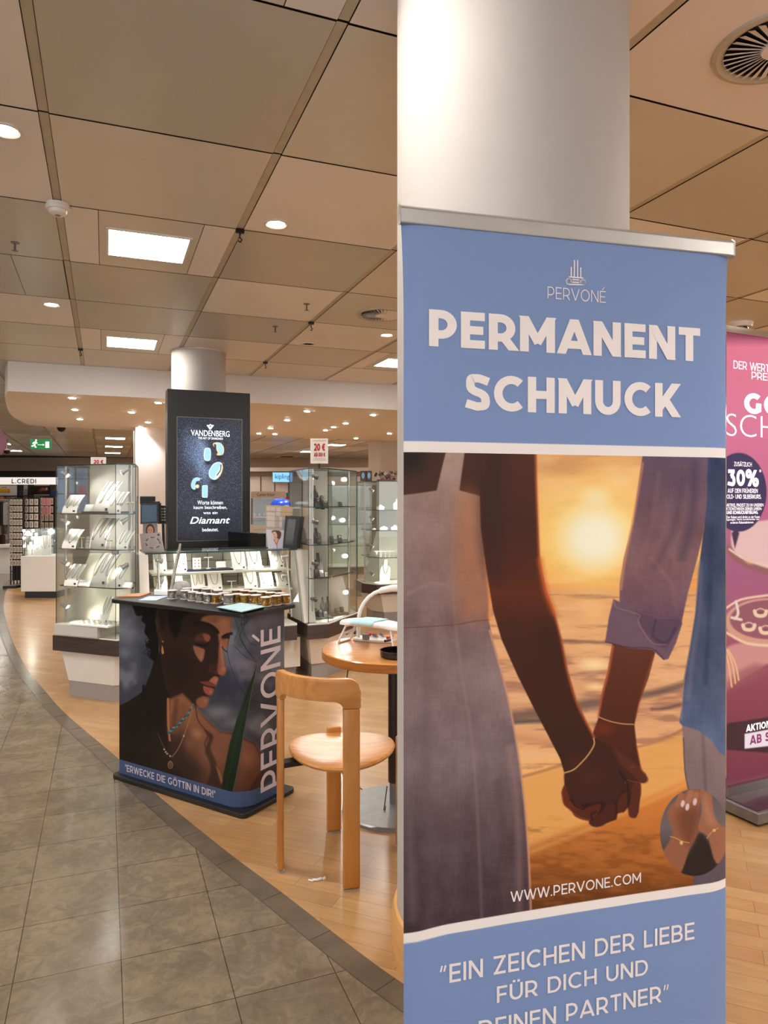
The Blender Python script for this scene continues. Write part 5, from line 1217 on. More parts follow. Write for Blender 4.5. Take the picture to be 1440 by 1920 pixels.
# cable and litter on the floor
b = MB(); pts = [onz(u, v, .006) for u, v in ((676, 1478), (690, 1488), (703, 1498), (716, 1502), (728, 1502))]+[Vector((TC.x-.05, TC.y-.1, .03)), Vector((TC.x-.036, TC.y-.01, .1))]
b.tube([tuple(p) for p in pts], .003, 6); b.tube([onz(653, 1250, .6), Vector((-.2, 3.5, .4)), onz(660, 1450, .006), onz(676, 1478, .006)], .003, 6)
single('power_cable', b, M['black'], 'thin dark power cable running over the floor to the table foot', 'cable', smooth=.8)
b = MB(); q = onz(595, 1652, 0)
for k in range(4):
    c = q+Vector((-.024+.016*k, -.002+.005*k, .004)); b.box(tuple(c), (.022, .010, .003), .4*k, 0, .3*k, .2)
single('plastic_scrap', b, plain('clear_scrap', (222, 220, 220), .25), 'small crumpled white plastic scrap on the wooden floor by the chair', 'litter', bevel=.001)
# ------------------------------------------------------------------ jewellery island: glass showcases
def scl(poly, k, c=None, grow=0):
    n = len(poly); cx = sum(p[0] for p in poly)/n if c is None else c[0]; cy = sum(p[1] for p in poly)/n if c is None else c[1]
    return [(cx+(x-cx)*k, cy+(y-cy)*k) for x, y in poly]
def pane(a, b, z0, z1, t=.006):
    """an upright sheet of glass from a to b; its narrow rims show green"""
    a = Vector((a[0], a[1], 0)); b = Vector((b[0], b[1], 0)); d = (b-a).normalized(); n = Vector((-d.y, d.x, 0))*t/2
    mb = MB(); q = [a-n, b-n, b+n, a+n]
    vs = [(p.x, p.y, z0) for p in q]+[(p.x, p.y, z1) for p in q]
    mb.add(vs, [(0, 1, 5, 4), (2, 3, 7, 6)], 0); mb.add(vs, [(1, 2, 6, 5), (3, 0, 4, 7), (0, 3, 2, 1), (4, 5, 6, 7)], 1)
    return mb
def spot_lamp(case, p, to, lit=True, watts=0):
    """small lamp head on a pole, aimed at 'to'"""
    d = (Vector(to)-Vector(p)).normalized(); b = MB(); p = Vector(p)
    b.tube([p-d*.055, p-d*.05, p-d*.02, p], [.008, .013, .015, .021], 14)
    o = build('spotlight', b, M['alu'] if lit else M['grey_metal'], case, smooth=.6)
    b = MB(); x = d.cross(Vector((0, 0, 1))).normalized(); y = d.cross(x); c = p+d*.0015
    b.v = [tuple(c+(x*math.cos(2*PI*k/16)+y*math.sin(2*PI*k/16))*.018) for k in range(16)]; b.f = [tuple(range(16))]; b.m = [0]
    bo = build('bulb', b, M['bulb'], None, bevel=0); bo.data.transform(mat_of(o).inverted()); bo.parent = o
    if watts:
        L = bpy.data.lights.new('case_beam', 'SPOT'); L.energy = watts; L.spot_size = math.radians(110); L.spot_blend = .8; L.shadow_soft_size = .02; L.color = (1, .95, .86)
        lo = bpy.data.objects.new('case_beam', L); C.objects.link(lo); lo.location = p+d*.01; lo.rotation_euler = d.to_track_quat('-Z', 'Y').to_euler()
    return o
def showcase(lab, poly, shelves, ztop=1.685, zb=.45, open_edges=(), poles=(), glass='glass', wood_band=True, back=None, taper=(.86, .74)):
    cx = sum(p[0] for p in poly)/len(poly); cy = sum(p[1] for p in poly)/len(poly)
    r = thing('glass_showcase', lab, 'showcase', (cx, cy, 0))
    def pr(name, k0, z0, k1, z1, mat, bev=0):
        b = MB(); b.prism(scl(poly, k0), z0, z1, poly2=scl(poly, k1)); return build(name, b, mat, r, bevel=bev)
    pr('plinth', taper[1], 0, taper[1], .115, M['plinth']); pr('lower_cabinet', taper[1]+.02, .115, taper[0]+.04, .335, M['case_white'])
    pr('trim_band', 1.07, .335, 1.07, .445, M['dark_wood'], .002); pr('deck', 1.03, .445, 1.03, .455, M['cream'])
    n = len(poly)
    for i in range(n):
        if i in open_edges: continue
        build('glass_pane', pane(poly[i], poly[(i+1) % n], zb+.006, ztop-.008), [M[glass], M['edge']], r)
    b = MB(); b.prism(poly, ztop-.008, ztop, 0, side_mi=1); build('glass_top', b, [M[glass], M['edge']], r)
    for z in shelves:
        b = MB(); b.prism(scl(poly, .93), z-.008, z, 0, side_mi=1); build('glass_shelf', b, [M[glass], M['edge']], r)
    for x, y in poles:
        b = MB(); b.tube([(x, y, zb+.006), (x, y, ztop-.008)], .009, 10); build('lamp_pole', b, M['alu'], r, smooth=.7)
    return r
def upright_board(name, pts, y_of, mat, parent, th=.02):
    """board outline in photo directions at given depth line; thickness th away from the viewer"""
    vs = [at(u, v, y_of(u)) for u, v in pts]; mb = MB(); n = len(vs)
    mb.v = [tuple(p) for p in vs]+[(p.x+.3*th, p.y+th, p.z) for p in vs]
    mb.f = [tuple(range(n)), tuple(reversed(range(n, 2*n)))]+[(i, (i+1) % n, (i+1) % n+n, i+n) for i in range(n)]; mb.m = [0]*len(mb.f)
    return build(name, mb, mat, parent)

# --- the left showcase
P1 = [(-2.39, 5.21), (-1.877, 5.0), (-1.756, 5.05), (-1.858, 5.40), (-2.25, 5.54)]
s1 = showcase('tall glass showcase at left with white necklace cards on three shelves', P1, [1.334, 1.08, .81], poles=[(-2.335, 5.245), (-1.80, 5.10)])
ln = lambda u: 5.52-.0*u
upright_board('back_panel', [(168, 872), (240, 872), (240, 1036), (168, 1036)], lambda u: 5.36-.001*(u-200), M['panelgrey'], s1, .012)
upright_board('lower_back_panel', [(168, 1037), (248, 1037), (248, 1186), (117, 1186), (117, 1172)], lambda u: 5.34-.001*(u-200), M['cream'], s1, .012)
b = MB(); c_ = at(167, 1180, 5.22); b.box((c_.x, c_.y, .495), (.40, .26, .078), math.radians(-22)); build('display_block', b, M['panelgrey'], s1, bevel=.003)
b = MB(); p = at(216, 1036, 4.99); b.box(tuple(p), (.045, .022, .026), math.radians(-5)); build('door_lock', b, M['grey_metal'], s1, bevel=.003)
tgt = Vector((-2.0, 5.2, 0))
for (u, v, y, dx, w_) in ((112, 890, 5.25, 1, 1), (112, 979, 5.25, 1, 1), (112, 1056, 5.25, 1, 1), (112, 1136, 5.25, 1, 1), (243, 884, 5.1, -1, 1), (243, 977, 5.1, -1, 1), (243, 1062, 5.1, -1, 1)):
    p = at(u, v, y); spot_lamp(s1, p+Vector((.055*dx, 0, -.01)), (p.x+.35*dx, p.y+.0, p.z-.2), True, CASE_W)

# --- the showcase right of the totem
P2 = [(-.823, 6.23), (-.594, 5.634), (-.445, 5.70), (-.237, 6.23), (-.33, 6.55), (-.75, 6.55)]
s2 = showcase('tall glass showcase behind the wooden chair with charcoal ring stands', P2, [1.378, 1.075, .81], poles=[(-.57, 5.70), (-.30, 6.17)], taper=(.92, .80))
upright_board('back_panel', [(584, 880), (613, 880), (613, 1162), (584, 1162)], lambda u: 6.3, M['panelgrey'], s2, .012)
upright_board('lower_back_panel', [(614, 1086), (642, 1080), (655, 1128), (657, 1152), (614, 1160)], lambda u: 6.28, M['case_white'], s2, .012)
for (u, v, y, dx, lit) in ((588, 895, 5.72, 1, False), (588, 980, 5.72, 1, False), (588, 1058, 5.72, 1, False), (586, 1124, 5.72, 1, False), (653, 899, 6.15, -1, True), (650, 975, 6.15, -1, True), (655, 1042, 6.15, -1, True), (656, 1110, 6.15, -1, True)):
    p = at(u, v, y); spot_lamp(s2, p+Vector((.03*dx, -.01, -.0)), (p.x+(.35 if not lit else -.1), p.y+(.3 if not lit else -.5), p.z-.12), lit, CASE_W)
# fan of red rays reflected in the lower panel is left to the lamps

# --- the showcase at the right behind the table
def far_case(lab, x, y, w_, h=1.66, shelves=(1.32, 1.08, .76), rz=math.radians(15), glass='glass_far', nlamp=2):
    pl_ = [(-w_/2+.12, -.3), (w_/2-.12, -.3), (w_/2, -.1), (w_/2, .3), (-w_/2, .3), (-w_/2, -.1)]
    c, s = math.cos(rz), math.sin(rz); pl_ = [(x+a*c-b_*s, y+a*s+b_*c) for a, b_ in pl_]
    r = showcase(lab, pl_, shelves, ztop=h, glass=glass, poles=[pl_[5]], taper=(.9, .82))
    b = MB(); q0, q1 = scl(pl_, .8)[4], scl(pl_, .8)[3]
    m_ = ((q0[0]+q1[0])/2, (q0[1]+q1[1])/2-.05); b.box((m_[0], m_[1], 1.06+.3), (w_*.6, .02, .6), rz); build('back_panel', b, M['panelgrey'], r)
    mb = MB(); mb.quad(*[(m_[0]+dx*c, m_[1]+dx*s-dy, z) for dx, dy, z in ((-w_*.45, .12, .47), (w_*.45, .12, .47), (w_*.3, .02, 1.05), (-w_*.3, .02, 1.05))]); mb.v += [(x_, y_+.015, z_) for x_, y_, z_ in mb.v]; mb.f.append((7, 6, 5, 4)); mb.f += [(0, 4, 5, 1), (1, 5, 6, 2), (2, 6, 7, 3), (3, 7, 4, 0)]; mb.m = [0]*6; build('sloping_panel', mb, M['cream'], r)
    for k in range(nlamp):
        q = pl_[5]; z = h-.12-k*.33; spot_lamp(r, (q[0]+.1, q[1]-.04, z), (q[0]+.5, q[1]+.0, z-.3), True, CASE_W*1.3)
    return r
far_case('glass showcase at the right behind the table, cream panels and white busts inside', .30, 8.75, 1.15, nlamp=4)
far_case('glass showcase further back, seen through the charcoal ring showcase', -.55, 10.9, .85)

# --- the low counter in the middle
A3 = Vector((-1.775, 5.38, 0)); B3 = Vector((-.729, 5.85, 0)); dx3 = (B3-A3).normalized(); n3 = Vector((dx3.y, -dx3.x, 0)); L3 = (B3-A3).length; ang3 = math.atan2(dx3.y, dx3.x)
lc3 = thing('display_counter', 'low glass jewellery counter below the black totem, two lit shelves of necklaces', 'display counter', A3+dx3*L3/2+n3*-.2, ang3)
def q3(a, f, z): return Vector((A3.x+dx3.x*a+n3.x*f, A3.y+dx3.y*a+n3.y*f, z))
def box3(name, a0, a1, f0, f1, z0, z1, mat, par=lc3, bev=0):
    b = MB(); b.prism([tuple(q3(*p, 0)[:2]) for p in ((a0, f1), (a1, f1), (a1, f0), (a0, f0))], z0, z1); return build(name, b, mat, par, bevel=bev)
b = MB(); b.prism([tuple(q3(*p, 0)[:2]) for p in ((-.02, .0), (L3+.02, .0), (L3+.02, -.44), (-.02, -.44))], 1.02, 1.03, 0, side_mi=1); build('glass_top', b, [M['glass'], M['edge']], lc3)
b = MB(); f0, f1 = .0, .20
b.v = [tuple(q3(a, f, z)) for a, f, z in ((0, f0, 1.02), (L3, f0, 1.02), (L3, f1, .46), (0, f1, .46))]; b.v += [tuple(Vector(p)-n3*.006) for p in b.v]
b.f = [(0, 1, 2, 3), (7, 6, 5, 4), (0, 4, 5, 1), (1, 5, 6, 2), (2, 6, 7, 3), (3, 7, 4, 0)]; b.m = [0, 0, 1, 1, 1, 1]; build('glass_front', b, [M['glass'], M['edge']], lc3)
box3('back_panel', 0, L3, -.40, -.385, .46, 1.015, M['greywall'])
b = MB()
for k in range(1, 9): b.box(tuple(q3(L3*k/9, -.383, .73)), (.004, .004, .53), ang3)
for z in (.93, .79): b.box(tuple(q3(L3/2, -.383, z)), (L3, .004, .003), ang3)
build('panel_seams', b, M['black'], lc3)
for z, f in ((.868, -.02), (.718, .03)): box3('shelf', .03, L3-.03, -.38, f, z-.014, z, M['cream'])
box3('deck', .0, L3-.05, -.45, .22, .445, .46, M['cream']); box3('trim_band', .0, L3-.06, -.48, .25, .335, .445, M['dark_wood'])
box3('lower_cabinet', 0, L3, -.42, .14, .1, .335, M['case_white']); box3('plinth', .03, L3-.03, -.4, .1, 0, .1, M['plinth'])
for a0, a1 in ((-.07, -.005), (L3+.005, L3+.10)):
    b = MB(); vs = [q3(a, f, z) for a in (a0, a1) for f, z in ((.03, 1.02), (.24, .46), (-.44 if a0 < 0 else -.14, .46), (-.44 if a0 < 0 else -.14, 1.02))]
    b.add(vs, [(0, 1, 2, 3), (7, 6, 5, 4), (0, 4, 5, 1), (1, 5, 6, 2), (2, 6, 7, 3), (3, 7, 4, 0)]); build('side_panel', b, M['case_white'], lc3)
for a in (.10, L3-.10):
    for z in (.965, .81):
        p = q3(a, -.02, z); spot_lamp(lc3, p, p+dx3*(.5 if a < .5 else -.5)-n3*.35+Vector((0, 0, -.12)), True, CASE_W*1.0)
    b = MB(); b.tube([q3(a-.03 if a < .5 else a+.03, .0, .98), q3(a-.03 if a < .5 else a+.03, .14, .5)], .008, 8); build('lamp_pole', b, M['alu'], lc3, smooth=.7)

# ------------------------------------------------------------------ jewellery stands inside
def necklace_board(chains=2, metal='gold', pend=True, mat='card', logo=True):
    """curved white card leaning back; faces -y, unit height, width .62"""
    r = thing('necklace_display', 'x', 'display', (0, 0, 0)); b = MB(); n = 12; w_ = .31
    prof = [(-.30+.62*(z**1.7), z) for z in np.linspace(0, 1, n)]
    for dy in (0, .03):
        for y, z in prof: b.v += [(-w_, y+dy, z), (w_, y+dy, z)]
    for i in range(n-1):
        o = 2*i; b.f += [(o, o+1, o+3, o+2)]; o += 2*n; b.f += [(o, o+2, o+3, o+1)]; o -= 2*n
        b.f += [(o, o+2, o+2+2*n, o+2*n), (o+1, o+1+2*n, o+3+2*n, o+3)]
    b.f += [(0, 2*n, 2*n+1, 1), (2*n-2, 2*n-1, 4*n-1, 4*n-2)]; b.m = [0]*len(b.f)
    build('card', b, M[mat], r, False, smooth=.5)
    yy = lambda z: -.30+.62*(max(z, 0)**1.7)-.012
    for k in range(chains):
        xc = (k-(chains-1)/2)*.26 if chains > 1 else 0; hw = .10 if chains > 1 else .17; zb_ = .34+.08*(k % 2); pts = []
        for t in np.linspace(0, 1, 19):
            a = PI*t; x = xc+hw*math.cos(a)*(1 if 0 else 1); z = zb_+ (1-math.sin(a))*(.98-zb_)*.9 if True else 0
            z = zb_+(1.0-zb_)*(abs(math.cos(a))**3.2); pts.append((x, yy(z), z))
        b = MB(); b.tube(pts, .011, 5); build('chain', b, M[metal if k % 2 == 0 else 'silver'], r, False)
        if pend: b = MB(); b.lathe([(.0001, -.035), (.03, -.015), (.03, .01), (.0001, .03)], (xc, yy(zb_)-.01, zb_-.03), 10); build('pendant', b, M[metal if k % 2 else 'jewel_dark'], r, False)
    if logo: b = MB(); b.box((.2, yy(.12)-.002, .12), (.09, .012, .09)); build('emblem', b, M['navy'], r, False)
    return r
def earring_stand(mat='card'):
    r = thing('earring_stand', 'x', 'earring stand', (0, 0, 0)); b = MB(); b.box((0, 0, .03), (.4, .3, .06)); b.box((0, 0, .5), (.09, .09, .9)); build('post', b, M[mat], r, False)
    b = MB(); b.box((0, 0, .95), (.9, .12, .08)); build('crossbar', b, M[mat], r, False)
    for x in (-.36, -.18, .18, .36): b = MB(); b.lathe([(.0001, -.06), (.05, -.02), (.05, .03), (.0001, .06)], (x, -.08, .82), 8); build('earring', b, M['gold'], r, False)
    return r
def ring_pillow(metal='gold', mat='card'):
    r = thing('bracelet_pillow', 'x', 'bracelet pillow', (0, 0, 0)); b = MB()
    b.box((0, 0, .3), (1, .34, .7), 0, 0, -.5); build('pillow', b, M[mat], r, False, bevel=.08)
    for k in range(4):
        z = .1+.15*k; b = MB(); y = -.22+.10*k; b.tube([(-.44, y, z), (-.2, y-.05, z-.03), (.2, y-.05, z-.03), (.44, y, z)], .02, 5); build('bracelet', b, M[metal if k % 2 else 'silver'], r, False)
    return r
def ring_block(mat='bust'):
    r = thing('ring_stand', 'x', 'ring stand', (0, 0, 0)); b = MB()
    b.box((0, 0, .25), (.5, .34, .9), 0, 0, -.55); build('holder', b, M[mat], r, False, bevel=.06)
    b = MB(); b.tube([(.10*math.cos(a), -.24+.03*math.sin(a), .55+.12*math.sin(a)) for a in np.linspace(0, 2*PI, 13)], .035, 6); build('ring', b, M['silver'], r, False)
    return r
def bust(mat='bust'):
    r = thing('necklace_bust', 'x', 'necklace bust', (0, 0, 0)); b = MB()
    prof = [(.30, 0), (.34, .25), (.36, .5), (.30, .66), (.13, .76), (.12, 1.0)]
    n = 10
    for dy, s_ in ((0, 1), (.1, .9)):
        for w_, z in prof: y = -.25+.5*z; b.v += [(-w_*s_, y+dy-.05*(1-abs(z-.4)), z), (w_*s_, y+dy-.05*(1-abs(z-.4)), z)]
    k = len(prof); 
    for i in range(k-1):
        o = 2*i; b.f += [(o, o+1, o+3, o+2), (o+2*k, o+2+2*k, o+3+2*k, o+1+2*k), (o, o+2, o+2+2*k, o+2*k), (o+1, o+1+2*k, o+3+2*k, o+3)]
    b.f += [(0, 2*k, 2*k+1, 1), (2*k-2, 2*k-1, 4*k-1, 4*k-2)]; b.m = [0]*len(b.f); build('neck_form', b, M[mat], r, False, bevel=.02)
    b = MB(); pts = [(.20*math.cos(PI*t), -.34+.5*(.42+.45*abs(math.cos(PI*t))**2)-.03, .36+.5*abs(math.cos(PI*t))**2) for t in np.linspace(0, 1, 15)]
    b.tube(pts, .014, 5); build('necklace', b, M['silver' if mat == 'bust' else 'gold'], r, False)
    return r
proto = {}
def put(kind, make, x, y, z, sc_, rz, lab, grp=None):
    """first of a kind is the original, later ones are copies with copied parts"""
    if kind not in proto: r = make(); proto[kind] = (r, kids(r))
    else:
        s, kk = proto[kind]; r = s.copy(); C.objects.link(r)
        for ch_ in kk: c = ch_.copy(); C.objects.link(c); c.parent = r
    r.location = (x, y, z+.0005); r.scale = sc_ if hasattr(sc_, '__len__') else (sc_,)*3; r.rotation_euler = (0, 0, rz)
    r['label'] = lab
    if grp: r['group'] = grp
    return r
def px(kind, make, u0, u1, v0, y, z, rz, lab, grp=None, wk=.62):
    """width and height from the size the item shows at its own distance"""
    w_ = (u1-u0)/FPX*y; zt2 = CAM_H-(v0-V0)/FPX*y; h = max(zt2-z, .02); x = ((u0+u1)/2-U0)/FPX*y
    k = w_/wk*.95
    return put(kind, make, x, y, z, (k, min(k, h), h), rz, lab, grp)
RZ1 = math.radians(-22); G1 = 'jewellery displays in the left glass showcase'
nb = lambda c, m, p=True: (f'nb{c}{m}{p}', lambda: necklace_board(c, m, p))
S1z = {1: 1.334, 2: 1.08, 3: .81}
for u0, u1, v0, y, sh, k, lab in (
    (119, 156, 928, 5.18, 1, nb(2, 'silver'), 'curved white necklace card at the left end of the top shelf, left showcase'),
    (183, 222, 903, 5.18, 1, nb(2, 'silver', False), 'tallest curved necklace card, top shelf of the left showcase'),
    (208, 238, 922, 5.08, 1, nb(3, 'silver', False), 'smaller white card before the tallest one, top shelf of the left showcase'),
    (119, 154, 993, 5.18, 2, nb(1, 'silver'), 'white card with one bracelet, left end of the middle shelf, left showcase'),
    (176, 214, 972, 5.20, 2, nb(3, 'silver', True), 'tall three chain card in the middle shelf centre, left showcase'),
    (220, 250, 995, 5.08, 2, nb(2, 'gold'), 'white card at the right end of the middle shelf, left showcase'),
    (124, 158, 1059, 5.18, 3, nb(3, 'gold'), 'gold chain card at the left of the lowest shelf, left showcase'),
    (178, 216, 1039, 5.18, 3, nb(3, 'silver', False), 'tall card with long chains, lowest shelf centre, left showcase'),
    (209, 240, 1062, 5.08, 3, nb(2, 'gold', False), 'brightly lit gold card at the right of the lowest shelf, left showcase'),
    (190, 212, 1120, 5.18, 4, nb(2, 'silver', False), 'small white card standing on the bottom deck, left showcase')):
    z = S1z.get(sh, .535 if u0 < 200 else .456); px(k[0], k[1], u0, u1, v0, y, z, RZ1, lab, G1)
px('pillow', ring_pillow, 157, 180, 938, 5.2, 1.334, RZ1, 'bracelet pillow between the necklace cards, top shelf of the left showcase', G1, 1.0)
px('pillow', ring_pillow, 146, 170, 1082, 5.12, .81, RZ1, 'bracelet pillow beside the gold card, lowest shelf of the left showcase', G1, 1.0)
px('pillow', ring_pillow, 226, 250, 1086, 5.02, .81, RZ1, 'low grey bracelet roll at the right, lowest shelf of the left showcase', G1, 1.0)
px('tee', earring_stand, 146, 160, 1007, 5.2, 1.08, RZ1, 'white earring stand beside the bracelet card, middle shelf, left showcase', G1, .9)
px('tee', earring_stand, 198, 214, 1011, 5.06, 1.08, RZ1, 'earring stand before the three chain card, middle shelf, left showcase', G1, .9)
px('tee', earring_stand, 218, 232, 942, 5.04, 1.334, RZ1, 'earring stand at the front of the top shelf, left showcase', G1, .9)
px('tee', earring_stand, 236, 252, 941, 5.1, 1.334, RZ1, 'earring stand at the right end of the top shelf, left showcase', G1, .9)
def earring_card():
    r = thing('earring_card', 'x', 'earring card', (0, 0, 0)); b = MB(); b.box((0, 0, .5), (.6, .04, 1.0), 0, 0, -.18); build('card', b, M['card'], r, False)
    for k in range(3):
        for x in (-.13, .13): b = MB(); b.lathe([(.0001, -.05), (.05, 0), (.0001, .05)], (x, -.12+.14*k*.35, .25+.26*k), 8); build('earring', b, M['jewel_dark'], r, False)
    return r
px('ecard', earring_card, 159, 171, 1006, 5.14, 1.08, RZ1, 'narrow card with dark earrings, middle shelf of the left showcase', G1, .6)
b = MB(); c_ = at(204, 959, 5.16); b.box((c_.x, c_.y, 1.341), (.36, .15, .013), RZ1); single('display_tray', b, M['navy'], 'navy blue tray under the cards on the top shelf, left showcase', 'tray')
b = MB(); c_ = at(182, 1170, 5.12); b.box((c_.x, c_.y, .541), (.34, .16, .012), RZ1)
tr_ = thing('ring_tray', 'white ring tray on the bottom block of the left showcase', 'tray', (c_.x, c_.y, .535)); build('tray', b, M['card'], tr_, bevel=.002)
for k in range(18):
    b = MB(); x, y = (k % 6-2.5)*.05, (k//6-1)*.045; c0, s0 = math.cos(RZ1), math.sin(RZ1); q = (c_.x+x*c0-y*s0, c_.y+x*s0+y*c0, .556)
    b.tube([(q[0]+.008*math.cos(a), q[1], q[2]+.008*math.sin(a)) for a in np.linspace(0, 2*PI, 9)], .0018, 4); build('ring', b, M['gold' if k % 3 == 0 else 'silver'], tr_)

# --- low counter contents
G3 = 'necklace displays in the low counter'; RZ3 = ang3
rows = {1: (.868, -.16), 2: (.718, -.12)}
def y3(u, f): # distance of the shelf line seen at u
    k = (u-U0)/FPX; o = A3+n3*f; a = (k*o.y-o.x)/(dx3.x-k*dx3.y); return o.y+dx3.y*a
W3 = ['leftmost', 'second from left', 'third from left', 'fourth from left', 'fifth from left', 'sixth from left', 'seventh from left', 'rightmost']
its = [(1, 287, 312, 1039, nb(2, 'silver'), 'card with two dark cords'), (1, 326, 350, 1036, nb(2, 'gold'), 'card with beaded chains'), (1, 433, 460, 1034, nb(1, 'silver'), 'card with one long silver chain'), (1, 462, 490, 1033, nb(1, 'silver', True), 'card with a dark pendant'), (1, 504, 531, 1032, nb(3, 'gold'), 'card with coloured cords at the right end'),
       (2, 288, 313, 1082, nb(3, 'gold'), 'card with gold medallions at the left end'), (2, 323, 343, 1081, nb(2, 'gold'), 'card behind the driftwood stick'), (2, 358, 384, 1078, nb(2, 'gold', False), 'cream card with two gold chains'), (2, 388, 416, 1076, nb(1, 'gold', False), 'card with a thick gold collar'), (2, 456, 482, 1074, nb(1, 'gold'), 'cream card with a gold disc'), (2, 486, 512, 1074, nb(2, 'gold'), 'card with two gold discs'), (2, 516, 542, 1074, nb(3, 'silver'), 'card with three small pendants at the right end')]
for sh, u0, u1, v0, k, lab in its:
    z, f = rows[sh]; px(k[0], k[1], u0, u1, v0, y3((u0+u1)/2, f), z, RZ3, f'{lab}, {"upper" if sh == 1 else "lower"} shelf of low counter', G3)
for u0, u1, v0, sh, kk, mk, wk, lab in ((361, 377, 1046, 1, 'ecard', earring_card, .6, 'upright earring card on the tray, upper shelf of the low counter'), (382, 399, 1044, 1, 'tee', earring_stand, .9, 'gold earring stand on the tray, upper shelf of the low counter'), (405, 424, 1046, 1, 'pillow', ring_pillow, 1, 'bracelet pillow on the tray, upper shelf of the low counter'),
        (425, 443, 1089, 2, 'tee', earring_stand, .9, 'earring stand in the middle of the lower shelf, low counter'), (446, 461, 1099, 2, 'pillow', ring_pillow, 1, 'small cream bracelet pillow on the lower shelf, low counter'), (437, 456, 1058, 1, 'pillow', ring_pillow, 1, 'bangle pillow before the long silver chain card, low counter'), (474, 494, 1057, 1, 'pillow', ring_pillow, 1, 'bangle pillow before the dark pendant card, low counter')):
    z, f = rows[sh]; f += .08 if v0 in (1058, 1057) else 0; px(kk, mk, u0, u1, v0, y3((u0+u1)/2, f), z+(.012 if v0 < 1050 else 0), RZ3, lab, G3, wk)
b = MB(); c_ = at(392, 1067, y3(392, -.15)); b.box((c_.x, c_.y, .8745), (.36, .12, .012), RZ3); single('display_tray', b, M['navy'], 'navy edged tray on the upper shelf of the low counter', 'tray')

# --- right showcase contents (charcoal stands)
G2 = 'charcoal jewellery stands in the showcase behind the chair'; S2z = {1: 1.378, 2: 1.075, 3: .81, 4: .475}
cnt = 0
for kind, mk, wk, u0, u1, v0, y, sh, lab in (
    ('bust', bust, .72, 582, 598, 910, 5.86, 1, 'tall charcoal bust on the top shelf'), ('rb', ring_block, .5, 590, 600, 926, 5.84, 1, 'ring stand left on the top shelf'), ('rb', ring_block, .5, 600, 609, 920, 5.9, 1, 'upper ring stand on the top shelf'), ('rb', ring_block, .5, 604, 615, 932, 5.86, 1, 'front ring stand on the top shelf'), ('rb', ring_block, .5, 634, 642, 937, 6.1, 1, 'lone ring stand at the right of the top shelf'),
    ('bust', bust, .72, 584, 603, 990, 5.86, 2, 'bust with a pale edge on the middle shelf'), ('rb', ring_block, .5, 594, 602, 1010, 5.82, 2, 'ring stand at the foot of the bust, middle shelf'), ('rb', ring_block, .5, 633, 641, 998, 6.1, 2, 'slim ring stand at the right, middle shelf'), ('rb', ring_block, .5, 618, 626, 1000, 6.1, 2, 'pale ring stand behind the glass corner, middle shelf'),
    ('bust', bust, .72, 588, 606, 1037, 5.86, 3, 'bust with a black ribbon on the lower shelf'), ('rb', ring_block, .5, 588, 596, 1062, 5.8, 3, 'left ring stand on the lower shelf'), ('rb', ring_block, .5, 598, 607, 1064, 5.8, 3, 'middle ring stand on the lower shelf'), ('rb', ring_block, .5, 608, 616, 1070, 5.82, 3, 'right ring stand on the lower shelf'),
    ('bust', bust, .72, 599, 612, 1120, 5.96, 4, 'left of the two busts on the bottom deck'), ('bust', bust, .72, 609, 621, 1119, 6.0, 4, 'right of the two busts on the bottom deck'), ('rb', ring_block, .5, 588, 596, 1134, 5.88, 4, 'leftmost ring stand on the bottom deck'), ('rb', ring_block, .5, 596, 604, 1138, 5.86, 4, 'second ring stand on the bottom deck'), ('rb', ring_block, .5, 606, 614, 1142, 5.86, 4, 'third ring stand on the bottom deck'), ('rb', ring_block, .5, 618, 626, 1138, 5.96, 4, 'fourth ring stand on the bottom deck'), ('rb', ring_block, .5, 627, 635, 1136, 6.02, 4, 'fifth ring stand on the bottom deck'), ('rb', ring_block, .5, 637, 645, 1134, 6.1, 4, 'rightmost ring stand on the bottom deck')):
    px(kind, mk, u0, u1, v0, y, S2z[sh], math.radians(20), 'charcoal '+lab.replace('charcoal ', '')+', showcase behind the chair', G2, wk)
for q, (u, y, w_, d_, lab) in enumerate(((601, 5.9, .17, .15, 'grey velvet tray under the left ring stands on the bottom deck'), (632, 6.08, .16, .13, 'grey velvet tray under the right ring stands on the bottom deck'))):
    c_ = at(u, 1160, y); b = MB(); b.box((c_.x, c_.y, .4655), (w_, d_, .018), math.radians(40 if q else 25)); single('velvet_tray', b, M['tray_grey'], lab, 'tray', 'velvet trays in the showcase behind the chair', bevel=.002)
b = MB(); c_ = at(560, 1000, 6.05); b.quad(at(547, 992, 6.2), at(553, 1022, 6.1), at(577, 1020, 6.0), at(571, 990, 6.1)); b.v += [(x, y+.006, z) for x, y, z in b.v]; b.f += [(7, 6, 5, 4), (0, 4, 5, 1), (1, 5, 6, 2), (2, 6, 7, 3), (3, 7, 4, 0)]; b.m = [0]*6
single('picture_card', b, plain('rose_grey_print', (150, 120, 122), .4, var=.3, scale=14), 'greyish picture card leaning in the left part of the showcase behind the chair', 'card')
# white busts of the far right showcase
for q, (u0, u1, v0, z, y) in enumerate(((712, 728, 987, 1.08, 8.55), (733, 748, 985, 1.08, 8.55), (737, 752, 936, 1.32, 8.55), (705, 722, 947, 1.32, 8.6), (712, 734, 1050, .47, 8.5), (697, 705, 990, 1.08, 8.5))):
    px('wbust', lambda: bust('card'), u0, u1, v0, y, z, math.radians(-10), 'white necklace bust in the far right showcase, '+['left one on the middle shelf', 'right one on the middle shelf', 'right one on the top shelf', 'left one on the top shelf', 'largest one at the bottom', 'smallest one on the middle shelf'][q], 'white busts in the far right showcase', .72)
for q in range(6): px('tee', earring_stand, 703+q*8, 710+q*8, 1033, 8.5, .76, 0, f'small gold earring stand in the far right showcase, {ordn[q]} in its row', 'earring stands in the far right showcase', .9)
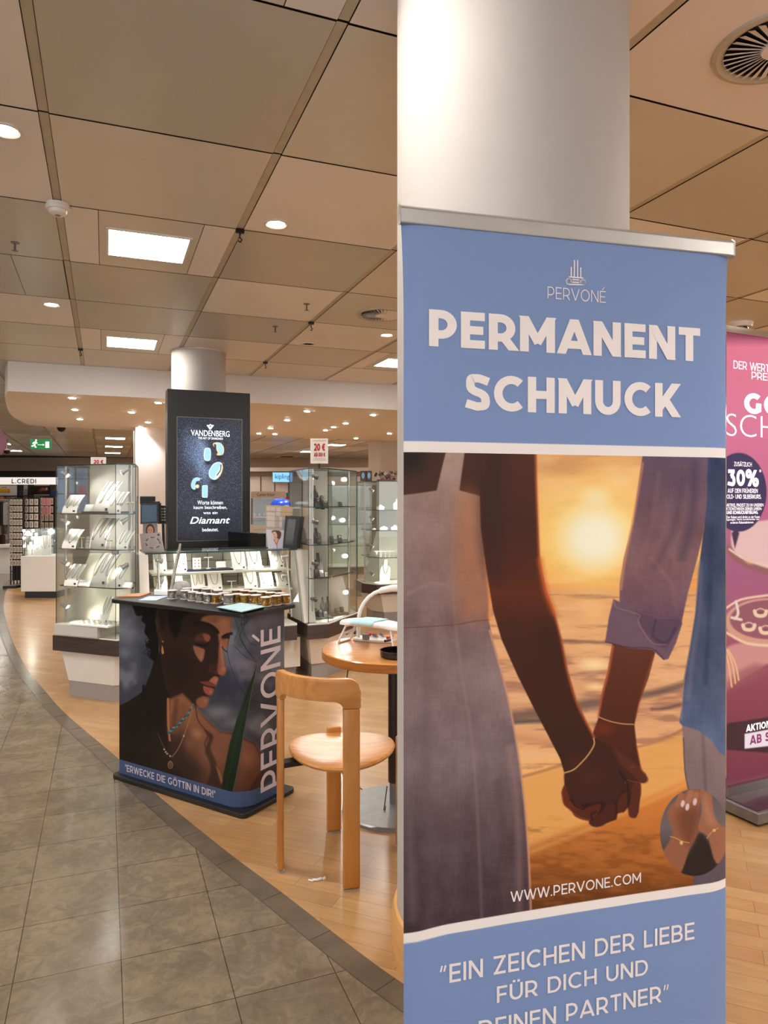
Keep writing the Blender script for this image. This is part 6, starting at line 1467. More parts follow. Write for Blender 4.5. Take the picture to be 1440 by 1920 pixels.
# boxes with a blue emblem on top of it, and the glittering ring box
for q, u in enumerate((681, 692)):
    c_ = at(u, 896, 8.5); r = thing('gift_box', f'brown box with a blue emblem on top of the far showcase, {"left" if q == 0 else "right"} one', 'box', (c_.x, c_.y, 1.6625), 0, 'brown boxes on top of the far showcase')
    b = MB(); b.box((c_.x, c_.y, 1.7225), (.066, .06, .12), .1); build('box', b, plain('brown_box', (66, 48, 42), .5), r, bevel=.004)
    b = MB(); b.lathe([(.0001, 0), (.5, 0)], (0, 0, 0), 20); b.v = [(c_.x+x*.034, c_.y-.034, 1.725+y*.075) for x, y, z in b.v]; build('emblem', b, plain('sky_blue_print', (130, 176, 222), .4), r)
b = MB(); c_ = at(724, 905, 8.5); b.box((c_.x, c_.y, 1.672), (.22, .12, .018), .05); single('shallow_tray', b, plain('maroon_tray', (96, 44, 50), .4), 'maroon tray on top of the far right showcase', 'tray')
b = MB(); r_ = random.Random(5)
for k in range(14):
    x, z = c_.x-.12+.018*k, 1.70+.07*r_.random(); b.box((x, c_.y+.03, z), (.05, .03, .035), r_.random()*3, 0, r_.random(), r_.random())
single('foil_decoration', b, M['chrome'], 'crumpled silver foil decoration on top of the far right showcase', 'decoration')
# ------------------------------------------------------------------ black advertising totem with a lit screen
TA = Vector((-2.151, 7.1, 0)); TB = Vector((-1.39, 7.42, 0)); dT = (TB-TA); LT = dT.length; angT = math.atan2(dT.y, dT.x); PT = Plane(TA, angT)
tot = thing('advertising_totem', 'tall black totem with a lit screen showing diamond rings, before the round pillar', 'advertising screen', PT.pt(LT/2, 0), angT)
b = MB(); b.box(PT.pt(LT/2, 1.27, -.10), (LT, .20, 2.54), angT); build('housing', b, M['black'], tot, bevel=.004)
a0s, zs1 = PT.hit(332.5, 782); a1s, _ = PT.hit(453, 787); zs0 = PT.hit(335, 1014)[1]
def tu(x, y): return (310+x*.16145, 720+y*.16146)      # picture units of the screen
def screen_paint(X, Y):
    A = Art(X, Y, (24, 26, 40)); A.c = A.grad([(380, (30, 32, 46)), (900, (34, 36, 56)), (1400, (32, 32, 50)), (1830, (20, 20, 32))])
    A.blob(360, 800, 240, 420, (96, 126, 176), .75, -.35); A.blob(450, 1000, 130, 340, (120, 160, 210), .55, -.2); A.blob(420, 720, 100, 170, (140, 176, 220), .5, -.4)
    n = rng.random(X.shape); m = rng.random(X.shape); g = np.clip((n-.55)*2.2, 0, 1)**1.5
    lum = A.c.mean(-1, keepdims=True)/255
    A.c = A.c*(.30+.55*m[..., None])+g[..., None]*(50+300*lum)*np.array((.95, 1., 1.15))*.8
    s = rng.random(X.shape); A.mix((s > .992)*np.clip(.25+lum[..., 0]*3, 0, 1)*(Y < 1500), (226, 236, 255))
    for cx, cy, rx, ry, rot in ((495, 915, 60, 40, 0), (630, 845, 70, 50, 0), (570, 1130, 80, 50, 0), (350, 1235, 60, 40, 0), (460, 1330, 60, 30, 0)): A.blob(cx, cy, rx, ry, (6, 8, 16), .9)
    B = (150, 196, 226); Gd = (232, 190, 128); Wt = (226, 238, 246)
    A.poly([(462, 745), (515, 745), (530, 790), (525, 870), (505, 892), (470, 890), (448, 860), (448, 790)], Wt, 5, True); A.poly([(468, 752), (510, 752), (524, 792), (518, 866), (500, 884), (474, 882), (456, 856), (456, 790)], B, 5, True)
    A.poly([(555, 690), (600, 676), (650, 690), (682, 745), (675, 810), (645, 828), (600, 826), (600, 800), (590, 760), (560, 720)], Gd, 4, True); A.poly([(592, 690), (640, 690), (672, 745), (668, 808), (640, 820), (618, 790), (600, 740)], B, 5, True); A.poly([(566, 700), (588, 706), (592, 760), (608, 800), (596, 800), (575, 750)], (40, 36, 50), 4, True)
    A.poly([(515, 990), (560, 925), (620, 905), (660, 925), (664, 985), (640, 1060), (580, 1112), (520, 1090), (503, 1040)], Wt, 5, True); A.poly([(518, 1000), (562, 934), (618, 912), (640, 930), (625, 990), (590, 1050), (570, 1100), (528, 1086), (510, 1040)], B, 5, True); A.line([(655, 930), (662, 980), (636, 1050), (590, 1100)], 12, Gd, 4); A.line([(645, 940), (640, 1000), (600, 1060)], 12, (50, 44, 56), 6)
    A.poly([(300, 1150), (325, 1100), (370, 1082), (405, 1100), (395, 1125), (365, 1130), (350, 1160), (355, 1200), (345, 1228), (315, 1220), (298, 1190)], B, 4, True); A.line([(398, 1095), (430, 1098)], 5, Gd, 3); A.blob(372, 1188, 26, 28, (232, 206, 160), 1, 0, .6)
    A.poly([(432, 1178), (484, 1176), (492, 1200), (490, 1310), (470, 1320), (436, 1318), (426, 1300), (426, 1200)], Wt, 4, True); A.poly([(438, 1184), (480, 1182), (486, 1204), (484, 1308), (440, 1312), (432, 1296), (432, 1202)], B, 4, True)
    return A.c
M['screen'] = print_mat('lit_screen', .2, 1, 1.35)
A_, Z_ = np.meshgrid(np.linspace(a0s, a1s, 300), np.linspace(zs1, zs0, 560)); P = np.stack([PT.o.x+PT.r.x*A_+PT.n.x*.003, PT.o.y+PT.r.y*A_+PT.n.y*.003, Z_], -1); uu, vv = pix(P)
ink_grid('screen', P, screen_paint((uu-310)/.16145, (vv-720)/.16146), M['screen'], tot)
b = MB(); wd_ = a1s-a0s
for a in (a0s-.004, a1s+.004): b.box(PT.pt(a, (zs0+zs1)/2, .002), (.006, .008, zs1-zs0+.012), angT)
for z in (zs0-.004, zs1+.004): b.box(PT.pt((a0s+a1s)/2, z, .002), (wd_+.012, .008, .006), angT)
build('screen_rim', b, M['grey_metal'], tot)
WS = emitter('screen_lettering', (236, 242, 252), 1.1)
def st(txt, x0, yb, x1, yt, **k): lettering(PT, txt, tu(x0, yb), tu(x1, yt), WS, tot, off=.006, **k)
st('VANDENBERG', 297, 600, 745, 548, bold=.005); st('THE ART OF DIAMONDS', 378, 640, 668, 624, bold=.01)
st('Worte können', 372, 1400, 668, 1352); st('kaum beschreiben,', 328, 1458, 716, 1412); st('was ein', 440, 1512, 606, 1478); st('Diamant', 285, 1624, 750, 1540, shear=.3, bold=.01); st('bedeutet.', 428, 1712, 616, 1668)
strokes('emblem', PT, [[(486, 482), (520, 528), (556, 482)], [(500, 484), (520, 512), (542, 484)], [(512, 482), (522, 470), (532, 482)], [(484, 482), (506, 482)], [(538, 482), (558, 482)]], .009, WS, tot, off=.006, conv=tu)

# ------------------------------------------------------------------ cash desk things left of the totem
def upright(name, pts_px, y, th, mats, lab, cat, grp=None):
    b = MB(); vs = [at(u, v, y) for u, v in pts_px]; n = len(vs); b.v = [tuple(p) for p in vs]+[(p.x, p.y+th, p.z) for p in vs]
    b.f = [tuple(range(n)), tuple(reversed(range(n, 2*n)))]+[(i, (i+1) % n, (i+1) % n+n, i+n) for i in range(n)]; b.m = [0]*len(b.f); return single(name, b, mats, lab, cat, grp)
# cash desk carrying them
b = MB(); b.box((-2.02, 6.62, .46), (.95, .5, .92), math.radians(22)); single('cash_desk', b, M['case_white'], 'white cash desk behind the low jewellery counter', 'desk', bevel=.004)
def monitor(lab, pts, y, zb, face):
    c = at(*pts[0], y); r = thing('monitor', lab, 'monitor', (at((pts[0][0]+pts[1][0])/2, 0, y).x, y, zb))
    b = MB(); vs = [at(u, v, y) for u, v in pts]; b.v = [tuple(p) for p in vs]+[(p.x+.01, p.y+.05, p.z) for p in vs]; b.f = [(0, 1, 2, 3), (7, 6, 5, 4)]+[(i, (i+1) % 4, (i+1) % 4+4, i+4) for i in range(4)]; b.m = [0]*6; build('casing', b, M['black'], r, bevel=.004)
    m = sum(vs, Vector())/4; b = MB(); b.v = [tuple(m+(p-m)*.86+Vector((0, -.003, 0))) for p in vs]; b.f = [(0, 1, 2, 3)]; b.m = [0]; build('display', b, face, r)
    b = MB(); bot = (vs[2]+vs[3])/2; b.tube([bot+Vector((0, .03, .02)), (bot.x, bot.y+.03, zb+.01)], .015, 8); b.box((bot.x, bot.y+.03, zb+.008), (.16, .12, .014)); build('stand', b, M['black'], r)
    return r
monitor('till monitor with a dark blue screen left of the totem', [(264, 945), (296, 944), (297, 980), (264, 982)], 6.5, .92, plain('blue_grey_display', (40, 72, 96), .25))
b = MB(); c = at(277, 938, 6.75); b.box((c.x, c.y, c.z), (.13, .1, .075), .2); b.box((c.x+.07, c.y, c.z-.035), (.08, .1, .05), .2); b.box((c.x, c.y+.02, (c.z-.04+.92)/2), (.03, .03, c.z-.96)); single('receipt_printer', b, M['black'], 'black receipt printer above the till monitor', 'printer', bevel=.006)
r = thing('card_terminal', 'black keypad terminal between till monitor and totem', 'card terminal', (at(306, 0, 6.6).x, 6.6, .92))
b = MB(); c = at(305.5, 965, 6.6); b.box(tuple(c), (.10, .05, .17), -.1); b.tube([c, (c.x, c.y+.03, .925)], .014, 8); build('casing', b, M['black'], r, bevel=.01)
b = MB()
for i in range(3):
    for j in range(5): b.box((c.x-.028+.026*i, c.y-.028, c.z+.055-.026*j), (.018, .006, .015), -.1)
build('keys', b, plain('grey_keys', (150, 142, 140), .5), r)
# printed show cards on the glass counter
def face_card(kind):
    def f(x, y):
        X, Y = x*100, y*100; A = Art(X, Y, (206, 196, 196))
        if kind == 'portrait':
            Y = Y*2.3; A = Art(X, Y, (0, 0, 0)); A.c = A.grad([(0, (150, 142, 146)), (100, (190, 180, 180))]); A.blob(50, 60, 34, 64, (70, 46, 40), 1, 0, .7); A.blob(50, 58, 24, 42, (226, 170, 146), 1, 0, .8); A.line([(38, 52), (45, 52)], 3, (60, 40, 36), 2); A.line([(55, 52), (62, 52)], 3, (60, 40, 36), 2); A.line([(42, 76), (50, 79), (58, 76)], 3, (170, 70, 70), 2); A.line([(50, 56), (49, 68)], 2, (190, 130, 110), 2)
        elif kind == 'bracelet':
            A.c = A.grad([(0, (204, 190, 192)), (100, (190, 176, 178))])
            for k in range(26):
                a = 2*PI*k/26; A.blob(56+32*math.cos(a), 52+28*math.sin(a), 5, 5, [(92, 116, 112), (176, 150, 120), (220, 214, 206), (120, 110, 120)][k % 4], 1, 0, .5)
            A.line([(56+25*math.cos(a), 52+21*math.sin(a)) for a in np.linspace(0, 2*PI, 20)], 3, (214, 208, 200), 2); A.blob(50, 84, 7, 6, (206, 160, 90), 1, 0, .5); A.poly([(84, 8), (92, 8), (92, 16), (84, 16)], (40, 40, 50), 1, False)
        elif kind == 'shelfphoto':
            Y = Y*1.75; A = Art(X, Y, (0, 0, 0)); A.c = A.grad([(0, (206, 182, 160)), (50, (196, 176, 160)), (100, (190, 180, 172))])
            for k in range(12): A.poly([(60+k*4, 6), (62.5+k*4, 6), (62.5+k*4, 44), (60+k*4, 44)], (222, 186, 140), 1, False)
            for x0, y0, w_, h in ((4, 6, 12, 18), (18, 6, 16, 16), (40, 6, 16, 36), (4, 30, 30, 60), (52, 46, 10, 46)): A.poly([(x0, y0), (x0+w_, y0), (x0+w_, y0+h), (x0, y0+h)], (222, 208, 198), 1.5, False)
            for y0 in (26, 44, 64, 92): A.line([(2, y0), (98, y0)], 1.5, (156, 134, 120), 1)
            A.poly([(64, 60), (90, 60), (90, 98), (64, 98)], (160, 158, 170), 1, False); A.poly([(74, 50), (82, 50), (84, 60), (72, 60)], (214, 196, 180), 1, False); A.blob(82, 66, 4, 3, (190, 70, 60), 1, 0, .5)
        elif kind == 'model':
            A.c = A.grad([(0, (226, 222, 228)), (100, (214, 208, 222))]); A.poly([(30, 8), (60, 0), (82, 10), (78, 40), (60, 56), (48, 40)], (96, 66, 56), 3); A.poly([(34, 14), (50, 8), (60, 26), (56, 44), (46, 48), (36, 34)], (232, 186, 164), 3); A.poly([(36, 50), (52, 44), (64, 46), (66, 60), (54, 92), (46, 70)], (226, 176, 152), 3); A.line([(40, 52), (52, 76), (64, 52)], 3, (150, 60, 50), 2); A.line([(54, 80), (54, 98)], 2.5, (60, 50, 60), 1); A.line([(40, 24), (46, 25)], 2, (80, 60, 56), 1); A.line([(44, 40), (50, 40)], 2.5, (170, 60, 60), 1)
            A.poly([(0, 60), (34, 50), (52, 98), (0, 100)], (220, 216, 230), 4, False); A.poly([(66, 56), (100, 64), (100, 100), (56, 100)], (214, 210, 226), 4, False)
        return A.c
    return f
M['photo_print'] = print_mat('photo_card_print', .4, .8)
def show_card(pts, y, kind, lab, foot_z=1.01, stand=True):
    """pts: top-left, top-right, bottom-right, bottom-left seen at distance y"""
    tl, tr_2, br_, bl_ = [at(u, v, y) for u, v in pts]; r = thing('show_card', lab, 'picture card', (bl_.x/2+br_.x/2, y, min(bl_.z, br_.z)))
    n_ = 70; s, t = np.meshgrid(np.linspace(0, 1, n_), np.linspace(0, 1, n_)); a, b_, c, d = [np.array(p)[None, None, :] for p in (tl, tr_2, br_, bl_)]
    S_, T_ = s[..., None], t[..., None]; P = (a*(1-S_)+b_*S_)*(1-T_)+(d*(1-S_)+c*S_)*T_; P = P+np.array((0, -.0015, 0))
    ink_grid('print', P, face_card(kind)(s, t), M['photo_print'], r)
    b = MB(); vs = [tl, tr_2, br_, bl_]; b.v = [tuple(p) for p in vs]+[(p.x, p.y+.004, p.z) for p in vs]; b.f = [(0, 1, 2, 3), (7, 6, 5, 4)]+[(i, (i+1) % 4, (i+1) % 4+4, i+4) for i in range(4)]; b.m = [0]*6; build('backing', b, M['card'], r)
    return r
show_card([(268, 982), (295, 981), (298, 1034), (268, 1035)], 5.68, 'portrait', 'portrait card of a smiling woman above the bracelet card')
show_card([(262, 1001), (301, 998), (308, 1034.5), (266, 1035)], 5.53, 'bracelet', 'bracelet picture card standing on the left end of the low counter')
show_card([(498, 947), (549, 950), (545, 1026), (499, 1026)], 6.0, 'shelfphoto', 'picture card of pale shelves behind the portrait of a woman in white')
show_card([(499, 993), (533, 995), (533.5, 1028), (503, 1028.5)], 5.92, 'model', 'card with a woman in a white blouse on the right end of the low counter')
r = thing('tilted_frame', 'black framed dark mirror standing tilted on the right end of the low counter', 'mirror', at(545, 1029, 5.88))
b = MB(); F4 = [at(535.5, 969, 6.14), at(549, 971, 6.05), at(549, 1027, 6.05), at(532, 1029, 6.14)]
F4 = [at(536, 968, 5.88), at(561.5, 970.5, 5.88), at(554, 1028.5, 5.88), at(531, 1027, 5.88)]
b.v = [tuple(p) for p in F4]+[(p.x+.03, p.y+.05, p.z) for p in F4]; b.f = [(0, 1, 2, 3), (7, 6, 5, 4)]+[(i, (i+1) % 4, (i+1) % 4+4, i+4) for i in range(4)]; b.m = [0]*6; build('frame', b, M['black'], r, bevel=.004)
b = MB(); b.v = [tuple(p) for p in (at(540, 973, 5.877), at(555, 974, 5.877), at(549, 1022, 5.877), at(534, 1021, 5.877))]; b.f = [(0, 1, 2, 3)]; b.m = [0]; build('mirror', b, plain('dark_mirror', (60, 56, 54), .15), r)
# black glass divider
b = MB(); p, q = at(433, 995, 7.12), at(500, 1009, 6.6); p.z = q.z = 0; d = (q-p).normalized(); n_ = Vector((-d.y, d.x, 0))*.03
vs = [p-n_, q-n_, q+n_, p+n_]; b.prism([(v.x, v.y) for v in vs], 0, 1.115); r = thing('divider', 'black glass edged divider of the cash desk right of the totem screen', 'divider', (p+q)/2); build('panel', b, M['black_gloss'], r)
b = MB(); b.prism([(v.x, v.y) for v in vs], 1.115, 1.125); build('glass_edge', b, M['edge'], r)

# ------------------------------------------------------------------ price boards
def price_sign(u0, u1, vt, vb, y, lab, stand=True, rz=.06):
    a, c = at(u0, vt, y), at(u1, vb, y); w_ = c.x-a.x; pl_ = Plane((a.x, a.y, 0), rz)
    r = thing('price_sign', lab, 'sign', ((a.x+c.x)/2, y, c.z-.06)); b = MB(); b.box(pl_.pt(w_/2, (a.z+c.z)/2, -.004), (w_, .006, a.z-c.z), rz); build('sheet', b, M['card'], r)
    R_ = plain('red_ink', (190, 32, 44), .5, var=0); h = a.z-c.z
    caps(pl_, '20 €', 0, 0, .24, R_, r, off=.002, gap=.06, box=(w_*.20, c.z+h*.50, w_*.84, c.z+h*.80)); caps(pl_, 'AB 100 €', 0, 0, .24, R_, r, off=.002, gap=.07, box=(w_*.20, c.z+h*.27, w_*.84, c.z+h*.44))
    b = MB()
    for k, (x0, x1) in enumerate(((.2, .84), (.12, .9), (.12, .9))): b.box(pl_.pt(w_*(x0+x1)/2, c.z+h*(.20-.055*k) if k < 2 else c.z+h*.91, .001), (w_*(x1-x0), .001, h*.012), rz)
    build('rule_lines', b, R_, r)
    b = MB(); b.tube([pl_.pt(w_*.5, c.z+.0, -.01), pl_.pt(w_*.5, c.z-.05, -.01)], .008, 8); b.box(pl_.pt(w_*.45, c.z-.052, -.01), (.15, .07, .02), rz); build('holder', b, M['black'], r)
    if not stand: b = MB(); b.tube([pl_.pt(w_*.5, .0, -.01), pl_.pt(w_*.5, c.z, -.01)], .012, 8); build('stand_pole', b, M['alu'], r)
    return r
price_sign(582, 615, 822, 869, 6.1, 'white sale sign with red 20 euro print on the showcase behind the chair')
price_sign(170, 198, 857, 869+13, 7.2, 'sale sign with red print half hidden behind the left showcase top', False)
# ------------------------------------------------------------------ emergency exit sign
ex = thing('exit_sign', 'green emergency exit sign with running figure, arrow and door, under the ceiling at left', 'sign', at(76, 842, 13.4)); Y_ = 13.4
a, c = at(57, 823.5, Y_), at(95, 842, Y_); w_ = c.x-a.x; PE = Plane((a.x, a.y, 0), 0)
b = MB(); b.box(PE.pt(w_/2, (a.z+c.z)/2, -.015), (w_, .03, a.z-c.z)); build('panel', b, emitter('exit_green', (10, 120, 60), .55), ex)
h1, h0 = at(56, 808.5, Y_).z, at(56, 816, Y_).z; b = MB(); b.box(PE.pt(w_/2, (h0+h1)/2, -.015), (w_*1.02, .07, h1-h0)); build('housing', b, plain('brown_housing', (120, 100, 84), .5), ex)
b = MB(); b.tube([PE.pt(.03, h1, -.015), PE.pt(.03, CH, -.015)], .008, 6); b.tube([PE.pt(.01, a.z, -.015), PE.pt(.01, h0, -.015)], .005, 6); b.tube([PE.pt(w_-.01, a.z, -.015), PE.pt(w_-.01, h0, -.015)], .005, 6); build('hanger', b, M['grey_metal'], ex)
WX = emitter('exit_white', (230, 236, 226), .85); H = a.z-c.z
cvx = lambda x, y: (x/5.331, 780+y/5.333)
strokes('running_figure', PE, [[(362, 250), (348, 285)], [(348, 285), (352, 308), (362, 312)], [(346, 284), (330, 300), (318, 300)], [(356, 262), (372, 272)], [(350, 260), (336, 268), (330, 276)]], .022, WX, ex, off=.003, conv=cvx)
b = MB(); m_ = PE.hit(*cvx(362, 252)); b.lathe([(.0001, 0), (.5, 0)], n=14); b.v = [tuple(PE.pt(m_[0]+x*.034, m_[1]+.02+y*.034, .004)) for x, y, z in b.v]; build('head_disc', b, WX, ex)
strokes('arrow', PE, [[(378, 288), (440, 288)], [(430, 280), (441, 288), (430, 296)]], .009, WX, ex, off=.003, conv=cvx)
a0, z0 = PE.hit(*cvx(454, 318)); a1, z1 = PE.hit(*cvx(492, 256)); b = MB(); b.box(PE.pt((a0+a1)/2, (z0+z1)/2, .002), (a1-a0, .003, z1-z0)); build('door_mark', b, WX, ex)

# ------------------------------------------------------------------ shop front with the black header far left
Yc = 26.4
def fb(u0, u1, v0, v1, y, th=.1): # box whose front shows these extents
    p, q = at(u0, v0, y), at(u1, v1, y); mb = MB(); mb.box(((p.x+q.x)/2, y+th/2, (p.z+q.z)/2), (q.x-p.x, th, p.z-q.z)); return mb
hd = thing('shop_header', 'black header with a white lettered name board over the far left shop', 'shop sign', at(50, 908, Yc))
build('header_beam', fb(-60, 104, 883, 895, Yc-.2, .5), M['black'], hd)
build('name_board', fb(-60, 118, 895, 908.3, Yc-.35, .3), emitter('lit_name_board', (240, 232, 226), .75), hd)
PC = Plane((0, Yc-.36, 0), 0); BK = plain('black_ink', (24, 22, 24), .5, var=0)
cvc = lambda x, y: (x/5.331, 780+y/5.333)
caps(PC, 'L.CREDI', cvc(117, 674), cvc(362, 629), .17, BK, hd, off=.01, gap=.18)
# recessed shelf bays under it
b = MB(); p, q = at(-60, 908, Yc), at(110, 1030, Yc); b.box(((p.x+q.x)/2, Yc+.35, 1.0), (q.x-p.x, .04, 2.0)); 
bay = thing('shelf_bay', 'dark shop bay with pale back wall under the lettered header', 'shelving', (p.x/2+q.x/2, Yc+.2, 0)); build('back_panel', b, M['wallwhite'], bay)
for u in (-40, 33, 53, 94): build('upright', fb(u-1, u+1, 908, 1036, Yc-.1, .4), M['black'], bay)
for v in (930, 952, 985): build('shelf', fb(-60, 100, v-1, v+1, Yc-.1, .4), M['dark_wood'], bay)
def bag(u0, u1, v0, v1, rgb, lab):
    y = Yc-.05; p, q = at(u0, v0, y), at(u1, v1, y); r = thing('handbag', lab, 'bag', ((p.x+q.x)/2, y, q.z), 0, None); b = MB(); b.prism([(p.x, y-.08), (q.x, y-.08), (q.x, y+.08), (p.x, y+.08)], q.z, q.z+(p.z-q.z)*.8); build('body', b, plain('leather_%d' % (rgb[0]*3+rgb[1]), rgb, .5), r, bevel=.02)
    b = MB(); w2 = (q.x-p.x)*.25; xm = (p.x+q.x)/2; b.tube([(xm-w2, y, q.z+(p.z-q.z)*.75), (xm-w2*.8, y, p.z), (xm+w2*.8, y, p.z), (xm+w2, y, q.z+(p.z-q.z)*.75)], .012, 6); build('handle', b, M['black'], r); return r
bag(-2, 17, 914, 923.5, (216, 150, 36), 'mustard yellow bag on the top shelf under the header'); bag(36, 44, 918, 929, (40, 36, 38), 'black bag beside the poster in the shop bay'); bag(45, 53, 918, 929, (120, 112, 108), 'grey bag beside the black one in the shop bay')
bag(-2, 8, 930, 937, (206, 130, 70), 'orange brown bag on the second shelf at the left edge'); bag(96, 108, 918, 930, (34, 48, 96), 'dark blue bag at the right of the shop bay')
b = fb(57, 93, 911, 927, Yc-.12, .02)
r = thing('shop_poster', 'dark brown fashion poster under the lettered header', 'poster', at(75, 927, Yc-.12)); build('frame', b, M['black'], r)
def fp(x, y):
    A = Art(x*100, y*100, (46, 28, 26)); A.blob(55, 50, 22, 50, (150, 88, 66), .9, .5); A.blob(70, 40, 14, 40, (176, 110, 84), .8, -.4); A.blob(30, 60, 26, 50, (28, 18, 20), .9); A.poly([(80, 20), (90, 20), (90, 50), (80, 50)], (200, 190, 186), 2, False); return A.c
pp, qq = at(57.5, 911.5, Yc-.125), at(92.5, 926.5, Yc-.125); flat_print('print', Plane((pp.x, pp.y, 0), 0), 0, qq.x-pp.x, qq.z, pp.z, .012, fp, M['photo_print'], r)

# ------------------------------------------------------------------ card racks and glass box before it
def card_rack(u0, u1, vt, vb_floor, cols, rows_, lab, grp_lab, rz=0, rgbs=None, skip=lambda i, j: False):
    y = CAM_H*FPX/(vb_floor-V0); p = at(u0, vt, y); q = at(u1, vt, y); w_ = q.x-p.x; cx = (p.x+q.x)/2
    r = thing('gridwall_rack', lab, 'rack', (cx, y, 0)); b = MB()
    for k in range(cols+1): b.tube([(p.x+w_*k/cols, y, .02), (p.x+w_*k/cols, y, p.z)], .010, 5)
    for k in range(rows_+1): b.tube([(p.x, y, .25+(p.z-.25)*k/rows_), (q.x, y, .25+(p.z-.25)*k/rows_)], .007, 5)
    build('grid', b, M['black'], r); b = MB(); b.box((cx, y+.05, (p.z+.1)/2), (w_*.92, .03, p.z-.1)); build('back_board', b, M['black'], r)
    b = MB(); b.box((cx, y, .02), (w_*.98, .5, .04)); build('base', b, M['black'], r)
    cw = w_/cols; chh = (p.z-.35)/rows_; pr_ = None
    for j in range(rows_):
        for i in range(cols):
            if skip(i, j): continue
            c = (p.x+cw*(i+.5), y-.03, .35+chh*j)
            if pr_ is None:
                b = MB(); b.box((0, 0, chh*.42), (cw*.78, .006, chh*.80)); o = build('jewellery_card', b, plain('pale_card_%d' % int(u0), (206, 190, 172), .6, var=.12, scale=30), None)
                b = MB()
                for z in (.3, .55): b.tube([(.16*cw*math.cos(a), -.006, chh*z+.10*chh*math.sin(a)) for a in np.linspace(0, 2*PI, 9)], .004, 4)
                k_ = build('earrings', b, M['grey_metal'], o, False); pr_ = (o, k_)
            else:
                o = pr_[0].copy(); C.objects.link(o); k_ = pr_[1].copy(); C.objects.link(k_); k_.parent = o
            o.location = c; tag(o, grp_lab, 'jewellery card', grp_lab)
card_rack(20, 44, 934, 1100, 4, 10, 'black gridwall rack full of carded jewellery at far left', 'small pale jewellery card on the black rack at far left')
card_rack(47, 74, 933, 1098, 3, 9, 'second black gridwall rack, behind the white glass box stand', 'small pale jewellery card on the rack behind the glass box stand')
card_rack(76, 102, 931, 1090, 3, 8, 'third card rack with pink and grey cards, beside the left showcase', 'jewellery card on the rack beside the left showcase')
for q, (u, v) in enumerate(((79, 934), (87, 934), (79, 951), (87, 951))):
    p, s = at(u, v, 12.45), at(u+8, v+14, 12.45); b = MB(); b.box(((p.x+s.x)/2, 12.45, (p.z+s.z)/2), (s.x-p.x-.008, .03, p.z-s.z)); single('pink_pouch', b, plain('pink_card', (206, 140, 146), .6), 'pink pouch on the third rack, '+['upper left', 'upper right', 'lower left', 'lower right'][q], 'pouch', 'pink pouches on the third rack')
# clothes hanging at the far left edge
for q, (u0, u1, v0, v1, rgb, lab) in enumerate(((-2, 6, 940, 985, (60, 56, 54), 'dark grey garment hanging at the left picture edge'), (6, 14, 942, 984, (200, 196, 196), 'light scarf hanging beside the dark garment'), (2, 11, 984, 1002, (92, 76, 62), 'olive brown garment hanging low at far left'), (-2, 8, 1002, 1020, (62, 40, 34), 'dark brown bag hanging at the left edge'))):
    y = 15.0; b = MB(); p, s = at(u0, v0, y), at(u1, v1, y); w_ = s.x-p.x; pts = []
    for k in range(9):
        x = p.x+w_*k/8; dy = .03*math.sin(k*2.4); b.v += [(x, y+dy, p.z-.02*abs(k-4)/4), (x, y+dy, s.z)]
    b.v += [(x, y_+.04, z) for x, y_, z in b.v]; b.f = [(2*k, 2*k+1, 2*k+3, 2*k+2) for k in range(8)]+[(18+2*k, 20+2*k, 21+2*k, 19+2*k) for k in range(8)]+[(2*k, 2*k+2, 20+2*k, 18+2*k) for k in range(8)]; b.m = [0]*len(b.f)
    single('hanging_garment', b, plain('fabric_%d' % q, rgb, .9, var=.2, scale=20), lab, 'garment')
b = MB(); p = at(-8, 938, 15); s = at(16, 938, 15); b.tube([(p.x, 15, p.z), (s.x, 15, s.z)], .015, 6)
for x in (p.x, s.x): b.tube([(x, 15, 0), (x, 15, p.z)], .015, 6)
single('clothes_rail', b, M['grey_metal'], 'metal clothes rail at the left picture edge', 'rail')
b = MB(); p, s = at(-6, 1022, 14), at(21, 1026, 14); b.box(((p.x+s.x)/2, 14.2, (p.z+s.z)/2), (s.x-p.x, .6, .05)); b.box(((p.x+s.x)/2, 14.25, p.z/2-.03), ((s.x-p.x)*.9, .4, p.z-.06)); single('low_bench', b, M['case_white'], 'low white bench below the hanging garments', 'bench')
# white stand with a lit glass box
y = CAM_H*FPX/(1122-V0); p = at(39, 1043, y); s = at(106, 1118, y); w_ = s.x-p.x; cx = (p.x+s.x)/2; Z1 = p.z; D_ = .55
r = thing('display_stand', 'white display stand with a brightly lit glass box, left of the tall showcase', 'display stand', (cx, y+D_/2, 0))
b = MB(); b.box((cx, y+D_/2, (Z1+.10)/2), (w_, D_, Z1-.10)); build('cabinet_body', b, M['case_white'], r, bevel=.003); b = MB(); b.box((cx, y+D_/2+.02, .05), (w_-.06, D_-.08, .10)); build('plinth', b, M['black'], r)
zt3 = at(43, 992, y+.03).z; pl_ = [(p.x+.04, y+.03), (s.x-.02, y+.03), (s.x-.02, y+D_-.03), (p.x+.04, y+D_-.03)]
for i in range(4): build('glass_pane', pane(pl_[i], pl_[(i+1) % 4], Z1+.001, zt3), [M['glass_far'], M['edge']], r)
r_ = random.Random(2)
for k, (u, v) in enumerate(((45, 995), (62, 995), (58, 1002), (68, 1002), (45, 1009), (61, 1009), (58, 1019), (68, 1019), (46, 1024), (60, 1024))):
    q = at(u, v, y+.12); b = MB(); b.lathe([(.0001, -.02), (.014, -.018), (.021, 0), (.014, .018), (.0001, .02)], tuple(q), 12); o = build('light_bulb', b, M['bulb'], r)
b = MB(); b.tube([at(44, 995, y+.14), at(44, 1040, y+.14)], .006, 6); b.tube([at(60, 994, y+.14), at(60, 1040, y+.14)], .006, 6); build('lamp_pole', b, M['alu'], r)
